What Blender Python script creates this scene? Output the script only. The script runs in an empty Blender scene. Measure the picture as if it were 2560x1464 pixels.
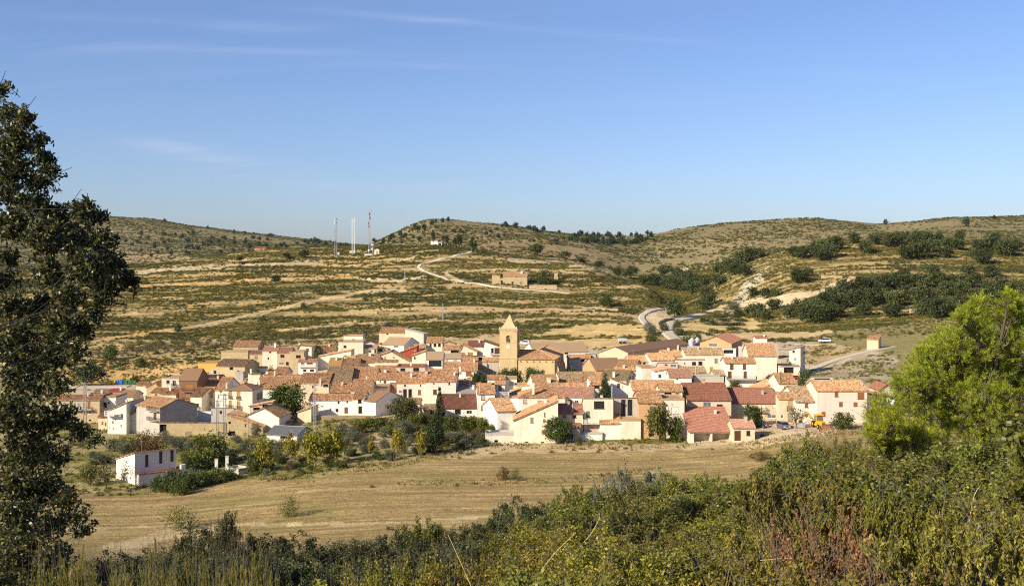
import bpy, math, random
import numpy as np
from mathutils import Vector, Matrix

# ------------------------------------------------------------------ camera, sky, sun, exposure
F = 2745.0            # focal length in photograph pixels (2560 wide)
CX, HY = 1280.0, 660.0  # vertical through the lens, horizon row
S = 1.2
ZC = 33.6 * S         # camera height above the village square
SUN_AZ = math.radians(-128)   # bearing of the sun, from +Y towards +X
SUN_EL = math.radians(27)

scene = bpy.context.scene
C = scene.collection
cam_d = bpy.data.cameras.new('camera')
cam = bpy.data.objects.new('camera', cam_d)
C.objects.link(cam)
cam.location = (0, 0, ZC)
cam.rotation_euler = (math.pi / 2, 0, 0)
cam_d.sensor_width = 36.0
cam_d.lens = 36.0 * F / 2560.0
cam_d.shift_y = -(732.0 - HY) / 2560.0
cam_d.clip_start = 0.1
cam_d.clip_end = 20000
scene.camera = cam

world = bpy.data.worlds.new('World')
scene.world = world
world.use_nodes = True
wn, wl = world.node_tree.nodes, world.node_tree.links
wn.clear()
w_out = wn.new('ShaderNodeOutputWorld')
w_bg = wn.new('ShaderNodeBackground')
w_sky = wn.new('ShaderNodeTexSky')
w_sky.sky_type = 'NISHITA'
w_sky.sun_disc = False
w_sky.sun_elevation = SUN_EL
w_sky.sun_rotation = SUN_AZ
w_sky.altitude = 1500
w_sky.air_density = 1.1
w_sky.dust_density = 3.0
w_sky.ozone_density = 3.0
w_bg.inputs['Strength'].default_value = 0.098
# thin cirrus: streaked noise over the whole sky, drawn in the direction of the wind
w_tc = wn.new('ShaderNodeTexCoord')
w_sep = wn.new('ShaderNodeSeparateXYZ')
wl.new(w_tc.outputs['Generated'], w_sep.inputs[0])
def wmath(op, a, b=None):
    n = wn.new('ShaderNodeMath'); n.operation = op
    for k, v in enumerate((a, b)):
        if v is None: continue
        if isinstance(v, (int, float)): n.inputs[k].default_value = v
        else: wl.new(v, n.inputs[k])
    return n.outputs[0]
zz = wmath('ADD', wmath('MAXIMUM', w_sep.outputs[2], 0.0), 0.09)
u = wmath('DIVIDE', w_sep.outputs[0], zz)
v = wmath('DIVIDE', w_sep.outputs[1], zz)
w_cmb = wn.new('ShaderNodeCombineXYZ')
wl.new(wmath('ADD', wmath('MULTIPLY', u, 0.16), wmath('MULTIPLY', v, 0.05)), w_cmb.inputs[0])
wl.new(wmath('ADD', wmath('MULTIPLY', v, 1.05), wmath('MULTIPLY', u, 0.22)), w_cmb.inputs[1])
w_no = wn.new('ShaderNodeTexNoise')
w_no.inputs['Scale'].default_value = 2.6
w_no.inputs['Detail'].default_value = 7
w_no.inputs['Roughness'].default_value = 0.55
w_no.inputs['Distortion'].default_value = 0.5
wl.new(w_cmb.outputs[0], w_no.inputs['Vector'])
w_no2 = wn.new('ShaderNodeTexNoise')
w_no2.inputs['Scale'].default_value = 0.42
w_no2.inputs['Detail'].default_value = 3
wl.new(w_cmb.outputs[0], w_no2.inputs['Vector'])
def wrange(a, lo, hi, o0=0.0, o1=1.0):
    n = wn.new('ShaderNodeMapRange'); wl.new(a, n.inputs[0])
    for k_, v_ in enumerate((lo, hi, o0, o1)): n.inputs[k_+1].default_value = v_
    return n.outputs[0]
veil = wmath('MULTIPLY', wrange(w_no.outputs[0], 0.5, 0.85, 0.0, 0.12), wrange(w_no2.outputs[0], 0.46, 0.62))
veil = wmath('MULTIPLY', veil, wrange(w_sep.outputs[2], 0.03, 0.16))
# single cirrus streaks, each by its bearing and height above the horizon
tu = wmath('DIVIDE', w_sep.outputs[0], wmath('MAXIMUM', w_sep.outputs[1], 0.05)); tv = wmath('DIVIDE', w_sep.outputs[2], wmath('MAXIMUM', w_sep.outputs[1], 0.05))
for cu_, cv_, a_, b_, sl_, st_ in ((100, 112, 330, 22, 0.02, 0.42), (640, 70, 220, 16, 0.06, 0.24), (620, 126, 300, 9, 0.03, 0.26), (1330, 72, 380, 9, 0.085, 0.5), (1110, 168, 190, 9, 0.03, 0.22), (450, 372, 130, 16, 0.12, 0.5), (560, 402, 150, 14, 0.1, 0.45), (830, 468, 130, 10, 0.04, 0.32), (600, 432, 110, 12, 0.03, 0.25), (1080, 470, 90, 12, 0.0, 0.16), (200, 45, 200, 12, 0.05, 0.15), (2120, 188, 160, 9, 0.06, 0.14)):
    st_ *= 0.62
    x_ = wmath('DIVIDE', wmath('SUBTRACT', tu, (cu_ - CX) / F), a_ / F)
    yy_ = wmath('DIVIDE', wmath('ADD', wmath('SUBTRACT', tv, (HY - cv_) / F), wmath('MULTIPLY', wmath('SUBTRACT', tu, (cu_ - CX) / F), sl_)), b_ / F)
    g_ = wmath('POWER', 2.718, wmath('MULTIPLY', wmath('ADD', wmath('MULTIPLY', x_, x_), wmath('MULTIPLY', yy_, yy_)), -1.0))
    veil = wmath('ADD', veil, wmath('MULTIPLY', wmath('MULTIPLY', g_, st_), wrange(w_no.outputs[0], 0.36, 0.62)))
w_mix = wn.new('ShaderNodeMixRGB')
w_mix.inputs[2].default_value = (4.6, 4.9, 6.3, 1)
wl.new(wmath('MINIMUM', veil, 0.6), w_mix.inputs[0])
w_tint = wn.new('ShaderNodeMixRGB'); w_tint.blend_type = 'MULTIPLY'; w_tint.inputs[0].default_value = 1.0
w_tint.inputs[2].default_value = (0.80, 0.825, 1.0, 1)     # white balance of the sky
wl.new(w_sky.outputs[0], w_tint.inputs[1])
wl.new(w_tint.outputs[0], w_mix.inputs[1])
wl.new(w_mix.outputs[0], w_bg.inputs['Color'])
wl.new(w_bg.outputs[0], w_out.inputs[0])

sun_d = bpy.data.lights.new('sun', 'SUN')
sun_d.energy = 5.0
sun_d.angle = math.radians(0.55)
sun_d.color = (1.0, 0.895, 0.675)
sun = bpy.data.objects.new('sun', sun_d)
C.objects.link(sun)
SDIR = Vector((math.sin(SUN_AZ) * math.cos(SUN_EL), math.cos(SUN_AZ) * math.cos(SUN_EL), math.sin(SUN_EL)))
sun.rotation_euler = SDIR.to_track_quat('Z', 'Y').to_euler()
sun.location = (-60, -60, 120)

vs = scene.view_settings
vs.view_transform = 'Standard'
vs.look = 'None'
vs.gamma = 1.0
vs.exposure = 0.64
vs.use_curve_mapping = False
scene.cycles.use_denoising = False
scene.cycles.filter_width = 1.1
scene.cycles.max_bounces = 5
scene.cycles.diffuse_bounces = 3
scene.cycles.transparent_max_bounces = 4
scene.cycles.transmission_bounces = 2
scene.cycles.glossy_bounces = 2

rnd = random.Random(7)
nrs = np.random.RandomState(11)

# ------------------------------------------------------------------ noise and terrain
def _h(ix, iy, s):
    n = (ix.astype(np.int64) * 374761393 + iy.astype(np.int64) * 668265263 + s * 1274126177) & 0xFFFFFFFF
    n = ((n ^ (n >> 13)) * 1274126177) & 0xFFFFFFFF
    return ((n ^ (n >> 16)) & 0xFFFF) / 65535.0
def vnoise(x, y, s=0):
    x = np.asarray(x, float); y = np.asarray(y, float)
    ix = np.floor(x); iy = np.floor(y)
    fx = x - ix; fy = y - iy
    fx = fx * fx * (3 - 2 * fx); fy = fy * fy * (3 - 2 * fy)
    a = _h(ix, iy, s); b = _h(ix + 1, iy, s); c = _h(ix, iy + 1, s); d = _h(ix + 1, iy + 1, s)
    return (a * (1 - fx) + b * fx) * (1 - fy) + (c * (1 - fx) + d * fx) * fy
def fbm(x, y, oct=4, s=0):
    t = 0; a = 0.5; n = 0
    for k in range(oct):
        t = t + a * vnoise(x * 2 ** k + 17.3 * k, y * 2 ** k + 5.1 * k, s + k); n += a; a *= 0.5
    return t / n
def sstep(a, b, x):
    t = np.clip((np.asarray(x, float) - a) / (b - a), 0, 1)
    return t * t * (3 - 2 * t)

COLS = {
 -700: [(140,1370),(170,1255),(190,1205),(245,1083),(300,1006),(350,960),(385,915),(420,878),(480,825),(560,760),(640,715),(720,690),(900,700),(1200,665),(1600,585),(1900,540),(2600,600),(6000,640)],
 150: [(140,1362),(170,1252),(190,1203),(245,1081),(300,1004),(350,958),(366,950),(374,932),(390,905),(420,868),(480,815),(560,745),(640,700),(720,672),(900,690),(1200,660),(1600,590),(1900,536),(2600,600),(6000,640)],
 350: [(140,1360),(170,1250),(190,1203),(245,1081),(300,1004),(350,957),(366,949),(374,930),(390,902),(420,866),(480,812),(560,745),(640,698),(720,664),(900,685),(1200,655),(1600,600),(1900,546),(2600,600),(6000,640)],
 500: [(140,1350),(170,1240),(190,1190),(245,1072),(300,990),(335,945),(360,918),(390,890),(420,868),(480,812),(560,740),(640,690),(720,646),(900,660),(1200,645),(1600,605),(1900,568),(2600,610),(6000,640)],
 700: [(140,1335),(170,1222),(205,1130),(245,1050),(300,965),(340,920),(380,885),(420,855),(480,805),(560,735),(640,680),(740,621),(900,640),(1200,640),(1600,615),(1900,590),(2600,625),(6000,645)],
 850: [(140,1325),(170,1210),(205,1118),(245,1040),(300,958),(340,910),(390,865),(430,840),(480,800),(560,730),(640,675),(745,616),(900,640),(1300,640),(1600,622),(1900,608),(2600,630),(6000,645)],
 960: [(140,1320),(170,1205),(205,1112),(250,1026),(300,952),(350,898),(390,862),(430,835),(480,797),(540,740),(600,692),(660,650),(725,614),(850,625),(1000,630),(1300,597),(1600,612),(2600,630),(6000,645)],
 1090: [(140,1319),(170,1202),(205,1110),(250,1022),(300,950),(350,893),(390,860),(430,832),(480,795),(540,735),(600,690),(650,650),(700,612),(800,625),(1000,618),(1300,550),(1600,575),(2600,625),(6000,645)],
 1250: [(140,1319),(170,1202),(205,1110),(250,1018),(290,959),(340,900),(390,858),(410,848),(450,815),(490,785),(540,735),(600,690),(650,655),(690,633),(760,640),(850,620),(1000,597),(1300,563),(1600,585),(2600,625),(6000,645)],
 1450: [(140,1319),(170,1202),(205,1108),(250,1012),(290,955),(340,898),(390,858),(450,815),(500,775),(560,725),(610,682),(645,662),(700,672),(800,655),(900,630),(1000,612),(1300,587),(1600,605),(2600,625),(6000,645)],
 1600: [(140,1315),(170,1200),(205,1105),(250,1008),(290,950),(340,895),(390,855),(450,815),(500,780),(540,745),(575,712),(620,725),(700,710),(800,680),(900,655),(1000,630),(1250,588),(1600,610),(2600,625),(6000,645)],
 1700: [(140,1310),(170,1195),(205,1103),(250,1004),(290,946),(340,890),(390,852),(430,825),(480,800),(520,783),(560,775),(620,755),(700,720),(800,682),(900,650),(1000,622),(1250,575),(1600,600),(2600,625),(6000,645)],
 1850: [(140,1300),(170,1185),(205,1092),(250,1000),(290,942),(340,885),(390,850),(430,830),(470,810),(500,795),(540,765),(580,715),(620,672),(650,655),(720,665),(800,650),(1000,605),(1250,556),(1600,590),(2600,625),(6000,645)],
 2000: [(140,1270),(170,1155),(205,1070),(250,985),(290,935),(340,880),(390,850),(430,828),(460,805),(490,780),(530,730),(570,680),(610,638),(640,620),(720,640),(900,620),(1100,575),(1250,546),(1600,580),(2600,625),(6000,645)],
 2200: [(140,1250),(170,1140),(205,1062),(250,970),(300,905),(340,865),(390,838),(440,810),(470,785),(510,745),(560,680),(600,632),(640,603),(720,630),(900,612),(1100,582),(1300,563),(1600,590),(2600,625),(6000,645)],
 2400: [(140,1230),(170,1130),(205,1050),(300,890),(390,820),(440,795),(480,765),(530,720),(580,660),(630,612),(650,604),(740,628),(900,602),(1100,568),(1300,546),(1600,570),(2600,620),(6000,645)],
 2620: [(140,1220),(170,1120),(205,1045),(300,885),(390,812),(440,790),(480,762),(530,718),(580,665),(630,622),(650,615),(740,630),(900,602),(1100,565),(1300,541),(1600,570),(2600,620),(6000,645)],
 3400: [(140,1200),(170,1110),(205,1035),(300,875),(390,800),(440,780),(480,750),(530,710),(580,660),(630,620),(650,610),(740,625),(900,595),(1100,560),(1300,535),(1600,565),(2600,620),(6000,645)],
}
CPX = np.array(sorted(COLS), float)
DG = np.concatenate([np.arange(140, 420, 4.0), np.arange(420, 800, 6.0), np.arange(800, 2000, 20.0), np.arange(2000, 6001, 200.0)])
def _pchip(xs, ys, x):
    xs = np.array(xs, float); ys = np.array(ys, float)
    h = np.diff(xs); dl = np.diff(ys) / h
    m = np.zeros(len(xs)); m[0] = dl[0]; m[-1] = dl[-1]
    for i in range(1, len(xs) - 1):
        if dl[i-1] * dl[i] > 0:
            w1 = 2*h[i]+h[i-1]; w2 = h[i]+2*h[i-1]
            m[i] = (w1+w2) / (w1/dl[i-1] + w2/dl[i])
    i = np.clip(np.searchsorted(xs, x) - 1, 0, len(xs) - 2)
    t = (x - xs[i]) / h[i]
    return ((1+2*t)*(1-t)**2*ys[i] + t*(1-t)**2*h[i]*m[i] + t*t*(3-2*t)*ys[i+1] + t*t*(t-1)*h[i]*m[i+1])
ZT = np.zeros((len(CPX), len(DG)))
for ci, px in enumerate(CPX):
    pts = COLS[int(px)]
    ZT[ci] = _pchip([p[0] for p in pts], [ZC - (p[1] - HY) * p[0] * S / F for p in pts], DG)
PXF = np.arange(-700, 3401, 20.0)
ZF = np.array([_pchip(CPX, ZT[:, j], PXF) for j in range(len(DG))]).T    # (px, d)
GRZ_P = [-700, 0, 300, 600, 900, 1100, 1300, 1500, 1700, 1900, 2050, 2200, 2560, 3400]
GRZ_Y = [1420, 1420, 1425, 1415, 1425, 1410, 1365, 1310, 1285, 1245, 1205, 1175, 1135, 1080]
def ground_pd(px, d):
    """height of the ground seen in photograph column px at distance d (base shape)"""
    px = np.asarray(px, float); d = np.asarray(d, float)
    pc = np.clip(px, -700, 3399.9)
    fi = (pc + 700) / 20.0; i = np.clip(fi.astype(int), 0, len(PXF) - 2); ft = fi - i
    dd = np.clip(d / S, 140, 5999)
    j = np.clip(np.searchsorted(DG, dd, side='right') - 1, 0, len(DG) - 2)
    dt = (dd - DG[j]) / (DG[j+1] - DG[j])
    z = (ZF[i, j]*(1-dt) + ZF[i, j+1]*dt)*(1-ft) + (ZF[i+1, j]*(1-dt) + ZF[i+1, j+1]*dt)*ft
    s = (np.interp(pc, GRZ_P, GRZ_Y) - HY) / F
    hill = ZC - s * d - 1.75 * np.exp(-np.maximum(d, 0) / 14.0)
    k = 3.0
    near = np.where(d < 230 * S, k * np.logaddexp(hill / k, z / k), z)
    w = sstep(190, 228, d / S)
    return near * (1 - w) + z * w
TERR_STEP = 3.4
def ground_xy(x, y):
    x = np.asarray(x, float); y = np.asarray(y, float)
    r = np.hypot(x, y); th = np.arctan2(x, y)
    thc = np.clip(th, -0.66, 0.66)
    px = CX + F * np.tan(thc)
    d = np.where(np.abs(th) < 0.66, y, r * np.cos(0.66))
    d = np.maximum(d, 0)
    z = ground_pd(px, d)
    # ground behind and beside the camera: the same hillside going on up
    wb = sstep(0.8, 1.9, np.abs(th))
    zb = ZC - 1.75 + np.clip(-y, -60, 200) * 0.17
    z = z * (1 - wb) + zb * wb
    # terraces on the slopes, then bumps
    dn = d / S
    sl = sstep(385, 440, dn) * (1 - sstep(1150, 1300, dn))
    sl = sl * (1 - 0.75 * sstep(1560, 1640, px) * (1 - sstep(700, 760, dn)))
    wob = (fbm(x / 55.0, y / 55.0, 4, 3) - 0.5) * 8.0
    q = (z + wob) / TERR_STEP
    fq = q - np.floor(q)
    zt = TERR_STEP * (np.floor(q) + sstep(0.60, 0.92, fq) * 0.9 + fq * 0.1) - wob
    z = z + (zt - z) * sl * 0.55
    bump = sstep(360, 420, dn) * 1.0 + 0.12
    z = z + (fbm(x / 14.0, y / 14.0, 4, 9) - 0.5) * 1.1 * bump
    far = sstep(750, 950, dn)
    z = z + (fbm(x / 120.0, y / 120.0, 4, 21) - 0.5) * 9.0 * far
    hs = (1 - sstep(60, 130, dn))
    z = z + (fbm(x / 5.0, y / 5.0, 3, 5) - 0.5) * 0.5 * hs * sstep(2, 8, r)
    return z
def gz(x, y): return float(ground_xy(np.array([x]), np.array([y]))[0])
_MD = np.concatenate([np.arange(100, 420, 0.5), np.arange(420, 900, 1.0), np.arange(900, 2200, 4.0)]) * S
def hit(px, py, dmin=100.0):
    """where the sight line through a photograph pixel meets the ground"""
    k = (px - CX) / F; m = (py - HY) / F
    D = _MD[_MD >= dmin * S]
    g = ground_xy(k * D, D) - (ZC - m * D)
    s = np.nonzero(g > 0)[0]
    if len(s) == 0: return None
    i = s[0]
    if i == 0: d = D[0]
    else: d = D[i-1] + (D[i] - D[i-1]) * (-g[i-1]) / (g[i] - g[i-1])
    return (k * d, d, gz(k * d, d))
def pxpy(x, y, z): return CX + F * x / y, HY - F * (z - ZC) / y

# ------------------------------------------------------------------ object helpers
def link(o, parent=None):
    C.objects.link(o)
    if parent is not None: o.parent = parent
    return o
def tag(o, label=None, cat=None, group=None, kind=None):
    if label: o['label'] = label
    if cat: o['category'] = cat
    if group: o['group'] = group
    if kind: o['kind'] = kind
    return o
def empty(name, loc, rz=0, label=None, cat=None, group=None):
    o = bpy.data.objects.new(name, None)
    o.empty_display_size = 0.3
    C.objects.link(o)
    o.location = loc; o.rotation_euler = (0, 0, rz)
    return tag(o, label, cat, group)
class MB:
    """collects faces for one mesh object"""
    def __init__(s): s.v = []; s.f = []; s.uv = []; s.mi = []; s.sm = []
    def face(s, pts, uv=None, mi=0, sm=False):
        n = len(s.v); s.v += [tuple(p) for p in pts]; s.f.append(tuple(range(n, n + len(pts))))
        s.uv += (uv if uv else [(0, 0)] * len(pts)); s.mi.append(mi); s.sm.append(sm)
    def box(s, a, b, mi=0, M=None):
        x0, y0, z0 = a; x1, y1, z1 = b
        P = [Vector(p) for p in ((x0,y0,z0),(x1,y0,z0),(x1,y1,z0),(x0,y1,z0),(x0,y0,z1),(x1,y0,z1),(x1,y1,z1),(x0,y1,z1))]
        if M is not None: P = [M @ p for p in P]
        dx, dy, dz = x1-x0, y1-y0, z1-z0
        for q, (ua, va) in (((0,1,5,4),(dx,dz)),((1,2,6,5),(dy,dz)),((2,3,7,6),(dx,dz)),((3,0,4,7),(dy,dz)),((4,5,6,7),(dx,dy)),((3,2,1,0),(dx,dy))):
            s.face([P[i] for i in q], [(0,0),(ua,0),(ua,va),(0,va)], mi)
    def tube(s, p0, p1, r0, r1=None, n=6, mi=0, cap=True, sm=True):
        p0 = Vector(p0); p1 = Vector(p1); r1 = r0 if r1 is None else r1
        ax = p1 - p0; L = ax.length
        if L < 1e-6: return
        ax /= L
        t = Vector((0,0,1)) if abs(ax.z) < 0.9 else Vector((1,0,0))
        a = ax.cross(t).normalized(); b = ax.cross(a)
        R0 = [p0 + (a*math.cos(2*math.pi*k/n) + b*math.sin(2*math.pi*k/n))*r0 for k in range(n)]
        R1 = [p1 + (a*math.cos(2*math.pi*k/n) + b*math.sin(2*math.pi*k/n))*r1 for k in range(n)]
        for k in range(n):
            j = (k+1) % n
            s.face([R0[j], R0[k], R1[k], R1[j]], [((k+1)/n,0),(k/n,0),(k/n,L),((k+1)/n,L)], mi, sm)
        if cap:
            if r0 > 1e-4: s.face(R0, None, mi)
            if r1 > 1e-4: s.face(R1[::-1], None, mi)
    def lathe(s, c, prof, n=16, mi=0, sm=True):
        cx, cy = c
        for (ra, za), (rb, zb) in zip(prof, prof[1:]):
            for k in range(n):
                a0 = 2*math.pi*k/n; a1 = 2*math.pi*(k+1)/n
                P = [(cx+ra*math.cos(a0), cy+ra*math.sin(a0), za), (cx+ra*math.cos(a1), cy+ra*math.sin(a1), za),
                     (cx+rb*math.cos(a1), cy+rb*math.sin(a1), zb), (cx+rb*math.cos(a0), cy+rb*math.sin(a0), zb)]
                if ra < 1e-5: P = P[1:]
                elif rb < 1e-5: P = P[:3]
                s.face(P, None, mi, sm)
    def mesh(s, name, mats):
        me = bpy.data.meshes.new(name)
        me.from_pydata(s.v, [], s.f)
        uvl = me.uv_layers.new(name='UVMap')
        uvl.data.foreach_set('uv', np.array(s.uv, np.float32).ravel())
        for m in (mats if isinstance(mats, (list, tuple)) else [mats]): me.materials.append(M[m] if isinstance(m, str) else m)
        me.polygons.foreach_set('material_index', s.mi)
        me.polygons.foreach_set('use_smooth', s.sm)
        me.update()
        return me
    def build(s, name, mats, parent=None):
        o = bpy.data.objects.new(name, s.mesh(name, mats))
        return link(o, parent)
def np_mesh(name, V, FQ, mats, attr=None, smooth=False, mat_idx=None):
    """fast mesh from arrays: FQ is (n,3) or (n,4)"""
    me = bpy.data.meshes.new(name)
    n, k = FQ.shape
    me.vertices.add(len(V)); me.vertices.foreach_set('co', np.asarray(V, np.float32).ravel())
    me.loops.add(n * k); me.loops.foreach_set('vertex_index', FQ.astype(np.int32).ravel())
    me.polygons.add(n); me.polygons.foreach_set('loop_start', np.arange(0, n*k, k, dtype=np.int32))
    me.polygons.foreach_set('loop_total', np.full(n, k, np.int32))
    if smooth: me.polygons.foreach_set('use_smooth', np.ones(n, bool))
    if mat_idx is not None: me.polygons.foreach_set('material_index', mat_idx.astype(np.int32))
    for an, arr in (attr or {}).items():
        if arr.ndim == 1:
            a = me.attributes.new(an, 'FLOAT', 'POINT'); a.data.foreach_set('value', arr.astype(np.float32))
        else:
            a = me.color_attributes.new(an, 'FLOAT_COLOR', 'POINT')
            c4 = np.ones((len(arr), 4), np.float32); c4[:, :3] = arr; a.data.foreach_set('color', c4.ravel())
    for m in (mats if isinstance(mats, (list, tuple)) else [mats]): me.materials.append(M[m] if isinstance(m, str) else m)
    me.update(calc_edges=True); me.validate()
    return me

# ------------------------------------------------------------------ materials
M = {}
class NT:
    def __init__(s, name):
        m = bpy.data.materials.new(name); m.use_nodes = True; M[name] = m; s.m = m
        s.n = m.node_tree.nodes; s.l = m.node_tree.links
        s.n.clear()
        s.out = s.n.new('ShaderNodeOutputMaterial')
    def node(s, t, **kw):
        n = s.n.new(t)
        for k, v in kw.items():
            if k.startswith('i_'):
                key = k[2:]; key = int(key) if key.isdigit() else key.replace('_', ' ')
                if isinstance(v, bpy.types.NodeSocket): s.l.new(v, n.inputs[key])
                else: n.inputs[key].default_value = v
            else: setattr(n, k, v)
        return n
    def math(s, op, a, b=0.0, c=None):
        n = s.n.new('ShaderNodeMath'); n.operation = op
        for k, v in enumerate((a, b, c)):
            if v is None: continue
            if isinstance(v, (int, float)): n.inputs[k].default_value = v
            else: s.l.new(v, n.inputs[k])
        return n.outputs[0]
    def noise(s, scale, detail=3, vec=None, rough=0.55, out=0):
        n = s.node('ShaderNodeTexNoise'); n.inputs['Scale'].default_value = scale; n.inputs['Detail'].default_value = detail
        n.inputs['Roughness'].default_value = rough
        if vec is not None: s.l.new(vec, n.inputs['Vector'])
        return n.outputs[out]
    def ramp(s, fac, stops, interp='LINEAR'):
        r = s.n.new('ShaderNodeValToRGB'); r.color_ramp.interpolation = interp
        e = r.color_ramp.elements
        while len(e) > 1: e.remove(e[-1])
        e[0].position = stops[0][0]; e[0].color = (*stops[0][1], 1)
        for p, c in stops[1:]:
            x = e.new(p); x.color = (*c, 1)
        s.l.new(fac, r.inputs[0])
        return r.outputs[0]
    def mix(s, fac, a, b, blend='MIX'):
        n = s.n.new('ShaderNodeMixRGB'); n.blend_type = blend
        for k, v in enumerate((fac, a, b)):
            if isinstance(v, (int, float)): n.inputs[k].default_value = v
            elif isinstance(v, tuple): n.inputs[k].default_value = (*v, 1)
            else: s.l.new(v, n.inputs[k])
        return n.outputs[0]
    def bump(s, h, strength=0.3, dist=0.05):
        return s.node('ShaderNodeBump', i_Strength=strength, i_Distance=dist, i_Height=h).outputs[0]
    def principled(s, color, rough=0.8, normal=None, metal=0.0, spec=0.3, **kw):
        p = s.n.new('ShaderNodeBsdfPrincipled')
        if isinstance(color, tuple): p.inputs['Base Color'].default_value = (*color, 1)
        else: s.l.new(color, p.inputs['Base Color'])
        if isinstance(rough, (int, float)): p.inputs['Roughness'].default_value = rough
        else: s.l.new(rough, p.inputs['Roughness'])
        p.inputs['Metallic'].default_value = metal
        p.inputs['Specular IOR Level'].default_value = spec
        if normal is not None: s.l.new(normal, p.inputs['Normal'])
        s.l.new(p.outputs[0], s.out.inputs[0])
        return p
    def obj(s): return s.node('ShaderNodeTexCoord').outputs['Object']
    def uv(s): return s.node('ShaderNodeTexCoord').outputs['UV']

def plaster(name, col, stain=0.25, dirt=(0.35, 0.28, 0.2)):
    t = NT(name); o = t.obj()
    oi = t.node('ShaderNodeObjectInfo')
    big = t.noise(0.35, 5, o, 0.6); fine = t.noise(3.0, 4, o, 0.7)
    mp = t.node('ShaderNodeMapping'); mp.inputs['Scale'].default_value = (1.1, 1.1, 0.12); t.l.new(o, mp.inputs[0])
    runs = t.noise(1.0, 4, mp.outputs[0], 0.6)
    f = t.math('MULTIPLY', t.math('ADD', t.node('ShaderNodeMapRange', i_0=big, i_1=0.42, i_2=0.75).outputs[0],
               t.node('ShaderNodeMapRange', i_0=runs, i_1=0.52, i_2=0.8).outputs[0]), stain)
    c = t.mix(f, col, dirt)
    c = t.mix(t.math('MULTIPLY', t.math('SUBTRACT', fine, 0.5), 0.35), c, (col[0]*1.15, col[1]*1.12, col[2]*1.05))
    hv = t.node('ShaderNodeHueSaturation', i_Color=c); t.l.new(t.math('ADD', t.math('MULTIPLY', oi.outputs['Random'], 0.16), 0.9), hv.inputs['Value'])
    t.principled(hv.outputs[0], 0.92, t.bump(fine, 0.35, 0.03), spec=0.15)
plaster('white', (0.75, 0.715, 0.645), 0.3, (0.5, 0.42, 0.33))
plaster('cream', (0.70, 0.63, 0.505), 0.36, (0.42, 0.32, 0.22))
plaster('pink', (0.69, 0.61, 0.52), 0.28, (0.47, 0.36, 0.26))
plaster('sand', (0.65, 0.545, 0.385), 0.38, (0.4, 0.29, 0.18))
plaster('tan', (0.5, 0.385, 0.24), 0.34, (0.32, 0.23, 0.14))
plaster('ochre', (0.58, 0.38, 0.1), 0.15, (0.45, 0.27, 0.08))
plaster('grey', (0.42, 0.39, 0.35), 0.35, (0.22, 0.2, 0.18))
plaster('cement', (0.5, 0.44, 0.36), 0.4, (0.28, 0.24, 0.19))
plaster('brownwall', (0.20, 0.105, 0.065), 0.15, (0.14, 0.08, 0.05))
plaster('redwall', (0.38, 0.08, 0.04), 0.2, (0.25, 0.07, 0.04))
plaster('concrete', (0.45, 0.41, 0.36), 0.3, (0.25, 0.22, 0.19))

def stonework(name, cols, scale=2.2, mortar=(0.42, 0.33, 0.2)):
    t = NT(name); uv = t.uv(); o = t.obj()
    w = t.node('ShaderNodeMapping'); w.inputs['Scale'].default_value = (scale, scale*1.7, 1); t.l.new(uv, w.inputs[0])
    vo = t.node('ShaderNodeTexVoronoi'); t.l.new(w.outputs[0], vo.inputs['Vector'])
    ve = t.node('ShaderNodeTexVoronoi', feature='DISTANCE_TO_EDGE'); t.l.new(w.outputs[0], ve.inputs['Vector'])
    sp = t.node('ShaderNodeSeparateColor', i_0=vo.outputs['Color'])
    c = t.ramp(sp.outputs[0], [(0, cols[0]), (0.5, cols[1]), (1, cols[2])])
    e = t.node('ShaderNodeMapRange', i_0=ve.outputs['Distance'], i_1=0.02, i_2=0.1)
    c = t.mix(e.outputs[0], mortar, c)
    st = t.noise(0.4, 5, o, 0.65)
    c = t.mix(t.node('ShaderNodeMapRange', i_0=st, i_1=0.45, i_2=0.8, i_4=0.5).outputs[0], c, tuple(x*0.6 for x in cols[0]))
    t.principled(c, 0.95, t.bump(t.math('ADD', e.outputs[0], t.noise(4, 3, o)), 0.5, 0.06), spec=0.1)
stonework('stone', ((0.42, 0.31, 0.16), (0.55, 0.42, 0.235), (0.62, 0.5, 0.3)), 1.5)
stonework('church_stone', ((0.5, 0.36, 0.185), (0.58, 0.43, 0.225), (0.64, 0.495, 0.28)), 1.1, (0.56, 0.425, 0.24))
stonework('rubble', ((0.32, 0.22, 0.12), (0.42, 0.31, 0.18), (0.5, 0.39, 0.25)), 2.0, (0.3, 0.22, 0.13))

def brickmat(name, c1, c2, mort):
    t = NT(name); uv = t.uv(); o = t.obj()
    b = t.node('ShaderNodeTexBrick', i_Color1=(*c1, 1), i_Color2=(*c2, 1), i_Mortar=(*mort, 1), i_Scale=1.0)
    b.inputs['Brick Width'].default_value = 0.28; b.inputs['Row Height'].default_value = 0.11; b.inputs['Mortar Size'].default_value = 0.012
    t.l.new(uv, b.inputs['Vector'])
    st = t.noise(0.5, 5, o, 0.65)
    c = t.mix(t.node('ShaderNodeMapRange', i_0=st, i_1=0.4, i_2=0.8, i_4=0.45).outputs[0], b.outputs['Color'], mort)
    t.principled(c, 0.9, t.bump(b.outputs['Fac'], -0.3, 0.02), spec=0.1)
brickmat('brick', (0.48, 0.22, 0.09), (0.58, 0.29, 0.12), (0.5, 0.4, 0.28))
brickmat('palebrick', (0.55, 0.35, 0.22), (0.62, 0.42, 0.28), (0.58, 0.46, 0.34))
brickmat('darkbrick', (0.24, 0.10, 0.06), (0.3, 0.13, 0.07), (0.3, 0.2, 0.13))

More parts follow.
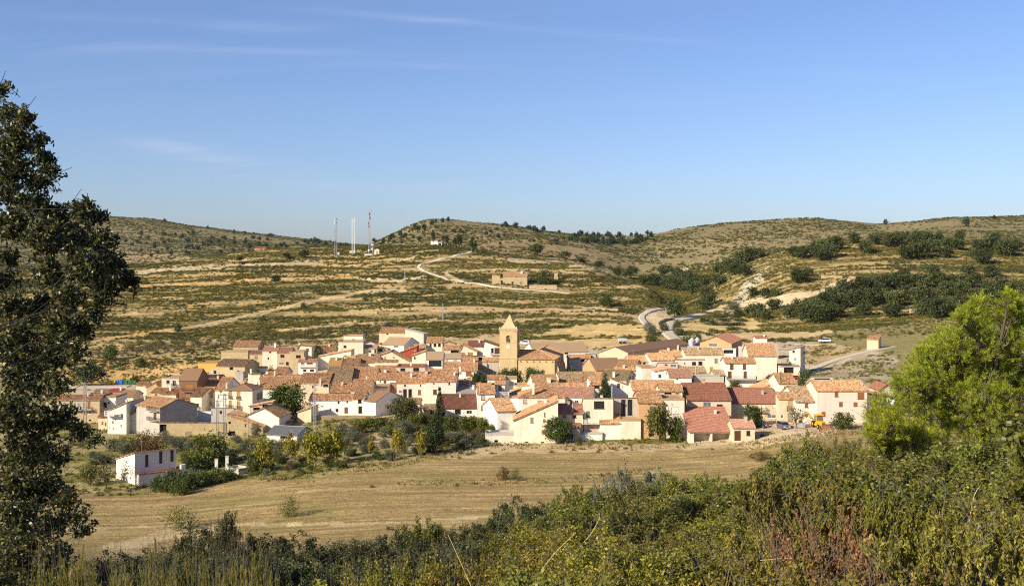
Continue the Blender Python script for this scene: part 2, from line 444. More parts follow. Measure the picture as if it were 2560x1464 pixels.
def tilemat(name, stops, moss=0.3, mcol=(0.16, 0.13, 0.08), pw=0.23, ph=0.36):
    t = NT(name); uv = t.uv()
    sp = t.node('ShaderNodeSeparateXYZ', i_0=uv)
    cu = t.math('FLOOR', t.math('DIVIDE', sp.outputs[0], pw)); cv = t.math('FLOOR', t.math('DIVIDE', sp.outputs[1], ph))
    oi = t.node('ShaderNodeObjectInfo')
    cb = t.node('ShaderNodeCombineXYZ', i_0=cu, i_1=cv, i_2=oi.outputs['Random'])
    wn_ = t.node('ShaderNodeTexWhiteNoise', noise_dimensions='3D', i_0=cb.outputs[0])
    c = t.ramp(wn_.outputs['Value'], stops)
    o = t.obj()
    n = t.noise(0.45, 5, o, 0.65)
    c = t.mix(t.node('ShaderNodeMapRange', i_0=n, i_1=0.42, i_2=0.78, i_4=moss).outputs[0], c, mcol)
    fr = t.math('FRACT', t.math('DIVIDE', sp.outputs[1], ph))
    gap = t.node('ShaderNodeMapRange', i_0=fr, i_1=0.86, i_2=1.0, i_3=1.0, i_4=0.55).outputs[0]
    hv = t.node('ShaderNodeHueSaturation', i_Color=c)
    t.l.new(t.math('ADD', t.math('MULTIPLY', oi.outputs['Random'], 0.4), 0.8), hv.inputs['Value'])
    t.principled(hv.outputs[0], 0.88, t.bump(t.math('ADD', gap, t.noise(5, 3, o)), 0.6, 0.04), spec=0.15)
tilemat('tile', [(0, (0.22, 0.105, 0.055)), (0.5, (0.42, 0.218, 0.11)), (0.85, (0.53, 0.32, 0.17)), (1, (0.61, 0.435, 0.255))], 0.25, (0.22, 0.135, 0.08))
tilemat('tileold', [(0, (0.18, 0.11, 0.062)), (0.5, (0.33, 0.21, 0.115)), (1, (0.52, 0.38, 0.225))], 0.36)
tilemat('tileor', [(0, (0.26, 0.125, 0.062)), (0.5, (0.43, 0.237, 0.115)), (0.85, (0.52, 0.33, 0.175)), (1, (0.6, 0.43, 0.25))], 0.22, (0.24, 0.15, 0.09))
tilemat('tilered', [(0, (0.28, 0.12, 0.08)), (0.5, (0.35, 0.16, 0.108)), (1, (0.42, 0.2, 0.138))], 0.22, (0.25, 0.14, 0.1))
tilemat('tiledark', [(0, (0.15, 0.065, 0.042)), (0.5, (0.21, 0.09, 0.058)), (1, (0.28, 0.125, 0.08))], 0.2, (0.14, 0.08, 0.055))
tilemat('tilepink', [(0, (0.34, 0.17, 0.115)), (0.5, (0.44, 0.24, 0.16)), (1, (0.52, 0.31, 0.21))], 0.22, (0.3, 0.18, 0.12))
tilemat('tilegreen', [(0, (0.2, 0.14, 0.075)), (0.5, (0.31, 0.22, 0.115)), (1, (0.41, 0.31, 0.175))], 0.3)

def sheet(name, col, rough=0.75, var=0.2):
    t = NT(name); o = t.obj()
    n = t.noise(0.6, 5, o, 0.6); f = t.noise(6, 3, o)
    c = t.mix(t.math('MULTIPLY', n, var), col, tuple(x*0.45 for x in col))
    t.principled(c, rough, t.bump(f, 0.15, 0.02), spec=0.25)
sheet('brownsheet', (0.27, 0.155, 0.085)); sheet('tansheet', (0.40, 0.27, 0.155)); sheet('greysheet', (0.28, 0.25, 0.22), 0.6)
sheet('maroon', (0.26, 0.045, 0.045), 0.5); sheet('mustard', (0.36, 0.21, 0.075)); sheet('redsheet', (0.36, 0.06, 0.05), 0.6)
sheet('orangesheet', (0.47, 0.15, 0.04)); sheet('asphalt', (0.05, 0.05, 0.05), 0.9)
sheet('galv', (0.42, 0.46, 0.5), 0.45, 0.35); sheet('metalgrey', (0.3, 0.31, 0.32), 0.5); sheet('metalwhite', (0.75, 0.75, 0.74), 0.5)
sheet('ironblack', (0.03, 0.028, 0.026), 0.6); sheet('woodbrown', (0.17, 0.075, 0.03), 0.6, 0.4); sheet('woodorange', (0.33, 0.15, 0.045), 0.6, 0.3)
sheet('woodgrey', (0.3, 0.24, 0.18), 0.8, 0.5); sheet('woodyellow', (0.5, 0.27, 0.06), 0.6, 0.3); sheet('shutterpink', (0.55, 0.4, 0.33), 0.6, 0.15)
sheet('shutterwhite', (0.75, 0.72, 0.66), 0.6, 0.1); sheet('framewhite', (0.75, 0.73, 0.68), 0.5, 0.1); sheet('framebrown', (0.1, 0.045, 0.022), 0.5, 0.3)
sheet('greendoor', (0.13, 0.19, 0.12), 0.6, 0.3); sheet('darkgreen', (0.03, 0.09, 0.07), 0.6); sheet('woodshut', (0.30, 0.115, 0.04), 0.65, 0.3)
sheet('redpaint', (0.5, 0.06, 0.03), 0.5, 0.15); sheet('terracotta', (0.42, 0.18, 0.08), 0.8, 0.2); sheet('bluecloth', (0.05, 0.2, 0.55), 0.9, 0.2)
sheet('trim', (0.5, 0.42, 0.3), 0.9, 0.3); sheet('dark', (0.02, 0.017, 0.015), 0.9, 0.2); sheet('bronze', (0.12, 0.12, 0.1), 0.4)  # dark: near-black colour standing for the shade inside open bays
sheet('bin_yellow', (0.65, 0.42, 0.01), 0.45, 0.1); sheet('bin_blue', (0.04, 0.14, 0.5), 0.45, 0.1); sheet('bin_green', (0.04, 0.13, 0.05), 0.45, 0.1)
sheet('bin_grey', (0.36, 0.38, 0.37), 0.5, 0.1); sheet('clockwhite', (0.72, 0.7, 0.66), 0.6, 0.05); sheet('pole_wood', (0.2, 0.15, 0.1), 0.9, 0.4)
sheet('creamtrim', (0.6, 0.48, 0.33), 0.9, 0.2)
def simple(name, col, rough=0.4, metal=0.0, spec=0.5, coat=0.0):
    t = NT(name); p = t.principled(col, rough, None, metal, spec)
    p.inputs['Coat Weight'].default_value = coat
simple('glass', (0.02, 0.022, 0.026), 0.08, 0, 0.6); simple('glasslit', (0.12, 0.14, 0.16), 0.1, 0, 0.6)
simple('tyre', (0.012, 0.012, 0.012), 0.8); simple('hub', (0.5, 0.5, 0.5), 0.35, 0.8); simple('carwhite', (0.8, 0.8, 0.8), 0.3, 0, 0.5, 0.6)
simple('cargrey', (0.22, 0.23, 0.25), 0.3, 0.5, 0.5, 0.6); simple('carblue', (0.012, 0.018, 0.045), 0.25, 0.2, 0.5, 0.8); simple('carred', (0.55, 0.02, 0.015), 0.3, 0, 0.5, 0.7)
simple('jcb', (0.72, 0.36, 0.012), 0.4, 0, 0.4, 0.2); simple('lamp', (0.7, 0.7, 0.68), 0.15); simple('rearlight', (0.4, 0.02, 0.02), 0.2); simple('plate', (0.75, 0.75, 0.72), 0.5); simple('rust', (0.28, 0.11, 0.06), 0.7)

def leafmat(name, stops, trans=0.25, rough=0.5, spec=0.3, objvar=0.25):
    t = NT(name)
    at = t.node('ShaderNodeAttribute', attribute_name='rnd')
    oi = t.node('ShaderNodeObjectInfo')
    c = t.ramp(at.outputs['Fac'], stops)
    hv = t.node('ShaderNodeHueSaturation', i_Color=c)
    t.l.new(t.math('ADD', t.math('MULTIPLY', oi.outputs['Random'], objvar), 1.0 - objvar*0.5), hv.inputs['Value'])
    t.l.new(t.math('ADD', t.math('MULTIPLY', t.math('FRACT', t.math('MULTIPLY', oi.outputs['Random'], 7.3)), 0.03), 0.485), hv.inputs['Hue'])
    p = t.principled(hv.outputs[0], rough, spec=spec)
    if trans > 0:
        tr = t.node('ShaderNodeBsdfTranslucent', i_Color=hv.outputs[0])
        mx = t.node('ShaderNodeMixShader', i_0=trans)
        t.l.new(p.outputs[0], mx.inputs[1]); t.l.new(tr.outputs[0], mx.inputs[2]); t.l.new(mx.outputs[0], t.out.inputs[0])
leafmat('holm', [(0, (0.022, 0.031, 0.010)), (0.4, (0.05, 0.062, 0.019)), (0.75, (0.1, 0.105, 0.034)), (0.94, (0.18, 0.165, 0.055)), (1, (0.36, 0.28, 0.05))], 0.25, 0.4, 0.4)
leafmat('oakfar', [(0, (0.034, 0.048, 0.016)), (0.5, (0.066, 0.082, 0.026)), (1, (0.115, 0.122, 0.04))], 0.18, 0.6, 0.2, 0.7)
leafmat('pineneedle', [(0, (0.16, 0.185, 0.012)), (0.5, (0.33, 0.355, 0.023)), (0.85, (0.46, 0.46, 0.044)), (1, (0.48, 0.37, 0.09))], 0.42, 0.5, 0.25)
leafmat('pinefar', [(0, (0.03, 0.05, 0.014)), (0.5, (0.055, 0.08, 0.02)), (1, (0.085, 0.11, 0.03))], 0.15, 0.6, 0.2, 0.4)
leafmat('ridgepine', [(0, (0.02, 0.035, 0.018)), (0.5, (0.035, 0.055, 0.026)), (1, (0.05, 0.07, 0.03))], 0.1, 0.7, 0.2, 0.4)
leafmat('cypress', [(0, (0.02, 0.033, 0.01)), (0.5, (0.045, 0.062, 0.016)), (1, (0.08, 0.095, 0.025))], 0.12, 0.6, 0.2)
leafmat('greenleaf', [(0, (0.035, 0.055, 0.012)), (0.5, (0.075, 0.1, 0.02)), (1, (0.13, 0.15, 0.03))], 0.3, 0.5, 0.3, 0.35)
leafmat('citrus', [(0, (0.045, 0.065, 0.012)), (0.5, (0.1, 0.12, 0.018)), (1, (0.19, 0.17, 0.025))], 0.3, 0.5, 0.3, 0.35)
leafmat('yellowleaf', [(0, (0.12, 0.135, 0.02)), (0.5, (0.27, 0.24, 0.028)), (0.9, (0.42, 0.33, 0.035)), (1, (0.4, 0.2, 0.03))], 0.35, 0.55, 0.25, 0.3)
leafmat('olive', [(0, (0.06, 0.07, 0.04)), (0.5, (0.115, 0.125, 0.07)), (1, (0.19, 0.19, 0.115))], 0.15, 0.55, 0.3, 0.35)
leafmat('almond', [(0, (0.06, 0.06, 0.022)), (0.5, (0.115, 0.1, 0.036)), (1, (0.18, 0.145, 0.055))], 0.2, 0.6, 0.2, 0.35)
leafmat('redshrub', [(0, (0.07, 0.05, 0.018)), (0.5, (0.13, 0.075, 0.03)), (1, (0.2, 0.12, 0.045))], 0.2, 0.6, 0.2)
leafmat('scrub', [(0, (0.09, 0.082, 0.018)), (0.5, (0.15, 0.135, 0.03)), (1, (0.23, 0.19, 0.05))], 0.15, 0.8, 0.1, 0.7)
leafmat('scrubdark', [(0, (0.058, 0.064, 0.02)), (0.5, (0.1, 0.102, 0.033)), (1, (0.155, 0.145, 0.052))], 0.15, 0.8, 0.1, 0.65)
leafmat('drygrass', [(0, (0.26, 0.18, 0.075)), (0.5, (0.38, 0.27, 0.12)), (1, (0.5, 0.38, 0.19))], 0.25, 0.7, 0.15, 0.3)
leafmat('greengrass', [(0, (0.07, 0.085, 0.015)), (0.5, (0.12, 0.13, 0.025)), (1, (0.2, 0.19, 0.05))], 0.25, 0.7, 0.15, 0.3)
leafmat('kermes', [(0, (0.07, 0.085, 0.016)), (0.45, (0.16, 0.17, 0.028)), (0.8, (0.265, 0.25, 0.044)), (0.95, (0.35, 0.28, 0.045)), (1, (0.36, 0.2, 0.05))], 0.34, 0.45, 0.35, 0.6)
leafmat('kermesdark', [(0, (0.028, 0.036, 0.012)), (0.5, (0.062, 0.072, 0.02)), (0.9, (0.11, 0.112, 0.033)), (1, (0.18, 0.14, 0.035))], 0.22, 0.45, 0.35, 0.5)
leafmat('yellowshrub', [(0, (0.1, 0.105, 0.015)), (0.5, (0.22, 0.2, 0.026)), (0.88, (0.37, 0.3, 0.036)), (1, (0.46, 0.29, 0.04))], 0.35, 0.5, 0.3, 0.5)
leafmat('silver', [(0, (0.11, 0.12, 0.075)), (0.5, (0.2, 0.2, 0.13)), (1, (0.3, 0.29, 0.19))], 0.2, 0.6, 0.25, 0.25)
leafmat('broom', [(0, (0.1, 0.11, 0.018)), (0.5, (0.22, 0.205, 0.034)), (1, (0.42, 0.34, 0.06))], 0.3, 0.55, 0.25, 0.45)
leafmat('dryheath', [(0, (0.12, 0.08, 0.04)), (0.5, (0.23, 0.145, 0.062)), (0.85, (0.32, 0.175, 0.075)), (1, (0.4, 0.25, 0.12))], 0.25, 0.8, 0.1, 0.45)
sheet('bark', (0.11, 0.085, 0.06), 0.95, 0.6); sheet('barkpale', (0.36, 0.3, 0.23), 0.95, 0.4); sheet('twig', (0.13, 0.105, 0.08), 0.9, 0.4); sheet('stalk', (0.5, 0.37, 0.18), 0.8, 0.2)

sheet('barkdark', (0.05, 0.042, 0.034), 0.95, 0.5)

sheet('ledge_red', (0.34, 0.1, 0.065), 0.8, 0.3)
# ------------------------------------------------------------------ ground
t = NT('ground'); o_ = t.obj()
colA = t.node('ShaderNodeAttribute', attribute_name='Col').outputs['Color']
vegA = t.node('ShaderNodeAttribute', attribute_name='veg').outputs['Fac']
fldA = t.node('ShaderNodeAttribute', attribute_name='fld').outputs['Fac']
n1 = t.noise(0.12, 5, o_, 0.6); n2 = t.noise(0.9, 5, o_, 0.65); n3 = t.noise(5.0, 4, o_, 0.7)
k_ = t.math('ADD', t.math('ADD', t.math('MULTIPLY', t.math('SUBTRACT', n1, 0.5), 1.1), t.math('MULTIPLY', t.math('SUBTRACT', n2, 0.5), 1.5)), t.math('ADD', t.math('MULTIPLY', t.math('SUBTRACT', n3, 0.5), 2.0), 1.0))
c_ = t.mix(1.0, colA, t.node('ShaderNodeCombineColor', i_0=k_, i_1=k_, i_2=k_).outputs[0], 'MULTIPLY')
mpn = t.node('ShaderNodeMapping'); mpn.inputs['Scale'].default_value = (0.03, 0.55, 1.0); mpn.inputs['Rotation'].default_value = (0, 0, 0.12); t.l.new(o_, mpn.inputs[0])
rows = t.noise(1.0, 4, mpn.outputs[0], 0.6)
rowd = t.node('ShaderNodeMapRange', i_0=rows, i_1=0.36, i_2=0.62, i_3=0.0, i_4=0.95).outputs[0]
grn = t.noise(0.06, 4, mpn.outputs[0], 0.6)
fcol = t.mix(rowd, c_, (0.24, 0.165, 0.07))
n4 = t.noise(0.045, 4, o_, 0.6)
fcol = t.mix(t.node('ShaderNodeMapRange', i_0=n4, i_1=0.5, i_2=0.66, i_3=0.0, i_4=0.55).outputs[0], fcol, (0.21, 0.195, 0.06))
c_ = t.mix(fldA, c_, fcol)
vn = t.noise(0.55, 5, o_, 0.7)
vth = t.math('SUBTRACT', 0.78, t.math('MULTIPLY', vegA, 0.5))
vf = t.math('MULTIPLY', t.math('GREATER_THAN', vegA, 0.02), t.node('ShaderNodeMapRange', i_0=t.math('SUBTRACT', vn, vth), i_1=0.0, i_2=0.06).outputs[0])
c_ = t.mix(t.math('MULTIPLY', vf, 0.85), c_, t.mix(n2, (0.065, 0.066, 0.022), (0.13, 0.12, 0.042)))
t.principled(c_, 0.97, t.bump(t.math('ADD', n2, t.math('MULTIPLY', n3, 0.5)), 0.7, 0.25), spec=0.05)

SOIL = (0.40, 0.265, 0.12); PALE = (0.56, 0.43, 0.26); STUB = (0.44, 0.32, 0.14); GREEN = (0.16, 0.155, 0.042)
SCRUBG = (0.27, 0.195, 0.08); ORANGE = (0.47, 0.305, 0.125); GOLD = (0.6, 0.42, 0.18); LITTER = (0.15, 0.11, 0.055); DUST = (0.5, 0.385, 0.25)
GREYR = (0.38, 0.31, 0.2); FARG = (0.235, 0.185, 0.095); BROWNT = (0.31, 0.2, 0.105); DRYG = (0.33, 0.265, 0.115); OLIVEG = (0.27, 0.235, 0.095)

def in_poly(px, py, poly):
    ins = np.zeros(px.shape, bool); n = len(poly)
    for i in range(n):
        x0, y0 = poly[i]; x1, y1 = poly[(i+1) % n]
        if y0 == y1: continue
        c = ((y0 > py) != (y1 > py)) & (px < (x1 - x0) * (py - y0) / (y1 - y0) + x0)
        ins ^= c
    return ins
def near_line(px, py, line, w):
    best = np.full(px.shape, 1e9)
    for (x0, y0), (x1, y1) in zip(line, line[1:]):
        dx, dy = x1-x0, y1-y0
        tt = np.clip(((px-x0)*dx + (py-y0)*dy) / (dx*dx+dy*dy), 0, 1)
        best = np.minimum(best, np.hypot(px-x0-tt*dx, (py-y0-tt*dy)*2.2))
    return best < w
REG = [  # (polygon, colour, veg, field)
 ([(280,620),(480,640),(470,657),(300,655)], (0.34,0.245,0.125), 0.2, 0),
 ([(1180,585),(1420,598),(1560,635),(1620,690),(1480,670),(1300,640),(1200,625)], (0.3,0.215,0.11), 0.42, 0),
 ([(1500,640),(1800,590),(2130,570),(2200,600),(2000,640),(1760,690),(1600,700)], (0.33,0.25,0.125), 0.55, 0),
 ([(1545,680),(1740,676),(1740,686),(1560,695)], (0.25,0.21,0.09), 0.0, 0),
 ([(1310,838),(1400,818),(1500,806),(1612,815),(1612,842),(1480,840)], GOLD, 0, 0.25),
 ([(1110,864),(1250,848),(1610,845),(1640,858),(1500,868)], GOLD, 0, 0.2),
 ([(1070,868),(1120,845),(1260,838),(1260,850),(1130,866)], (0.52,0.36,0.16), 0, 0.1),
 ([(1695,812),(1760,797),(1860,793),(1902,806),(1897,826),(1700,828)], GOLD, 0, 0.1),
 ([(1690,838),(2060,826),(2125,832),(1990,846),(1700,852)], (0.58,0.42,0.21), 0, 0.1),
 ([(1608,780),(1668,768),(1702,792),(1662,812),(1642,835),(1600,805)], (0.6,0.46,0.27), 0, 0),
 ([(1760,776),(1900,742),(2040,726),(2135,688),(2140,703),(2045,738),(1950,768),(1860,772),(1790,780)], (0.6,0.46,0.28), 0, 0),
 ([(1960,850),(2150,825),(2360,788),(2700,750),(2700,900),(2230,882),(2100,862)], OLIVEG, 0.12, 0.5),
 ([(100,966),(100,905),(300,900),(480,888),(560,892),(500,935),(420,952)], ORANGE, 0.38, 0),
 ([(100,900),(230,848),(560,845),(700,855),(880,850),(860,868),(640,885),(560,893),(300,900)], (0.40,0.29,0.135), 0.15, 0.2),
 ([(2020,935),(2120,900),(2235,876),(2235,965),(2060,955)], GREYR, 0.42, 0),
 ([(1990,880),(2060,862),(2170,872),(2120,895),(2040,920)], (0.42,0.30,0.15), 0.3, 0),
 ([(1800,792),(1870,700),(1915,668),(1905,705),(1850,765),(1832,792)], (0.42,0.36,0.25), 0.3, 0),
 ([(1885,1045),(2150,1042),(2130,1078),(1885,1084)], (0.47,0.33,0.23), 0, 0),
 ([(1885,1078),(2090,1074),(2010,1112),(1885,1114)], (0.55,0.42,0.25), 0.1, 0),
 ([(1400,1096),(1720,1084),(1720,1108),(1410,1112)], (0.16,0.15,0.04), 0.2, 0),
 ([(1060,1152),(1170,1124),(1260,1111),(1720,1109),(1890,1108),(1890,1119),(1500,1128),(1300,1131),(1150,1148)], (0.5,0.38,0.21), 0.1, 0.2),
 ([(900,1060),(1060,1040),(1240,1040),(1230,1105),(1090,1130),(960,1100)], (0.3,0.23,0.11), 0.3, 0),
 ([(890,1075),(1000,1080),(1060,1108),(960,1112),(900,1095)], (0.42,0.31,0.17), 0.1, 0),
]
LINES = [
 ([(330,716),(520,706),(700,696),(890,690)], 7, ORANGE), ([(280,692),(420,672),(600,662),(800,655)], 9, (0.42,0.34,0.22)),
 ([(420,828),(520,812),(620,788),(740,762),(900,730),(1010,722)], 8, (0.46,0.34,0.18)), ([(240,850),(340,835),(440,822)], 8, ORANGE),
 ([(880,778),(1060,771),(1300,776),(1500,782),(1590,790)], 8, (0.46,0.33,0.17)), ([(690,825),(900,808),(1100,800),(1240,808)], 8, (0.42,0.3,0.15)),
 ([(1240,800),(1400,795),(1600,802)], 7, (0.46,0.33,0.17)), ([(640,855),(860,845),(960,835)], 7, (0.42,0.3,0.15)),
 ([(900,696),(1000,700),(1060,690)], 7, (0.5,0.4,0.25)), ([(1120,680),(1300,672),(1560,690)], 6, (0.45,0.33,0.17)),
 ([(1060,640),(960,660),(860,665)], 5, (0.46,0.34,0.18)), ([(1130,715),(1150,700),(1120,688)], 9, (0.5,0.36,0.19)), ([(1280,650),(1420,656),(1560,690)], 12, (0.46,0.36,0.21)),
 ([(880,868),(1090,850),(1240,840)], 6, (0.48,0.35,0.18)),
]
FIELD = [(0,1235),(370,1237),(600,1197),(760,1197),(930,1165),(1100,1140),(1210,1116),(1330,1111),(1720,1111),(1900,1112),(2140,1075),(2700,1060),(2700,1500),(0,1500)]
PATHS = [([(150,1322),(500,1312),(1000,1307),(1420,1272)], 8, (0.52,0.40,0.22)), ([(230,1380),(420,1335),(520,1330)], 26, (0.48,0.36,0.2)),
         ([(900,1216),(1240,1206),(1440,1196),(1700,1166),(1900,1150)], 4, (0.36,0.28,0.13))]

fine = np.arange(-90, 2651, 5.0)
th_f = np.arctan((fine - CX) / F)
lo = np.concatenate([np.linspace(-math.pi, -0.75, 26)[:-1], np.linspace(-0.75, th_f[0], 10)[:-1]])
hi = np.concatenate([np.linspace(th_f[-1], 0.75, 10)[1:], np.linspace(0.75, math.pi, 26)[1:]])
TH = np.concatenate([lo, th_f, hi])
RR = np.concatenate([[0.3], np.geomspace(1.2, 135, 95), S * np.arange(136.5, 400, 1.4), S * np.arange(400, 800, 2.0), S * np.arange(800, 1400, 8.0), S * np.arange(1400, 2000, 14.0), S * np.geomspace(2030, 2500, 14)])
tg, rg = np.meshgrid(TH, RR)
cosl = np.where(np.abs(tg) < 0.66, np.cos(tg), math.cos(0.66))
R3 = rg / cosl                 # rows lie at equal distance in front of the camera
X = R3 * np.sin(tg); Y = R3 * np.cos(tg)
Zg = ground_xy(X, Y)
xs, ys, zs = X.ravel(), Y.ravel(), Zg.ravel()
d_ = np.maximum(ys, 0.5)
infr = (ys > 1) & (np.abs(xs / d_) < 0.6)
PX = np.where(infr, CX + F * xs / d_, -9999); PY = np.where(infr, HY - F * (zs - ZC) / d_, -9999)
jx = (fbm(xs/6, ys/6, 3, 31) - 0.5) * 26; jy = (fbm(xs/6, ys/6, 3, 37) - 0.5) * 16
col = np.zeros((len(xs), 3)); veg = np.zeros(len(xs)); fld = np.zeros(len(xs))
yn = ys / S; rr_ = np.hypot(xs, ys) / S
def setc(mask, c, v, f=0.0):
    col[mask] = c; veg[mask] = v; fld[mask] = f
setc(rr_ >= 0, FARG, 0.55)
big = fbm(xs/70, ys/70, 3, 41)
hill = (yn > 380) & (yn < 800)
setc(hill, SCRUBG, 0.66); col[hill] = np.array(SCRUBG) * (0.8 + 0.5 * big[hill, None])
strip = hill & (fbm(xs/75, ys/4.2, 3, 67) > 0.615); col[strip] = np.array((0.37, 0.265, 0.12)); veg[strip] = 0.16
fh = yn >= 800
col[fh] = np.array(FARG) * (0.75 + 0.6 * big[fh, None])
vil = (yn > 195) & (yn <= 385)
setc(vil, OLIVEG, 0.25, 0.3)
setc(vil & (PX > 110) & (PX < 2235 + 40*(fbm(xs/20, ys/20, 3, 57)-0.5)), DUST, 0.05)
gard = (yn > 100) & (yn < 290) & (PX < 1250) & (PY > 1045)
setc(gard, DRYG, 0.35)
grn_ = gard & (fbm(xs/9, ys/9, 3, 53) > 0.56); col[grn_] = (0.19, 0.175, 0.055)
m = in_poly(PX + jx*0.5, PY + jy*0.5, FIELD) & (yn > 100) & (yn < 300); setc(m, STUB, 0.0, 1.0)
hs_ = rr_ < 132
hz_ = ZC - ((np.interp(PX, GRZ_P, GRZ_Y) - HY) / F) * ys
onhill = ((rr_ < 190) & (zs < hz_ + 2.0) & (hz_ > ground_pd(PX, np.full_like(ys, 150.0 * S)) + 1.5) & (yn < 170) & infr) | (rr_ < 60) | ((~infr) & (rr_ < 150)) | (yn < 0)
setc(onhill & (zs < 1e9) & ((rr_ < 60) | (hz_ > zs - 2.5)), LITTER, 0.4)
for poly, c, v_, f_ in REG:
    m = in_poly(PX + jx, PY + jy, poly) & (yn > 190); setc(m, c, v_, f_)
for ln, w, c in LINES:
    m = near_line(PX + jx*0.6, PY + jy*0.6, ln, w) & (yn > 300); setc(m, c, 0.05)
for ln, w, c in PATHS:
    m = near_line(PX + jx*0.4, PY + jy*0.3, ln, w) & (yn > 110) & (yn < 260); setc(m, c, 0.05, 0.3)
# bare risers of the terraces
gx = np.gradient(Zg, axis=0) / np.maximum(np.gradient(R3, axis=0), 1e-3)
steep = (gx.ravel() > 0.36) & (yn > 385) & (yn < 1250) & (fbm(xs/25, ys/25, 3, 61) > 0.53)
col[steep] = np.array((0.38, 0.265, 0.125)); veg[steep] *= 0.35
col *= (0.86 + 0.28 * fbm(xs/4, ys/4, 3, 71))[:, None]
nr, nc = rg.shape
idx = np.arange(nr * nc).reshape(nr, nc)
FQ = np.stack([idx[:-1, :-1].ravel(), idx[:-1, 1:].ravel(), idx[1:, 1:].ravel(), idx[1:, :-1].ravel()], 1)
me = np_mesh('ground', np.stack([xs, ys, zs], 1), FQ, 'ground', {'Col': col, 'veg': veg, 'fld': fld}, smooth=True)
g_o = link(bpy.data.objects.new('ground', me)); g_o['kind'] = 'structure'
def mesh_z(x, y):
    """height of the ground mesh itself (bilinear between its rows and columns)"""
    x = np.asarray(x, float); y = np.asarray(y, float)
    th = np.arctan2(x, y); rad = np.hypot(x, y) * np.where(np.abs(th) < 0.66, np.cos(th), math.cos(0.66))
    j = np.clip(np.searchsorted(TH, th) - 1, 0, nc-2); i = np.clip(np.searchsorted(RR, rad) - 1, 0, nr-2)
    a = np.clip((th - TH[j]) / (TH[j+1]-TH[j]), 0, 1); b = np.clip((rad - RR[i]) / (RR[i+1]-RR[i]), 0, 1)
    return (Zg[i,j]*(1-a)+Zg[i,j+1]*a)*(1-b) + (Zg[i+1,j]*(1-a)+Zg[i+1,j+1]*a)*b
def mz(x, y): return float(mesh_z(np.array([x]), np.array([y]))[0])
VISC = None
# ------------------------------------------------------------------ roads and walls
def roadmat(name, c, c2):
    t = NT(name); o = t.obj(); n = t.noise(0.5, 5, o, 0.65); f = t.noise(4, 4, o, 0.7)
    t.principled(t.mix(t.math('ADD', t.math('MULTIPLY', n, 0.6), t.math('MULTIPLY', f, 0.3)), c, c2), 0.95, t.bump(f, 0.4, 0.05), spec=0.1)
roadmat('concrete_road', (0.6, 0.535, 0.43), (0.42, 0.35, 0.25)); roadmat('gravel_road', (0.54, 0.47, 0.37), (0.4, 0.33, 0.25)); roadmat('dirt_road', (0.52, 0.4, 0.23), (0.36, 0.26, 0.14))
def curve_pts(P, step):
    P = [np.array(p, float) for p in P]; out = []
    Q = [2*P[0]-P[1]] + P + [2*P[-1]-P[-2]]
    for i in range(1, len(Q)-2):
        n = max(2, int(np.linalg.norm(Q[i+1]-Q[i]) / step))
        for k in range(n):
            s = k / n
            out.append(0.5*((2*Q[i]) + (-Q[i-1]+Q[i+1])*s + (2*Q[i-1]-5*Q[i]+4*Q[i+1]-Q[i+2])*s*s + (-Q[i-1]+3*Q[i]-3*Q[i+1]+Q[i+2])*s**3))
    out.append(P[-1]); return np.array(out)
def world_line(pts, step=2.0, dmin=190, smooth=9):
    P = []
    for a, b in pts:
        h = hit(a, b, dmin)
        if h: P.append((h[0], h[1]))
    c = curve_pts(P, step)
    for _ in range(2):
        k = np.ones(smooth) / smooth; pad = smooth//2
        e = np.pad(c, ((pad, pad), (0, 0)), 'edge')
        c = np.stack([np.convolve(e[:, i], k, 'valid') for i in (0, 1)], 1)
    return c
def ribbon(name, pts, w, mat, lift=0.22, dmin=190, step=2.0, label=None):
    c = world_line(pts, step, dmin)
    tn = np.gradient(c, axis=0); tn /= np.maximum(np.linalg.norm(tn, axis=1), 1e-6)[:, None]
    nm = np.stack([-tn[:, 1], tn[:, 0]], 1)
    V = []; offs = [-0.5, -0.25, 0, 0.25, 0.5]
    n = len(c); rows_ = []
    for o in offs:
        q = c + nm * o * w; rows_.append(mesh_z(q[:, 0], q[:, 1]))
    rows_ = np.array(rows_); rows_ = np.maximum(rows_, rows_.mean(0)[None] * 0.5 + rows_ * 0.5)
    for r_, o in enumerate([-0.56] + offs + [0.56]):
        q = c + nm * o * w; zz_ = rows_[min(max(r_-1, 0), 4)] + (lift if 0 < r_ < 6 else -0.5)
        V.append(np.stack([q[:, 0], q[:, 1], zz_], 1))
    V = np.concatenate(V); fq = []
    for r_ in range(6):
        for k in range(n-1): fq.append((r_*n+k, r_*n+k+1, (r_+1)*n+k+1, (r_+1)*n+k))
    fq = np.array(fq)[:, ::-1]
    o = link(bpy.data.objects.new(name, np_mesh(name, V, fq, mat, smooth=True))); o['kind'] = 'structure'
    return o
ribbon('hill_road', [(1184,629),(1140,640),(1085,653),(1050,661),(1040,668),(1060,677),(1110,694),(1160,706),(1230,716),(1330,726),(1420,733),(1440,735)], 2.3, 'concrete_road', 0.3, 380)
ribbon('road', [(1700,862),(1690,850),(1675,836),(1667,826),(1672,812),(1696,800),(1735,791),(1762,783)], 6.0, 'gravel_road', 0.3, 300)
ribbon('track', [(1745,775),(1800,768),(1852,758),(1943,743),(2037,730)], 2.6, 'dirt_road', 0.3, 400)
ribbon('lane', [(1660,773),(1620,779),(1603,792),(1617,812),(1640,831)], 3.5, 'concrete_road', 0.3, 380)
ribbon('village_road', [(100,968),(200,967),(290,966),(350,965)], 7.0, 'gravel_road', 0.2, 200)
ribbon('footpath', [(2245,864),(2200,873),(2140,886),(2090,900),(2050,915),(2020,930)], 3.0, 'concrete_road', 0.3, 200)
ribbon('farm_track', [(1975,858),(2030,862),(2080,862),(2105,858)], 2.6, 'dirt_road', 0.2, 250)
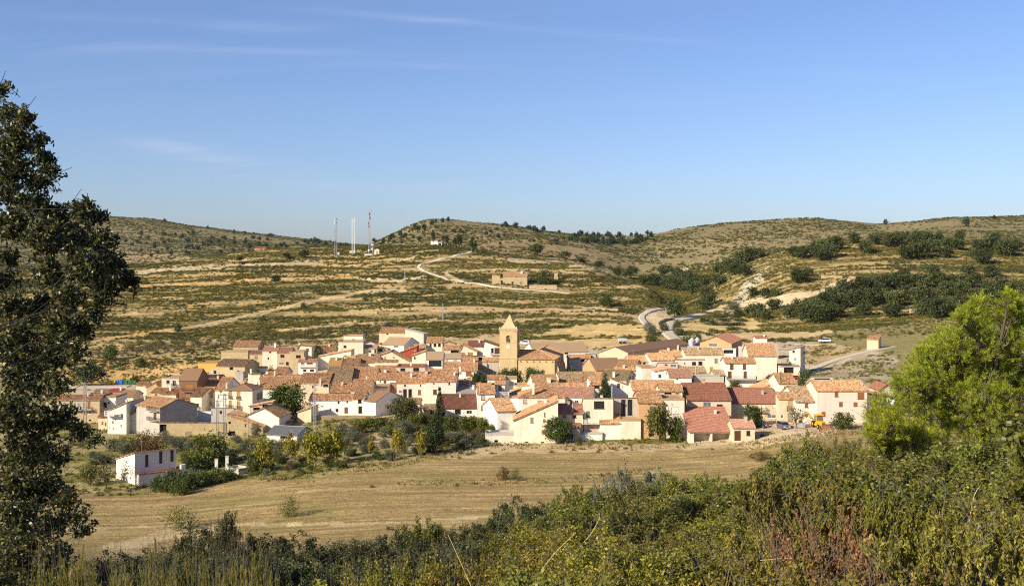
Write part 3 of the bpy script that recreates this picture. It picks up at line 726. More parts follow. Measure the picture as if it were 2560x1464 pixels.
ribbon('dirt_road', [(410,830),(500,815),(620,788),(740,762),(900,731),(1010,722)], 1.9, 'dirt_road', 0.15, 300)
def wall_line(name, pts, h, thick, mat, label, dmin=300, step=3.0, group=None, cat='wall'):
    c = world_line(pts, step, dmin, 5); tn = np.gradient(c, axis=0); tn /= np.linalg.norm(tn, axis=1)[:, None]; nm = np.stack([-tn[:, 1], tn[:, 0]], 1)
    z = mesh_z(c[:, 0], c[:, 1]); b = MB()
    r = random.Random(len(label))
    hh = [h * r.uniform(0.75, 1.1) for _ in c]
    acc = 0
    for k in range(len(c)-1):
        L = float(np.linalg.norm(c[k+1]-c[k])); u0, u1 = acc, acc + L; acc = u1
        A = [(c[i] + s*nm[i]*thick/2, z[i], hh[i]) for i, s in ((k,-1),(k+1,-1),(k+1,1),(k,1))]
        lo_ = [(*a[0], a[1]-0.6) for a in A]; hi_ = [(*a[0], a[1]+a[2]) for a in A]
        for i, j in ((0,1),(2,3)):
            b.face([lo_[i], lo_[j], hi_[j], hi_[i]], [(u0,0),(u1,0),(u1,A[j][2]),(u0,A[i][2])] if i == 0 else [(u1,0),(u0,0),(u0,A[j][2]),(u1,A[i][2])])
        b.face(hi_, [(u0,0),(u1,0),(u1,thick),(u0,thick)])
        if k == 0: b.face([lo_[3], lo_[0], hi_[0], hi_[3]])
        if k == len(c)-2: b.face([lo_[1], lo_[2], hi_[2], hi_[1]])
    o = b.build(name, mat); tag(o, label, cat, group); return o
wall_line('retaining_wall', [(1652,826),(1646,816),(1652,808),(1672,802),(1690,799)], 1.6, 0.4, 'rubble', 'dark curved retaining wall beside the bend of the valley road', 350, 2.0)
for pts, h, lab in (([(958,790),(1100,787),(1180,785)], 1.5, 'long dry stone terrace wall on the slope above the grey blank wall'),
                    ([(1020,775),(1200,772),(1400,777),(1500,780)], 1.5, 'uppermost long dry stone terrace wall behind the bell tower'),
                    ([(850,788),(930,782),(955,784)], 1.4, 'short stone terrace wall left of the long terrace walls'),
                    ([(1240,795),(1300,790),(1345,788)], 1.3, 'stone terrace wall just above the bell tower spire'),
                    ([(1420,770),(1480,773),(1560,782)], 1.5, 'stone terrace wall below the bushes left of the bare road bank'),
                    ([(2040,694),(2090,697),(2120,696)], 1.8, 'stone terrace wall at the end of the rising right hand track')):
    wall_line('terrace_wall', pts, h, 0.6, 'rubble', lab)
# ------------------------------------------------------------------ buildings
CORR = {'tile', 'tileold', 'tileor', 'tilered', 'tiledark', 'tilepink', 'tilegreen', 'galvroof'}
def clip_col(poly, u):
    vs_ = []
    n = len(poly)
    for i in range(n):
        (u0, v0), (u1, v1) = poly[i], poly[(i+1) % n]
        if abs(u1-u0) < 1e-9:
            if abs(u-u0) < 1e-6: vs_ += [v0, v1]
        elif min(u0, u1) - 1e-6 <= u <= max(u0, u1) + 1e-6:
            vs_.append(v0 + (v1-v0)*(u-u0)/(u1-u0))
    return (min(vs_), max(vs_)) if vs_ else (0, 0)
def roof_plane(b, O, U, V, poly, mat, thick=0.14, period=0.24, amp=0.1):
    O, U, V = Vector(O), Vector(U).normalized(), Vector(V).normalized(); N = U.cross(V)
    P = lambda u, v, h: O + U*u + V*v + N*h
    top = [P(u, v, 0.0) for u, v in poly]; bot = [P(u, v, -thick) for u, v in poly]
    n = len(poly)
    b.face(top, list(poly)); b.face(bot[::-1], list(poly)[::-1])
    for i in range(n):
        j = (i+1) % n; b.face([bot[i], bot[j], top[j], top[i]], [poly[i], poly[j], poly[j], poly[i]])
    if mat in CORR:
        us = [p[0] for p in poly]; a0, a1 = min(us), max(us)
        k = max(1, round((a1-a0)/period)); st = (a1-a0)/k/4
        prev = None
        for i in range(4*k+1):
            u = a0 + st*i; lo, hi = clip_col(poly, u)
            h = 0.012 + amp*(0.5 + 0.5*math.cos(i*math.pi/2))
            cur = (u, lo, hi, h)
            if prev:
                q = [P(prev[0], prev[1], prev[3]), P(u, lo, h), P(u, hi, h), P(prev[0], prev[2], prev[3])]
                b.face(q, [(prev[0], prev[1]), (u, lo), (u, hi), (prev[0], prev[2])])
                b.face([P(prev[0], prev[1], -0.02), P(u, lo, -0.02), P(u, lo, h), P(prev[0], prev[1], prev[3])], [(prev[0], lo)]*4)
            prev = cur
WK = {'g': ('framewhite', 'glass', 1), 'gb': ('framebrown', 'glass', 1), 'gd': ('ironblack', 'glass', 1), 'gl': ('framewhite', 'glasslit', 1), 'sb': ('framebrown', 'woodbrown', 0),
      'so': ('woodbrown', 'woodshut', 0), 'sy': ('woodbrown', 'woodyellow', 0), 'sp': ('framebrown', 'shutterpink', 0), 'sw': ('trim', 'shutterwhite', 0), 'sg': ('woodgrey', 'woodgrey', 0),
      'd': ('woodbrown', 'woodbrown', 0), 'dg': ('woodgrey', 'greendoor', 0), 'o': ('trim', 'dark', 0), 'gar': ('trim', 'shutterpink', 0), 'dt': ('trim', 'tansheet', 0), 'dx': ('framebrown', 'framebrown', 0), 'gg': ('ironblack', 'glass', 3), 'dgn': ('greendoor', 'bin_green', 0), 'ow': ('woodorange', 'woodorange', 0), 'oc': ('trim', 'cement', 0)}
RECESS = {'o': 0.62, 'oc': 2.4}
def window(parent, kind, O, Udir, Nrm, u0, u1, z0, z1, name='window'):
    fr, pn, bars = WK[kind]
    Ud = Vector(Udir); Nn = Vector(Nrm)
    Mx = Matrix(((Ud.x, -Nn.x, 0, O[0]), (Ud.y, -Nn.y, 0, O[1]), (0, 0, 1, 0), (0, 0, 0, 1)))
    w = 0.07 if (u1-u0) > 0.5 else 0.05
    deep = RECESS.get(kind); rec = 0.16
    b = MB()
    door = kind in ('d', 'dg', 'gar', 'dt', 'dx', 'dgn', 'ow')
    if not deep:
        b.box((u0, 0.02, z0), (u0+w, rec, z1), 0, Mx); b.box((u1-w, 0.02, z0), (u1, rec, z1), 0, Mx)
        b.box((u0+w, 0.02, z1-w), (u1-w, rec, z1), 0, Mx)
        b.box((u0+w, 0.02, z0), (u1-w, rec, z0+w), 0, Mx)
        for k in range(bars):
            c = u0 + (u1-u0)*(k+1)/(bars+1); b.box((c-0.03, 0.06, z0+w), (c+0.03, rec, z1-w), 0, Mx)
        if bars == 3:
            for k in range(2):
                c = z0 + (z1-z0)*(k+1)/3; b.box((u0+w, 0.07, c-0.03), (u1-w, rec-0.02, c+0.03), 0, Mx)
    if not door: b.box((u0-0.06, -0.08, z0-0.08), (u1+0.06, 0.03, z0-0.002), 0, Mx)
    fo = b.build('door' if door else name, fr, parent)
    p = MB()
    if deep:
        p.box((u0, deep-0.07, z0), (u1, deep-0.02, z1), 0, Mx)  # sheet closing an open hole, no glass; dark ones paint in the shade
    elif pn.startswith('glass'):
        p.box((u0+w, 0.11, z0+w), (u1-w, 0.13, z1-w), 0, Mx)
    else:
        n = max(1, int(round((u1-u0)/0.5)))
        for k in range(n):
            a0 = u0+w+(u1-u0-2*w)*k/n; a1 = u0+w+(u1-u0-2*w)*(k+1)/n
            p.box((a0+0.008, 0.07, z0+w), (a1-0.008, 0.12, z1-w), 0, Mx)
            if not door and (z1-z0) > 0.6:
                m = 6
                for q in range(m):
                    zc = z0+w+(z1-z0-2*w)*(q+0.5)/m
                    p.box((a0+0.06, 0.05, zc-0.03), (a1-0.06, 0.075, zc+0.03), 0, Mx)
    p.build('door_panel' if door else ('pane_or_back' if pn.startswith('glass') or deep else 'shutter'), pn, fo)
def wall_face(b, O, Ud, Nn, L, prof, wins, zb=0.0):
    """one wall with real openings: prof is the top edge [(u,z)...]"""
    top = lambda u: float(np.interp(u, [p[0] for p in prof], [p[1] for p in prof]))
    us = sorted(set([0.0, L] + [p[0] for p in prof if 0 < p[0] < L] + [w[i] for w in wins for i in (0, 1)]))
    P = lambda u, z, dpt=0.0: (O[0]+Ud[0]*u-Nn[0]*dpt, O[1]+Ud[1]*u-Nn[1]*dpt, z)
    for a, c in zip(us, us[1:]):
        if c - a < 1e-5: continue
        m = (a+c)/2
        holes = sorted([(w[2], w[3]) for w in wins if w[0]-1e-6 <= m <= w[1]+1e-6])
        z = zb
        for h0, h1 in holes:
            if h0 > z: b.face([P(a, z), P(c, z), P(c, h0), P(a, h0)], [(a, z), (c, z), (c, h0), (a, h0)])
            z = max(z, h1)
        b.face([P(a, z), P(c, z), P(c, top(c)), P(a, top(a))], [(a, z), (c, z), (c, top(c)), (a, top(a))])
    for w in wins:
        a, c, z0, z1 = w[:4]; D = RECESS.get(w[4], 0.2)
        for q in (((a, z0, 0), (a, z0, D), (a, z1, D), (a, z1, 0)), ((c, z0, D), (c, z0, 0), (c, z1, 0), (c, z1, D)),
                  ((a, z1, 0), (a, z1, D), (c, z1, D), (c, z1, 0)), ((a, z0, D), (a, z0, 0), (c, z0, 0), (c, z0, D)), ((a, z0, D), (c, z0, D), (c, z1, D), (a, z1, D))):
            b.face([P(*x) for x in q], [(x[0]+x[2], x[1]) for x in q])
BLD = []
def solve_d(px, ye, H, b):
    if b is not None:
        h = hit(px, b, 120); return h[1]
    D = np.arange(195*S, 560*S, 0.5); k = (px-CX)/F
    f = (ZC - (ye-HY)*D/F) - ground_xy(k*D, D) - H
    s = np.nonzero(f < 0)[0]
    return float(D[s[0]]) if len(s) else 480.0
def h(label, xl, xr, ye, roof, wall, tile='tile', H=5.0, b=None, d=None, rot=0, pitch=19, W=(), R=(), L=(), C_=(), cat='house', name='house', over=0.3, flue=(), bal=(), zbase=None, dish=(), group=None, eavetrim=True):
    d = d if d is not None else solve_d(xl, ye, H, b)
    a = math.radians(rot); ca, sa = math.cos(a), math.sin(a)
    x0, y0 = (xl-CX)/F*d, d
    kx = (xr-CX)/F
    w = (kx*y0 - x0) / (ca - kx*sa)
    ze = ZC - (ye-HY)*d/F
    tp = math.tan(math.radians(pitch))
    kind = roof[0]
    def depth_at(u, v): return y0 + u*sa + v*ca
    def row2z(py, u, v): return ZC - (py-HY)*depth_at(u, v)/F
    if kind in ('gx', 'mf'):
        yr = roof[1]; lo, hi = 0.3, 25.0
        for _ in range(40):
            m = (lo+hi)/2; pr = HY + (ZC - (ze+m*tp))*F/depth_at(w/2, m)
            if pr > yr: lo = m
            else: hi = m
        run = lo; zr = ze + run*tp
        D = run if kind == 'mf' else (roof[2] if len(roof) > 2 else 2*run)
        if kind == 'gx': zbk = zr - (D-run)*tp
        else: zbk = zr
        pf = [(0, ze), (w, ze)]; ps = [(0, ze), (run, zr), (D, zbk)] if kind == 'gx' else [(0, ze), (D, zr)]
    elif kind == 'gy':
        xp, yp, ye2, D = roof[1:5]
        k2 = (xp-CX)/F; ua = (k2*y0-x0)/(ca-k2*sa); za = row2z(yp, ua, 0); zr2 = row2z(ye2, w, 0)
        pf = [(0, ze), (ua, za), (w, zr2)]; zbk = None
    elif kind in ('ml', 'mr'):
        ye2, D = roof[1:3]; zr2 = row2z(ye2, w, 0); pf = [(0, ze), (w, zr2)]
    elif kind == 'flat':
        D = roof[1]; pf = [(0, ze), (w, ze)]
    elif kind == 'hip':
        D = roof[1]; pf = [(0, ze), (w, ze)]
        if len(roof) > 2:   # ridge row given
            lo, hi = 3.0, 40.0
            for _ in range(40):
                m = (lo+hi)/2; rn = min(w, m)/2; pr = HY + (ZC-(ze+rn*tp))*F/depth_at(w/2, rn)
                if pr > roof[2] and m < w: lo = m
                else: hi = m
            D = max(lo, roof[1])
    elif kind == 'mb':
        D = roof[1]; pf = [(0, ze), (w, ze)]
    # foot of the walls
    corners = [(x0 + ca*u - sa*v, y0 + sa*u + ca*v) for u in (0, w) for v in (0, D)]
    zb = min(mz(*c) for c in corners) - 0.25 if zbase is None else zbase
    root = empty(name, (x0, y0, zb), a, label, cat, group)
    rel = lambda p: [(u, z-zb) for u, z in p]
    def px_rect(face, x_0, y_0, x_1, y_1):
        """pixel rectangle -> (u0,u1,z0,z1) on a wall"""
        Of, Uf, Lf = face
        wx, wy = x0 + ca*Of[0] - sa*Of[1], y0 + sa*Of[0] + ca*Of[1]
        ux, uy = ca*Uf[0]-sa*Uf[1], sa*Uf[0]+ca*Uf[1]
        def one(px): k = (px-CX)/F; return (k*wy-wx)/(ux-k*uy)
        u0_, u1_ = sorted((one(x_0), one(x_1)))
        um = (u0_+u1_)/2; dm = wy + uy*um
        return u0_, u1_, ZC-(y_1-HY)*dm/F - zb, ZC-(y_0-HY)*dm/F - zb
    faces = {'F': ((0, 0), (1, 0), w, (0, -1)), 'R': ((w, 0), (0, 1), D, (1, 0)), 'L': ((0, D), (0, -1), D, (-1, 0)), 'B': ((w, D), (-1, 0), w, (0, 1))}
    if kind in ('gx', 'mf'):
        prof = {'F': pf, 'R': ps, 'L': [(D-u, z) for u, z in ps][::-1], 'B': [(0, zbk), (w, zbk)]}
    elif kind in ('gy', 'ml', 'mr'):
        zl_, zr_ = pf[0][1], pf[-1][1]
        prof = {'F': pf, 'R': [(0, zr_), (D, zr_)], 'L': [(0, zl_), (D, zl_)], 'B': [(w-u, z) for u, z in pf][::-1]}
    elif kind == 'mb':
        zk = ze - D*tp; prof = {'F': pf, 'R': [(0, ze), (D, zk)], 'L': [(0, zk), (D, ze)], 'B': [(0, zk), (w, zk)]}
    else:
        prof = {'F': pf, 'R': [(0, ze), (D, ze)], 'L': [(0, ze), (D, ze)], 'B': [(0, ze), (w, ze)]}
    wb = MB(); todo = []
    for key, lst in (('F', W), ('R', R), ('L', L), ('B', ())):
        Of, Uf, Lf, Nf = faces[key]; wins = []
        for q in lst:
            u0_, u1_, z0_, z1_ = px_rect((Of, Uf, Lf), *q[1:5])
            u0_ = max(u0_, 0.12); u1_ = min(u1_, Lf-0.12); z0_ = max(z0_, 0.3)
            tm = min(np.interp(u0_, [p[0] for p in prof[key]], [p[1] for p in prof[key]]), np.interp(u1_, [p[0] for p in prof[key]], [p[1] for p in prof[key]])) - zb
            z1_ = min(z1_, tm-0.1)
            if u1_-u0_ < 0.15 or z1_-z0_ < 0.15: continue
            wins.append((u0_, u1_, z0_, z1_, q[0]))
        wall_face(wb, Of, Uf, Nf, Lf, rel(prof[key]), wins)
        todo += [(key, x) for x in wins]
    wo = wb.build('wall', wall, root)
    for key, x in todo:
        Of, Uf, Lf, Nf = faces[key]; window(root, x[4], Of, Uf, Nf, *x[:4])
    # roof
    rb = MB(); planes = []
    def plane(O, U, V, poly):
        roof_plane(rb, O, U, V, poly, tile); planes.append((Vector(O), Vector(U).normalized(), Vector(V).normalized(), poly))
    ov = over; c_, s_ = 1/math.hypot(1, tp), tp/math.hypot(1, tp)
    lift = 0.15
    if kind in ('gx', 'mf'):
        Ls = run/c_; g = 0.2
        ex = 0.0 if kind == 'gx' else 0.15
        plane((-g, 0, ze-zb+lift), (1, 0, 0), (0, c_, s_), [(0, -ov), (w+2*g, -ov), (w+2*g, Ls+ex), (0, Ls+ex)])
        if kind == 'gx':
            Lb = (D-run)/c_
            plane((w+g, D, zbk-zb+lift), (-1, 0, 0), (0, -c_, s_), [(0, -ov), (w+2*g, -ov), (w+2*g, Lb), (0, Lb)])
            if tile in CORR:
                n = max(2, int(w/0.8))
                for k in range(n): rb.tube((-g+(w+2*g)*k/n, run, zr-zb+lift+0.03), (-g+(w+2*g)*(k+1)/n+0.05, run, zr-zb+lift+0.05), 0.11, 0.09, 6)
    elif kind == 'gy':
        for (O_u, O_z, T_u, T_z, sgn) in ((pf[0][0], pf[0][1], pf[1][0], pf[1][1], 1), (pf[2][0], pf[2][1], pf[1][0], pf[1][1], -1)):
            dx = abs(T_u-O_u); dz = T_z-O_z; Lh = math.hypot(dx, dz)
            if Lh < 0.05: continue
            g = 0.25
            O = (O_u, D+g, O_z-zb+lift) if sgn > 0 else (O_u, -g, O_z-zb+lift)
            plane(O, (0, -sgn, 0), (sgn*dx/Lh, 0, dz/Lh), [(0, -ov), (D+2*g, -ov), (D+2*g, Lh), (0, Lh)])
        if tile in CORR:
            n = max(2, int(D/0.8))
            for k in range(n): rb.tube((pf[1][0], -0.2+(D+.4)*k/n, za-zb+lift+0.03), (pf[1][0], -0.2+(D+.4)*(k+1)/n+0.05, za-zb+lift+0.05), 0.11, 0.09, 6)
    elif kind in ('ml', 'mr'):
        zl_, zr_ = pf[0][1], pf[1][1]; g = 0.25
        sgn = 1 if zr_ >= zl_ else -1
        Lh = math.hypot(w, zr_-zl_); O = (0, D+g, zl_-zb+lift) if sgn > 0 else (w, -g, zr_-zb+lift)
        plane(O, (0, -sgn, 0), (sgn*w/Lh, 0, abs(zr_-zl_)/Lh), [(0, -ov), (D+2*g, -ov), (D+2*g, Lh+0.15), (0, Lh+0.15)])
    elif kind == 'mb':
        plane((w+0.2, D, ze-D*tp-zb+lift), (-1, 0, 0), (0, -c_, s_), [(0, -ov), (w+.4, -ov), (w+.4, D/c_+0.2), (0, D/c_+0.2)])
    elif kind == 'flat':
        rb.box((0.22, 0.22, ze-zb-0.45), (w-0.22, D-0.22, ze-zb-0.3))
        for bx in (((-0.04, -0.04), (w+0.04, 0.22)), ((-0.04, D-0.22), (w+0.04, D+0.04)), ((-0.04, 0.22), (0.22, D-0.22)), ((w-0.22, 0.22), (w+0.04, D-0.22))):
            rb.box((*bx[0], ze-zb-0.46), (*bx[1], ze-zb+0.08))
    elif kind == 'hip':
        m = min(w, D)/2; Lh = m/c_; z_ = ze-zb+lift
        e = ov*c_  # eaves run out by ov along the slope
        if w >= D:
            plane((0, 0, z_), (1, 0, 0), (0, c_, s_), [(-e, -ov), (w+e, -ov), (w-m, Lh), (m, Lh)])
            plane((w, D, z_), (-1, 0, 0), (0, -c_, s_), [(-e, -ov), (w+e, -ov), (w-m, Lh), (m, Lh)])
            plane((w, 0, z_), (0, 1, 0), (-c_, 0, s_), [(-e, -ov), (D+e, -ov), (D/2, Lh)])
            plane((0, D, z_), (0, -1, 0), (c_, 0, s_), [(-e, -ov), (D+e, -ov), (D/2, Lh)])
            rd = [(m, D/2), (w-m, D/2)]
        else:
            plane((0, 0, z_), (1, 0, 0), (0, c_, s_), [(-e, -ov), (w+e, -ov), (w/2, Lh)])
            plane((w, D, z_), (-1, 0, 0), (0, -c_, s_), [(-e, -ov), (w+e, -ov), (w/2, Lh)])
            plane((w, 0, z_), (0, 1, 0), (-c_, 0, s_), [(-e, -ov), (D+e, -ov), (D-m, Lh), (m, Lh)])
            plane((0, D, z_), (0, -1, 0), (c_, 0, s_), [(-e, -ov), (D+e, -ov), (D-m, Lh), (m, Lh)])
            rd = [(w/2, m), (w/2, D-m)]
        zt = z_ + m*tp
        for (cx_, cy_), r_ in (((0, 0), 0), ((w, 0), 1), ((0, D), 0), ((w, D), 1)):
            q = min(rd, key=lambda t_: (t_[0]-cx_)**2 + (t_[1]-cy_)**2)
            rb.tube((cx_, cy_, z_+0.03), (q[0], q[1], zt+0.04), 0.11, 0.11, 6)
        if rd[0] != rd[1]: rb.tube((*rd[0], zt+0.04), (*rd[1], zt+0.04), 0.11, 0.11, 6)
    ro = rb.build('roof', tile, root)
    # things fixed on the roof: sight line against the roof planes, in the building's own frame
    inv = Matrix.Rotation(-a, 3, 'Z')
    cam_l = inv @ Vector((-x0, -y0, ZC-zb))
    def on_roof(px, py):
        dr = inv @ Vector(((px-CX)/F, 1.0, -(py-HY)/F)); best = None
        for O, U, V, poly in planes:
            N = U.cross(V); dn = dr.dot(N)
            if abs(dn) < 1e-6: continue
            t_ = (O-cam_l).dot(N)/dn; p = cam_l + dr*t_; u = (p-O).dot(U); v = (p-O).dot(V)
            us = [q[0] for q in poly]; vv = [q[1] for q in poly]
            if min(us)-0.6 <= u <= max(us)+0.6 and min(vv)-0.8 <= v <= max(vv)+0.8 and (best is None or t_ < best[0]): best = (t_, p)
        if best is None:
            zt_ = ze - zb; t_ = (zt_-cam_l.z)/dr.z; p = cam_l + dr*t_; p.x = min(max(p.x, 0.5), w-0.5); p.y = min(max(p.y, 0.4), D-0.5)
            return p
        return best[1]
    for q in [c for c in C_ if c]:
        p = on_roof(q[0], q[2]); hh = (q[2]-q[1])*d/F; cw = (q[3]*d/F if len(q) > 3 else 0.6)/2; cm = q[4] if len(q) > 4 else 'cream'
        cb = MB(); cb.box((p.x-cw, p.y-cw, p.z-0.8), (p.x+cw, p.y+cw, p.z+hh-0.22))
        for k in (-1, 1):
            for j in (-1, 1): cb.box((p.x+k*cw*0.8-0.05, p.y+j*cw*0.8-0.05, p.z+hh-0.22), (p.x+k*cw*0.8+0.05, p.y+j*cw*0.8+0.05, p.z+hh-0.08))
        cb.box((p.x-cw*1.2, p.y-cw*1.2, p.z+hh-0.08), (p.x+cw*1.2, p.y+cw*1.2, p.z+hh))
        cb.build('chimney', cm, root)
    for q in flue:
        p = on_roof(q[0], q[2]); hh = (q[2]-q[1])*d/F
        cb = MB(); cb.tube((p.x, p.y, p.z-0.4), (p.x, p.y, p.z+hh-0.15), 0.11, 0.11, 8); cb.tube((p.x, p.y, p.z+hh-0.15), (p.x, p.y, p.z+hh), 0.2, 0.06, 8)
        cb.build('flue', q[3] if len(q) > 3 else 'galv', root)
    rr = random.Random(int(xl*7+ye))
    if tile in CORR and w > 4 and not C_ and cat == 'house' and rr.random() < 0.4: C_ = [None]
    for q in (C_ if C_ and C_[0] is None else ()):
        pl = planes[0]; us = [p_[0] for p_ in pl[3]]; vv = [p_[1] for p_ in pl[3]]; p = pl[0] + pl[1]*(min(us)+(max(us)-min(us))*rr.uniform(0.2, 0.8)) + pl[2]*(max(vv)*rr.uniform(0.55, 0.85)); cw = rr.uniform(0.2, 0.3)
        cb = MB(); cb.box((p.x-cw, p.y-cw, p.z-0.6), (p.x+cw, p.y+cw, p.z+0.85)); cb.box((p.x-cw*1.25, p.y-cw*1.25, p.z+0.852), (p.x+cw*1.25, p.y+cw*1.25, p.z+0.95)); cb.build('chimney', rr.choice(('cream', 'white', 'cement')), root)
    if planes and cat == 'house' and d < 430 and rr.random() < 0.45:
        pl = planes[0]; us = [p_[0] for p_ in pl[3]]; vv = [p_[1] for p_ in pl[3]]; p = pl[0] + pl[1]*(min(us)+(max(us)-min(us))*rr.uniform(0.15, 0.85)) + pl[2]*(max(vv)*rr.uniform(0.6, 0.95)); ah = rr.uniform(1.6, 2.6)
        cb = MB(); cb.tube((p.x, p.y, p.z-0.2), (p.x, p.y, p.z+ah), 0.025, 0.02, 4); cb.tube((p.x-0.6, p.y, p.z+ah-0.1), (p.x+0.6, p.y, p.z+ah-0.1), 0.018, 0.018, 4)
        for k in range(5): cb.tube((p.x-0.55+0.27*k, p.y-0.25, p.z+ah-0.1), (p.x-0.55+0.27*k, p.y+0.25, p.z+ah-0.1), 0.012, 0.012, 3)
        cb.build('aerial', 'metalgrey', root)
    for q in dish:
        p = on_roof(q[0], q[1]); cb = MB()
        cb.tube((p.x, p.y, p.z-0.2), (p.x, p.y, p.z+0.7), 0.03)
        for k in range(10):
            a0, a1 = 2*math.pi*k/10, 2*math.pi*(k+1)/10
            cb.face([(p.x, p.y-0.05, p.z+0.75), (p.x+0.4*math.cos(a0), p.y-0.2, p.z+0.75+0.4*math.sin(a0)), (p.x+0.4*math.cos(a1), p.y-0.2, p.z+0.75+0.4*math.sin(a1))])
        cb.build('satellite_dish', 'metalwhite', root)
    for q in bal:      # balcony: pixel box of its railing, how far it stands out, style
        u0_, u1_, z0_, z1_ = px_rect(faces['F'][:3], *q[:4]); out = q[4]; st = q[5]
        bb = MB(); bb.box((u0_, -out, z0_-0.14), (u1_, 0.01, z0_)); bo = bb.build('balcony', 'concrete' if st != 'w' else 'white', root)
        rb2 = MB()
        if st in ('w', 'grid'):
            for x_ in np.arange(u0_+0.15, u1_-0.05, 0.28): rb2.box((x_-0.05, -out+0.03, z0_), (x_+0.05, -out+0.11, z1_-0.08))
            rb2.box((u0_, -out, z1_-0.08), (u1_, -out+0.16, z1_)); rb2.box((u0_, -out+0.02, (z0_+z1_)/2-0.05), (u1_, -out+0.12, (z0_+z1_)/2+0.03))
            for x_ in (u0_, u1_-0.18): rb2.box((x_, -out-0.02, z0_), (x_+0.18, -out+0.18, z1_+0.06))
        else:
            for x_ in np.arange(u0_+0.06, u1_, 0.14): rb2.box((x_-0.012, -out+0.03, z0_), (x_+0.012, -out+0.055, z1_))
            for y_ in np.arange(-out+0.1, 0, 0.14):
                for x_ in (u0_+0.03, u1_-0.03): rb2.box((x_-0.012, y_, z0_), (x_+0.012, y_+0.024, z1_))
            for z_ in (z0_+0.06, z1_): rb2.box((u0_, -out+0.02, z_-0.03), (u1_, -out+0.07, z_+0.02))
        rb2.build('railing', 'terracotta' if st == 'grid0' else ('white' if st in ('w', 'grid') else 'ironblack'), bo)
    BLD.append((label, d, w, D, ze-zb))
    root['_g'] = 1; del root['_g']
    return dict(root=root, w=w, D=D, zb=zb, ze=ze, d=d, x0=x0, y0=y0, a=a, rect=lambda *p: px_rect(faces['F'][:3], *p))

sheet('galvroof', (0.30, 0.29, 0.275), 0.55, 0.25)
# --- far left
h('long tan house with terracotta roof and balcony row behind the oak', 112, 249, 1000, ('gx', 987), 'tan', 'tileor', b=1056, W=[('gl',x,1006,x+7,1020) for x in (150,162,173,184,195,207)] + [('so',219,1003,226,1019),('so',151,1031,158,1038),('so',162,1030,169,1039),('sp',210,1027,216,1034),('g',221,1027,228,1034),('o',222,1048,228,1052),('o',184,1029,193,1036)], bal=[(148,1016,232,1023,1.1,'i')])
h('small ochre annex with tiled lean-to roof beside the tall white house', 246, 268, 1043, ('mf', 1033), 'sand', 'tile', b=1073, W=[('so',254,1053,258,1060),('so',262,1055,266,1063)])
h('narrow white house with dark square window left of the balustrade', 249, 290, 990, ('flat', 9), 'white', 'tileold', b=1052, W=[('gd',257,1005,267,1018),('gd',270,1004,274,1008),('so',287,1001,295,1007)])
h('low house with old brown tiles beside the village road', 224, 270, 989, ('gx', 982), 'cream', 'tileold', H=4)
h('house with ribbed tile roof just below the recycling bins', 236, 272, 981, ('gx', 973), 'cream', 'tileold', H=4)
h('house with maroon metal roof', 271, 297, 987, ('gx', 971), 'cream', 'maroon', H=4.5, C_=[(302,966,975,4,'white')])
h('house with dull brown roof and white chimney next to the maroon roof', 299, 333, 992, ('gx', 975), 'cream', 'brownsheet', H=4.5)
h('small tiled house below the yellow bank, left of the white flat block', 341, 366, 963, ('gx', 955), 'cream', 'tile', H=4)
h('stone house with orange tiled gable below the green bins', 366, 394, 968, ('gy', 390, 955, 965, 8), 'stone', 'tileor', H=4.5, C_=[(374,962,968,3)])
h('tiled house with shaded end between the roofs at far left', 378, 415, 981, ('gx', 970), 'tan', 'tileor', H=4.5, rot=-14, W=[('o',388,984,392,990)])
h('low tiled house under the white flat block at far left', 400, 440, 985, ('gx', 972), 'cement', 'tile', H=4, rot=-12)
wh = h('tall white house with long sloping tiled roof at the left end', 269, 316, 1027, ('ml', 1007, 11), 'white', 'tileor', b=1084, rot=-5, W=[('g',280,1051,285,1059),('g',287,1045,291,1052),('sg',303,1033,307,1042),('g',301,1060,306,1068),('g',282,1068,286,1074),('g',273,1066,276,1072),('g',316,1062,320,1068)], bal=[(268,1025,292,1036,1.6,'w')])
h('white lean-to with tiled skirt roof against the tall white house', 314, 352, 1044, ('ml', 1024, 6), 'white', 'tileor', b=1080, rot=-22, W=[('g',314,1039,317,1046)], C_=[(363,990,1005,5)])
h('tiled upper house behind the tall white house', 316, 372, 1017, ('gx', 992), 'brick', 'tileor', d=299, rot=-18, W=[('g',320,1011,325,1019),('sg',342,1019,346,1024)], C_=[(363,988,1004,5,'cement')])
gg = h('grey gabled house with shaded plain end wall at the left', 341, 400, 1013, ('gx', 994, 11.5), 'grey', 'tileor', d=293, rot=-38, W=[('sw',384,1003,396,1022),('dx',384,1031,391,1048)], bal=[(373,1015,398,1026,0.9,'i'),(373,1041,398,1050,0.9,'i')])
h('white flat-roofed block with two windows below the yellow bank', 404, 448, 943, ('flat', 9), 'cream', 'tansheet', H=8, W=[('gb',416,950,424,958),('g',431,950,440,964)], bal=[(429,958,442,965,0.6,'i')])
h('white rooftop room on the flat-roofed block', 420, 449, 931, ('flat', 5), 'white', 'tansheet', d=382)
bh = h('narrow dark brown house with two balconies', 448, 493, 951, ('gx', 921), 'brownwall', 'brownsheet', H=8, pitch=27, W=[('ow',462,960,481,974),('ow',462,983,480,996)], bal=[(456,969,488,977,0.9,'i'),(456,992,488,999,0.9,'i')], flue=[(452,921,928)])
h('cream house with small iron balcony at the foot of the brown house', 476, 504, 991, ('gx', 970), 'cream', 'tileor', H=6, rot=-10, W=[('o',489,1008,497,1018),('sg',514,995,519,1001)], bal=[(485,1014,499,1025,0.7,'i')])
h('tall narrow yellowish house with yellow shutters', 504, 538, 984, ('gx', 968), 'sand', 'tileor', H=6, W=[('sy',526,984,532,993),('sy',525,1003,529,1011),('sg',512,995,519,1005)])
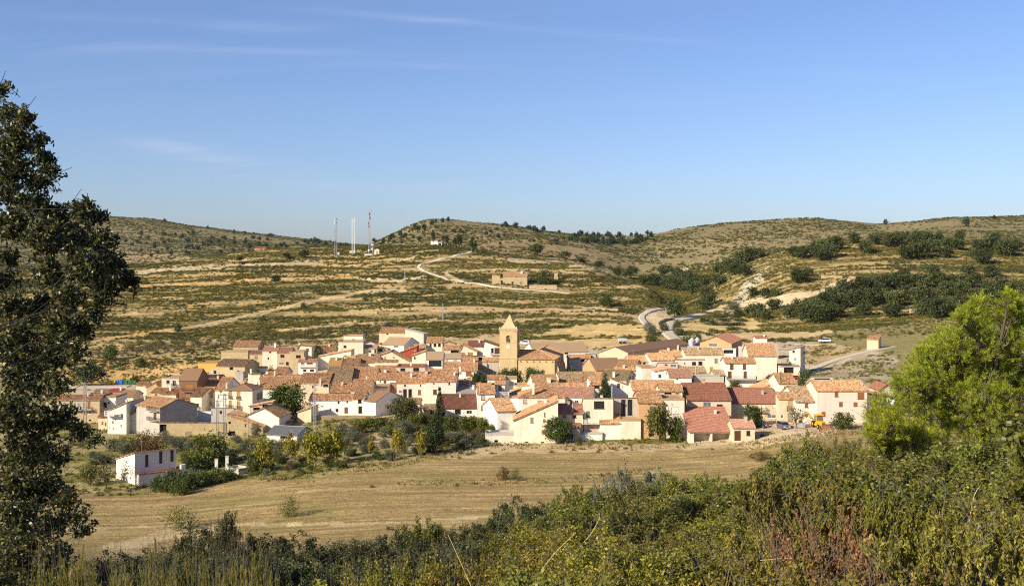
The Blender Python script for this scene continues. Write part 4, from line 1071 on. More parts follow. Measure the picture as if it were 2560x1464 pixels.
h('narrow white house with green-shuttered windows', 538, 564, 975, ('gx', 944), 'white', 'tileor', H=7, W=[('g',544,984,549,998),('g',543,1006,549,1018),('sy',549,974,555,980)], C_=[(568,957,968,4)])
h('house with striped old tiles and white door behind the yellowish house', 495, 545, 958, ('gx', 937), 'white', 'tiledark', H=5, W=[('d',505,962,513,972)], C_=[(545,938,946,5)])
h('low terrace house with tile roof and row of small panes', 513, 560, 963, ('gx', 947), 'cream', 'tileor', H=4.3, W=[('g',516,964,535,970)])
# --- behind left
h('bright ochre yellow flat building', 495, 545, 905, ('flat', 8), 'ochre', 'mustard', H=4)
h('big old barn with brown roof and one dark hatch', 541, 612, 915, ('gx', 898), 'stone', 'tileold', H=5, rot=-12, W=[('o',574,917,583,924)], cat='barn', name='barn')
h('small grey hut with wide white window before the old barn', 527, 558, 923, ('mb', 5), 'cement', 'concrete', H=3, rot=-8, W=[('g',533,925,551,935)])
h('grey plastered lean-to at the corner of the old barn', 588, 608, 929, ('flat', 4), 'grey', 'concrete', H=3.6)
h('ruined stone wall house above the old barn', 553, 620, 877, ('flat', 5), 'stone', 'rubble', H=4)
h('stone barn with orange tile roof at the top left of the village', 583, 645, 866, ('gx', 852), 'stone', 'tileor', H=4.5, cat='barn', name='barn')
h('small house with shuttered window and lit gable', 624, 660, 885, ('gx', 876), 'tan', 'tilepink', H=5, W=[('sg',637,889,645,897)])
h('tall cream house with two tiny dark windows and rooftop vent', 656, 694, 877, ('gx', 865), 'cream', 'tilepink', H=7, W=[('o',669,893,673,898),('o',673,878,678,882)], C_=[(688,857,868,4,'white')])
h('tan house with brown window above a bay', 693, 726, 882, ('gx', 869), 'tan', 'tilepink', H=6, W=[('gb',701,886,711,893),('gl',698,905,710,911),('gb',715,904,722,912)])
h('plain tan flat block with one wide window', 724, 760, 878, ('flat', 8), 'tan', 'tansheet', H=8, W=[('gb',740,887,752,894)])
h('cream gabled house with square brown window behind the round bush', 741, 779, 878, ('gy', 749, 863, 866, 9), 'cream', 'tile', H=5, W=[('gb',765,871,772,878)], C_=[(749,856,864,4)])
h('tiled house with shaded porch and red ridge', 779, 834, 877, ('gx', 864), 'sand', 'tile', H=4, W=[('o',786,878,806,888),('sg',809,879,832,887)])
h('small white two-storey house with pink roof and balcony', 746, 789, 905, ('gx', 898), 'white', 'tilepink', H=6, W=[('sy',753,906,761,912),('ow',767,906,782,912),('gb',758,923,766,928),('gb',775,923,785,928)], bal=[(747,911,790,916,0.8,'w')])
h('long low cream garden wall house below the tan houses', 625, 665, 917, ('flat', 3), 'white', 'tansheet', H=2.5)
h('small tiled shed with satellite dish', 662, 685, 940, ('gx', 925), 'cream', 'tile', H=4, dish=[(667,937)], cat='shed', name='shed')
h('house with brown tile roof over a green garage door', 685, 712, 939, ('gx', 918), 'cream', 'tile', H=4.5, W=[('dgn',692,940,711,945)], C_=[(687,926,938,3)])
h('low roof in shadow right of the green garage door', 713, 750, 952, ('gx', 937), 'cream', 'tile', H=4.5)
h('flat cream house with open shed above the cream hotel', 620, 650, 934, ('mb', 5), 'cream', 'tansheet', H=4.2, W=[('o',626,930,655,936)], C_=[(617,926,938,4)])
h('wide tiled house with grooved roof in the middle left', 750, 822, 957, ('gx', 933), 'sand', 'tile', H=5.5, C_=[(801,945,956,4)], W=[('gd',808,960,822,966),('d',780,979,784,984),('dx',780,962,784,970)])
h('house with tall steep looking tile roof at the village middle', 813, 876, 957, ('gx', 918), 'cream', 'tileold', H=5, rot=3)
h('broad tiled roof house behind the open loggia', 858, 937, 948, ('gx', 918), 'cream', 'tile', H=5, C_=[(872,934,944,4),(916,940,950,3)])
hb = h('large cream house with brown hipped roof and yellow shutters', 564, 631, 975, ('hip', 10, 953), 'cream', 'brownsheet', b=1041, pitch=18, rot=-4, W=[('sy',572,976,580,994),('sy',592,978,601,996),('sy',572,1001,579,1018),('sy',593,1002,601,1021)], C_=[(614,945,955,7,'terracotta'),(567,956,966,4)], bal=[(571,989,581,995,0.3,'i'),(591,990,602,997,0.3,'i'),(566,1011,581,1019,0.5,'i'),(590,1013,603,1022,0.5,'i')], R=[('dx',642,980,655,998)])
h('long house with wide orange tile roof and white end wall', 640, 780, 972, ('gx', 942), 'white', 'tileor', d=327, rot=3, W=[('gd',742,975,748,988)], C_=[(648,948,963,4)])
h('white shed with dark roof edge beside the red brick strip', 493, 527, 1027, ('mb', 6), 'white', 'concrete', b=1058, rot=-12)
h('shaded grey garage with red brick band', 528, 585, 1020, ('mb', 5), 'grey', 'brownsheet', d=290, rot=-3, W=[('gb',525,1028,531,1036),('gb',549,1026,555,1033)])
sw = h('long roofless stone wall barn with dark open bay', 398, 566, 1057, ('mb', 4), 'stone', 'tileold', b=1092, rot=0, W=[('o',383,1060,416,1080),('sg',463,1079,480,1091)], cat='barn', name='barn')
h('stone barn with roof edge sloping down to the right', 567, 657, 1037, ('mr', 1068, 9), 'stone', 'tileor', b=1094, W=[('o',571,1053,577,1059),('o',569,1077,588,1089),('sg',609,1081,621,1088)], cat='barn', name='barn')
h('low white house with tiled right slope below the leafy poplar', 600, 698, 1046, ('gy', 660, 1020, 1044, 10), 'white', 'tileor', d=279, rot=-5)
h('small rooftop hut hung with blue cloth', 624, 681, 1016, ('ml', 1005, 3.5), 'cement', 'tileor', d=285, W=[('o',656,1006,679,1022),('o',633,1018,650,1025)], cat='hut', name='hut')
gs = h('grey corrugated shed with white front behind the yellow trees', 667, 743, 1086, ('gx', 1066, 8), 'white', 'galvroof', b=1106, rot=-16, W=[('o',700,1088,726,1097)], cat='shed', name='shed')
h('small stone house with dark side wall beside the lattice pylon', 744, 778, 1030, ('ml', 1019, 6), 'sand', 'tileor', b=1056, rot=-8, cat='house')
h('small tiled annex at the end of the white house by the poplar', 700, 722, 1050, ('mr', 1056, 5), 'grey', 'tileor', d=284)
# --- white row in the middle left
h('white house with sloping tiled front roof and brown door', 773, 886, 1000, ('gx', 985), 'white', 'tile', b=1043, W=[('g',824,1019,829,1027),('gb',839,1021,846,1028),('d',861,1017,870,1033),('gb',844,1002,849,1008),('gb',866,1000,870,1006)])
h('tiled loggia storey with dark open terrace above the white row', 825, 880, 980, ('gx', 958), 'dark', 'tile', d=309, W=[('o',832,980,876,986)])  # walls coloured near-black for the shade of the open terrace
h('white house with tall glazed door at the end of the row', 884, 912, 997, ('gx', 978), 'white', 'tile', b=1042, W=[('gb',895,998,904,1007),('gd',896,1015,905,1032)])
h('house under two stepped tile roofs behind the white row', 877, 924, 977, ('gx', 949), 'cream', 'tile', H=5)
h('white fronted house with brown roof and big grey gable wall', 911, 939, 1002, ('gx', 977, 20), 'white', 'brownsheet', b=1041, rot=-30, W=[('g',929,1003,932,1009),('sw',928,1017,931,1027)])
h('cream house with tiled roof strip and white bay with brown door', 941, 992, 949, ('gx', 933), 'white', 'tile', H=5, W=[('d',959,951,966,963),('sy',949,950,953,955)])
h('narrow tiled lean-to beside the house with tall windows', 971, 991, 980, ('mf', 957), 'cream', 'tile', d=318)
h('pinkish wall house behind the brown roofed gable house', 920, 971, 966, ('flat', 8), 'pink', 'tansheet', d=316)
h('cream house with two tall glazed windows and one brown window', 992, 1065, 957, ('gx', 930), 'pink', 'tile', H=6.5, W=[('gb',1010,961,1015,965),('gb',1050,960,1053,965),('gg',1008,972,1017,993),('gg',1021,972,1030,993),('so',1045,974,1053,986),('sg',997,975,1006,980)], C_=[(1028,930,942,5)])
h('cream house with dark shuttered window right of the tall glazed windows', 1065, 1140, 954, ('gx', 924), 'pink', 'tile', H=7, W=[('dx',1083,973,1092,987),('g',1109,978,1112,982),('gb',1083,955,1086,959),('gb',1121,955,1125,961)], C_=[(1066,925,934,7,'cement'),(1136,928,938,4,'white')], flue=[(1101,958,966)])
h('grey flat block with two dark horizontal windows', 991, 1062, 915, ('flat', 8), 'cement', 'tiledark', H=6, W=[('gd',1001,920,1013,928),('gd',1033,919,1048,928)], C_=[(1026,905,916,4)])
h('low cream wall house with tile coping below the yellow gable', 936, 994, 905, ('mf', 900), 'cream', 'tile', H=4.5)
h('yellow gabled house with two small windows', 943, 1024, 890, ('gy', 977, 879, 905, 9), 'sand', 'tileor', H=5, W=[('sg',954,893,958,898),('sg',961,892,965,899),('gl',982,891,987,897)])
h('tiled house with hip behind the grey flat block', 936, 991, 929, ('gx', 914), 'cream', 'tileor', H=4.5, C_=[(963,924,930,6,'white')])
h('small tile roof with white upper window at the left middle', 857, 896, 914, ('gx', 896), 'cream', 'tile', H=4.5)
h('white attic with brown window behind the small tile roof', 858, 889, 890, ('flat', 5), 'white', 'tansheet', H=5, W=[('gb',867,892,878,897)])
h('mustard flat sloping roof house', 820, 850, 914, ('gx', 894), 'cream', 'mustard', H=4.5, C_=[(841,892,900,4)])
h('long tile roof house right of the mustard roof', 889, 943, 907, ('gx', 886), 'cream', 'tile', H=4.5, C_=[(925,882,889,6)])
h('long low orange roof house in front of the stepped cream block', 790, 878, 893, ('ml', 876, 8), 'cream', 'tileor', H=4.5)
h('low house with brown roof and white windows before the stepped cream block', 876, 941, 871, ('gx', 862), 'sand', 'tansheet', H=4, W=[('gd',892,873,898,880),('gd',907,873,911,882),('g',921,874,929,881),('gd',936,873,940,882)])
h('cream flat block with small window, lower part', 846, 908, 853, ('flat', 8), 'cream', 'tansheet', H=7, W=[('gb',859,863,866,869)])
h('stepped cream upper block with one window at the village top', 859, 907, 838, ('flat', 7), 'cream', 'tansheet', d=448, W=[('gb',880,847,888,852)])
h('stone barn with tile roof at the very top of the village', 948, 1013, 832, ('gx', 819), 'sand', 'tileor', H=4.5, rot=-6, W=[('o',966,833,971,836)], cat='barn', name='barn')
h('long plain grey wall building beside the topmost barn', 1013, 1059, 823, ('mr', 834, 3), 'cement', 'concrete', d=470, rot=-35, cat='warehouse', name='warehouse')
h('house with two pale brown roofs below the topmost barn', 955, 1010, 862, ('gx', 843), 'white', 'tansheet', H=4, rot=-18, W=[('sg',984,864,996,868)])
h('dark low roof behind the stepped cream block', 908, 938, 860, ('gy', 925, 853, 858, 8), 'cement', 'maroon', H=4)
h('cream wall house with tile edge under the pale roofs', 936, 968, 866, ('mr', 872, 6), 'cream', 'tileor', H=4, W=[('gb',944,871,956,878)])
h('house with bright orange roof and red wall', 998, 1042, 882, ('ml', 866, 9), 'redwall', 'orangesheet', H=4.5, W=[('sp',1033,874,1040,878)], dish=[(1006,880),(1028,878)], flue=[(1035,856,868)])
h('tile roof behind the orange roof', 1034, 1063, 872, ('gx', 861), 'cream', 'tileor', H=4.5)
h('white gabled house left of the glazed attic', 1030, 1064, 890, ('ml', 878, 8), 'cream', 'tileor', H=5, W=[('gb',1035,891,1039,897)])
h('cream house with porch columns and lit left gable', 1066, 1106, 857, ('gx', 843), 'cream', 'tileor', H=6, W=[('gb',1074,858,1079,866),('gb',1084,858,1091,866),('gb',1095,858,1102,866)])
h('low tiled house skirt right of the porch columns', 1108, 1148, 874, ('gx', 864), 'cement', 'tile', H=3.5, W=[('o',1127,874,1147,882)])
h('house with glazed black attic terrace and white pillars', 1066, 1106, 899, ('gx', 879), 'white', 'tansheet', H=7, W=[('gg',1072,901,1104,915)])
h('low house with grey brown roof and two pink shutters', 1108, 1152, 896, ('gx', 884), 'cream', 'tansheet', H=5, W=[('sp',1114,899,1120,905),('sp',1134,899,1142,905)])
h('tile roof house in front of the grey brown roof', 1108, 1157, 934, ('gx', 906), 'white', 'tile', H=4.5, C_=[(1134,918,926,3,'white'),(1150,916,928,4,'white')])
h('house with long tile roof and brown garage door left of the church', 1154, 1192, 927, ('gx', 894), 'white', 'tile', H=5.5, W=[('so',1165,929,1179,939),('sy',1167,943,1178,955)])
h('cream house with greenish tile slope against the bell tower', 1189, 1229, 918, ('mr', 938, 9), 'cream', 'tilegreen', d=345, rot=-8, W=[('sb',1197,931,1207,938)], C_=[(1192,908,917,4),(1220,906,914,5,'white')])
h('small tiled house touching the left foot of the tower', 1206, 1247, 904, ('gx', 894), 'cement', 'tile', H=5)
h('open shed with dark interior left of the church tower', 1178, 1211, 890, ('mb', 5), 'cement', 'brownsheet', H=4, W=[('o',1180,892,1208,900)], cat='shed', name='shed')
h('low tile roof in front of the open shed', 1150, 1180, 890, ('gx', 882), 'cream', 'tileor', H=4.5, dish=[(1167,889)])
h('house with shaded gable and small tile roof left of the tower', 1150, 1192, 877, ('gy', 1157, 863, 880, 8), 'cream', 'tileor', H=5)
h('house with dark brown hipped roof behind the tower', 1171, 1207, 866, ('gx', 852), 'cream', 'tiledark', H=5.5)
h('white house with dark brown roof and balcony behind the tower', 1207, 1250, 867, ('gy', 1209, 853, 867, 9), 'white', 'tiledark', H=7, W=[('o',1228,870,1234,882),('dx',1236,869,1249,884)], flue=[(1225,853,862)], bal=[(1226,881,1250,886,0.8,'i')])
h('tile fronted ruin hut with rubble between the roofs', 1108, 1140, 859, ('gy', 1120, 854, 860, 5), 'stone', 'tileold', H=3.5, cat='hut', name='hut')
h('low white house with wide red brown roof behind the slim cypress', 1090, 1193, 1021, ('gx', 986), 'white', 'tiledark', b=1043, W=[('gd',1137,1023,1152,1034),('g',1166,1025,1180,1034),('sp',1105,1022,1113,1033)], C_=[(1150,983,993,3,'white')])
h('tiled lean-to beside the house with the dark shuttered window', 1141, 1176, 971, ('gx', 949), 'cream', 'tile', d=316)
h('house with grey tarred roof above the wide red brown roof', 1143, 1192, 986, ('gx', 967), 'cream', 'greysheet', d=303, C_=[(1183,962,972,6,'white')])
h('small house with grey brown roof and ochre wall before the tall glazed windows', 1016, 1050, 1008, ('gx', 995), 'sand', 'brownsheet', d=284)
h('tiny old tiled shed left of the slim cypress', 1060, 1091, 1025, ('gx', 1011), 'brick', 'tileold', d=278, cat='shed', name='shed', W=[('o',1075,1027,1084,1034)])
h('small tiled outbuilding right of the brown garage door house', 1172, 1200, 968, ('gx', 957), 'cream', 'tileor', d=312)
# --- around and behind the church
h('wide warehouse with pale brown roof and white windowed side behind the church', 1335, 1472, 881, ('gx', 857), 'white', 'tansheet', H=5, rot=9, W=[('gd',1427,873,1437,880),('gd',1442,872,1451,879),('gd',1456,868,1467,876),('gd',1412,876,1420,884)], cat='warehouse', name='warehouse', pitch=15)
h('grey ruined house with fallen tile roof right of the church', 1422, 1476, 896, ('gx', 887), 'grey', 'tileor', H=5, rot=4, W=[('o',1452,897,1462,904)])
h('dark grey unplastered block left of the brick warehouse', 1464, 1490, 884, ('mb', 6), 'grey', 'concrete', H=6, rot=-8, W=[('o',1476,890,1480,896)])
h('long brick warehouse with brown roof and pink brick gable', 1497, 1570, 882, ('gy', 1537, 867, 882, 50), 'palebrick', 'brownsheet', H=5, rot=-34, cat='warehouse', name='warehouse', over=0.2)
h('second warehouse with orange brick gable beside the silos', 1750, 1829, 856, ('gy', 1790, 841, 859, 26), 'brick', 'tilered', H=5, rot=-20, W=[('gl',1772,858,1793,866)], cat='warehouse', name='warehouse', pitch=15)
h('low shed with maroon sheet roof in front of the second warehouse', 1778, 1830, 868, ('gx', 859), 'white', 'maroon', H=3, cat='shed', name='shed')
h('long white flat wall building below the silos', 1703, 1806, 868, ('flat', 6), 'white', 'concrete', H=3, cat='shed', name='shed')
h('white lean-to with open black garage next to the rock bank', 1806, 1840, 871, ('mb', 5), 'white', 'concrete', H=3.2, W=[('o',1809,874,1834,883)], cat='shed', name='shed')
h('small concrete shelter open to the front on the rock bank', 1853, 1873, 868, ('flat', 5), 'concrete', 'concrete', H=4, W=[('o',1856,871,1872,890)], cat='shed', name='shed')
# --- right middle
h('cream house with wide old tile roof behind the brown shuttered house', 1714, 1810, 887, ('gx', 870), 'cream', 'tileold', H=6, W=[('gl',1786,895,1795,909),('sy',1775,917,1782,924),('gl',1802,894,1810,902)])
h('house with orange tile roof left of the wide old tile roof', 1660, 1718, 891, ('gx', 875), 'sand', 'tileor', H=5, rot=6, W=[('gb',1701,897,1706,901)], C_=[(1671,869,876,5),(1695,862,875,4)])
h('white gabled house with orange tile roof in the right middle', 1628, 1688, 901, ('gx', 883), 'white', 'tileor', H=5, rot=10)
h('small tile roof house below the long brick warehouse', 1578, 1626, 905, ('gx', 889), 'cement', 'tileor', H=4.5, rot=8, W=[('o',1608,906,1614,912)], C_=[(1592,897,904,4,'redwall')])
h('modern brown roofed house with open skylight', 1490, 1560, 926, ('gx', 895), 'brick', 'brownsheet', H=4, rot=12, pitch=22)
h('orange tiled house with white gable and dark window, right of the skylight roof', 1542, 1590, 914, ('gx', 899), 'cement', 'tileor', H=5, rot=-16, W=[('gb',1588,918,1594,925)])
h('low brick and tile house below the orange tiled gable', 1538, 1590, 926, ('gx', 918), 'brick', 'tileor', H=4)
h('greyish tan roofed house with two dark windows in its shaded end', 1500, 1566, 948, ('gx', 925), 'cement', 'tilegreen', H=5, rot=-18, C_=[(1535,928,942,6)], R=[('gd',1573,940,1577,947),('gd',1580,938,1584,946)])
h('cream flat house with parapet behind the white red roofed house', 1604, 1640, 917, ('flat', 8), 'cream', 'tansheet', H=6, rot=6, W=[('sw',1624,930,1634,940)])
h('cream house with brown window under a tile coping', 1646, 1694, 907, ('mb', 6), 'sand', 'tileor', H=6, W=[('gb',1662,910,1669,918),('gl',1676,910,1691,918)])
h('salmon house with two dark windows under a tile coping', 1689, 1761, 899, ('mb', 7), 'pink', 'tileor', H=6.5, W=[('gd',1730,904,1740,912),('gd',1746,903,1756,912),('gb',1710,906,1713,909)])
h('long low tile roof in front of the salmon house', 1705, 1765, 932, ('gx', 917), 'brick', 'tileold', H=4)
h('low tiled shed right of the long low tile roof', 1786, 1810, 938, ('gx', 925), 'cement', 'tileold', H=4)
h('white house wing with pinkish roof and small window', 1638, 1676, 929, ('ml', 922, 8), 'white', 'tilepink', H=6, W=[('gb',1646,935,1653,943)])
h('white house with pinkish red roof and plain front', 1674, 1729, 944, ('gx', 923), 'white', 'tilepink', H=6, rot=-4, W=[('gb',1691,944,1695,948)])
bs = h('white house with four brown shuttered windows and long balcony', 1814, 1889, 908, ('gx', 894), 'white', 'tileor', H=7.5, W=[('sb',1825,909,1834,923),('sb',1857,909,1865,923),('sb',1820,928,1829,944),('sb',1859,928,1867,944),('gd',1841,952,1847,960)], bal=[(1816,939,1890,947,1.5,'i')], R=[('gb',1898,905,1902,914),('gb',1898,925,1901,934)], flue=[(1845,892,901)])
h('big cream house with broad orange roof and plain left facade', 1872, 1942, 890, ('gx', 859), 'cream', 'tileor', H=7.5, rot=-6, C_=[(1944,852,862,7,'redwall')], R=[('dx',1945,899,1949,915),('o',1962,881,1966,888),('o',1948,884,1951,890),('sg',1955,898,1958,912)])
h('two storey annex with lit front and shaded right side', 1973, 2001, 875, ('ml', 868, 6), 'cream', 'brownsheet', H=8, rot=-28, W=[('gb',1981,875,1987,881),('gb',1986,894,1989,899)], R=[('gd',2006,878,2014,883),('gl',2007,893,2014,904),('dg',2011,911,2017,925)])
gr_ = h('garage with timber terrace and a red car inside', 1947, 2000, 914, ('flat', 7), 'cream', 'concrete', d=338, W=[('o',1960,918,1985,933)], bal=[(1952,905,1996,913,0.3,'i')])
h('tall grey white wall building behind the big cream house', 1872, 1946, 858, ('mb', 6), 'cement', 'concrete', H=6, rot=4)
h('tiny white house with red roof edge above the tall grey white wall', 1889, 1918, 845, ('gx', 840), 'white', 'tilered', H=3)
h('white tall house with pink shutters and balustrade terrace', 1194, 1237, 985, ('gx', 959), 'white', 'tile', H=6, rot=4, W=[('sp',1203,987,1213,999),('sp',1203,1013,1213,1025)], C_=[(1226,953,962,5,'stone')], flue=[(1206,1008,1035)])
h('white turret room with little tile roof on the balustrade terrace', 1237, 1262, 961, ('mf', 953), 'white', 'tileor', d=292, W=[('ow',1246,963,1254,976)])
bt = h('white terrace house with brick lattice balustrade', 1239, 1298, 991, ('flat', 9), 'white', 'tansheet', d=288, bal=[(1239,979,1273,990,0.5,'grid')])
h('small tile roof right of the lattice balustrade', 1276, 1303, 983, ('ml', 973, 6), 'white', 'tileor', d=297)
h('white house with pale garage door and flat roof below the church', 1262, 1292, 945, ('flat', 7), 'white', 'tansheet', H=5, W=[('gar',1272,953,1286,963)])
h('tile roofed white house left of the pale garage door', 1219, 1262, 948, ('gx', 939), 'white', 'tile', H=5)
h('flat cream house with two air conditioners', 1286, 1326, 962, ('flat', 6), 'cream', 'tansheet', H=4.5)
hp = h('pink house with big hipped tile roof and two shuttered windows', 1297, 1413, 994, ('hip', 10, 956), 'pink', 'tile', d=283, pitch=20, W=[('sp',1308,998,1318,1008),('sp',1344,1001,1355,1012)], C_=[(1333,956,978,6)])
h('tile roof house behind the hipped roof, with a square chimney', 1338, 1400, 975, ('gx', 937), 'cream', 'tileor', H=4.5, rot=6, C_=[(1372,944,955,9),(1408,932,940,8,'white')])
h('tile roof house with brick red chimney stack', 1405, 1500, 962, ('gx', 930), 'cream', 'tileold', H=4.5, rot=8, C_=[(1457,940,962,4,'redwall')])
h('low orange tile roof right of the hipped roof', 1400, 1466, 976, ('gx', 958), 'cream', 'tileor', H=4.5)
h('house with flat ribbed red tile roof behind the cracked stucco house', 1380, 1480, 992, ('gx', 968), 'white', 'tilepink', H=4.5, rot=-8, W=[('ow',1421,998,1430,1007),('g',1437,1000,1447,1008)])
h('white house with tile roof left of the spruce', 1478, 1510, 963, ('gx', 942), 'white', 'tile', H=5, rot=5, W=[('gb',1486,963,1499,970)], C_=[(1474,952,960,3,'white')])
h('white gabled house with orange tile roof right of the spruce', 1527, 1572, 947, ('mr', 964, 9), 'white', 'tileor', H=5.5, W=[('sb',1543,958,1550,968),('gl',1556,963,1559,971)])
h('white house with rounded roof corner and drainpipe', 1243, 1290, 1029, ('gx', 996), 'white', 'tileor', H=6.2, rot=16, W=[('g',1291,1026,1300,1033)], flue=[(1253,987,1014)])
cs = h('cracked cream stucco house with long tiled slope at the village edge', 1285, 1395, 1051, ('ml', 1003, 10), 'cream', 'tileor', b=1107, W=[('sg',1326,1043,1334,1057),('ow',1358,1047,1364,1057),('sg',1360,1030,1364,1041),('ow',1354,1074,1363,1084),('o',1313,1103,1321,1106),('o',1353,1103,1361,1106)])
h('garden terrace building with brick band left of the stucco house', 1213, 1286, 1083, ('flat', 5), 'cream', 'concrete', b=1107, W=[('o',1236,1099,1245,1106),('g',1274,1102,1285,1106)])
h('yellowish house with red tiled roof behind the fig tree', 1390, 1457, 1034, ('gx', 1010), 'sand', 'tilered', b=1100, W=[('ow',1406,1037,1416,1045),('gb',1431,1037,1441,1044)], flue=[(1438,1022,1048),(1391,1008,1026,'ironblack')])
h('low red tiled porch roof in front of the yellowish house', 1370, 1450, 1069, ('mf', 1048), 'grey', 'tilered', b=1104, W=[('dx',1395,1080,1404,1100),('g',1416,1083,1434,1100)])
h('cream brick house with barred window, green door and garage', 1459, 1533, 996, ('mb', 8), 'cream', 'tile', b=1097, W=[('gg',1485,1002,1511,1021),('dg',1465,1027,1475,1044),('gar',1468,1060,1497,1079)], bal=[(1455,1046,1497,1057,1.4,'grid')])
h('low white forecourt wall below the green door', 1450, 1506, 1081, ('flat', 1.2), 'white', 'concrete', b=1101, cat='wall', name='garden_wall')
h('tiled lean-to with plain white wall at the village edge', 1500, 1551, 1059, ('mf', 1023), 'white', 'tileor', b=1099, pitch=24)
h('grey unplastered house with two tall dark windows', 1533, 1597, 995, ('mb', 8), 'concrete', 'redsheet', d=254, W=[('gd',1553,998,1564,1037),('gd',1569,998,1581,1037)], flue=[(1530,965,995)])
h('blank cream lower wall building below the tall dark windows', 1550, 1602, 1047, ('flat', 3), 'cream', 'tansheet', b=1098)
h('brick sided house with steep tile roof behind the round tree', 1597, 1656, 1007, ('gx', 978), 'brick', 'tileor', b=1096, W=[('o',1623,1081,1636,1091),('sg',1624,1016,1640,1029)])
h('pink house with white roller shutter and terrace', 1654, 1711, 996, ('flat', 8), 'pink', 'tansheet', b=1094, W=[('sw',1678,1017,1697,1033),('gd',1689,1048,1697,1053)])
h('tiled roof room with recessed balcony on top of the pink house', 1650, 1706, 979, ('gx', 961), 'cream', 'tileor', d=262, W=[('gd',1661,979,1679,988),('sy',1689,980,1698,994)])
h('large tile roof house behind the pink terrace house', 1582, 1690, 975, ('gx', 951), 'cream', 'tileor', H=5)
h('house with big dark red roof and skylight', 1720, 1828, 1001, ('gx', 958), 'sand', 'tiledark', H=7, W=[('gl',1758,1004,1778,1016),('gb',1792,1010,1807,1022)], C_=[(1759,947,957,8,'brick')])
h('long house with plain red tile roof and white windows', 1826, 1948, 1008, ('gx', 970), 'sand', 'tilered', b=1062, W=[('sw',1853,1010,1860,1021),('sw',1904,1010,1913,1027),('sw',1931,1009,1940,1019),('gl',1918,1036,1940,1045),('g',1952,1036,1958,1045)], bal=[(1902,1018,1917,1029,0.7,'i')])
h('little rendered wall building with grey coping behind the dark red roof', 1735, 1800, 938, ('mb', 5), 'cement', 'galv', H=6, flue=[(1748,926,950)])
h('porch building with pink red tiled roof and two open bays', 1722, 1834, 1078, ('gx', 1018), 'cream', 'tilered', b=1107, over=0.5, W=[('oc',1735,1083,1776,1105),('oc',1781,1083,1828,1105)])
h('small annex with brown door and window right of the porch', 1834, 1887, 1070, ('gx', 1049), 'sand', 'tilepink', b=1106, W=[('dx',1836,1076,1852,1101),('gb',1866,1076,1876,1088)])
h('narrow house with yellow shutter and two stacked tile roofs', 1948, 1990, 959, ('gx', 934), 'cream', 'tileor', d=266, W=[('sy',1960,965,1973,978)], flue=[(1952,955,985,'ironblack')])
h('lower front of the narrow house with tall pale balcony door', 1948, 1992, 998, ('mf', 981), 'sand', 'tile', b=1061, W=[('dt',1970,1001,1985,1027),('g',1952,1036,1959,1045),('sg',1969,1034,1985,1054)], bal=[(1967,1014,1990,1028,0.7,'i')])
h('pale gable wall left of the narrow house', 1893, 1946, 975, ('ml', 954, 8), 'cream', 'tileor', d=275)
h('pink house with mossy tile roof and brown shutters left of the digger', 1991, 2043, 1005, ('gx', 966), 'pink', 'tileold', b=1060, W=[('so',2012,1008,2021,1018),('so',2011,1029,2020,1040)])
h('large pink house with brown shutters and arched door', 2043, 2168, 977, ('gx', 951), 'pink', 'tileor', b=1060, W=[('so',2087,980,2096,991),('so',2144,981,2161,997),('so',2098,1004,2107,1015),('so',2134,1005,2144,1015),('so',2054,1029,2064,1040),('so',2116,1031,2125,1038),('dx',2095,1030,2106,1050)], flue=[(2157,956,964)])
h('dark open loft building behind the large pink house', 2030, 2082, 941, ('mb', 6), 'cement', 'tileold', H=7, W=[('o',2036,945,2076,953)])
h('low white house with tile roof at the right end by the pine', 2170, 2235, 987, ('mr', 993, 9), 'white', 'tileor', b=1040)
h('small gabled house with brown roof behind the pine', 2200, 2238, 976, ('gy', 2218, 962, 976, 8), 'cement', 'tiledark', H=4)
h('brick field hut with orange roof beside the white path', 2167, 2196, 848, ('mf', 838), 'palebrick', 'tileor', b=874, rot=-30, W=[], cat='hut', name='hut', pitch=14)
# --- hill
h('lonely white chapel with orange roof on the hilltop', 1077, 1098, 602, ('gx', 597), 'white', 'tileor', d=838, rot=-20, R=[('dx',1100,604,1102,611)], cat='chapel', name='chapel')
h('porch of the hilltop chapel with dark opening', 1095, 1105, 606, ('gx', 603), 'cream', 'tileor', d=832, W=[('o',1096,608,1103,614)], cat='chapel', name='chapel_porch')
h('ruined farmhouse with pink tile roof on the hillside', 1258, 1318, 691, ('gx', 680), 'stone', 'tileor', b=710, W=[('o',1279,704,1284,708),('sg',1300,704,1306,710),('o',1289,691,1292,693)], C_=[(1304,677,683,5)], cat='farmhouse', name='farmhouse')
h('broken left wing of the hillside ruin', 1230, 1250, 687, ('mr', 689, 6), 'stone', 'tileor', b=709, cat='ruin', name='ruin', W=[])
h('roofless middle of the hillside ruin with tall gap', 1250, 1258, 695, ('flat', 5), 'stone', 'rubble', b=709, W=[('o',1252,701,1257,709)], cat='ruin', name='ruin')
h('standing stump of ruined wall right of the hillside bush', 1386, 1394, 682, ('ml', 680, 2.5), 'stone', 'rubble', b=700, cat='ruin', name='ruin')
h('low ruined stone wall below the hillside bush', 1323, 1392, 712, ('flat', 1.0), 'stone', 'rubble', b=722, cat='ruin', name='ruined_wall')
h('cream transformer hut with gabled roof beside the masts', 936, 948, 624, ('gy', 942, 621, 624, 4), 'cream', 'mustard', b=637, W=[('sy',941,627,945,635)], cat='hut', name='hut', over=0.2)
h('low cream tank wall in front of the tapered mast', 911, 930, 634, ('flat', 2), 'cream', 'concrete', b=640, cat='wall', name='wall_plinth')
h('far off house with red roof below the left ridge', 636, 664, 621, ('gx', 617), 'brick', 'tilered', d=1080, cat='house')
h('pale stone field shelter at the foot of the brown terraces', 1706, 1728, 672, ('gy', 1714, 668, 674, 5), 'sand', 'mustard', b=676, cat='hut', name='hut')
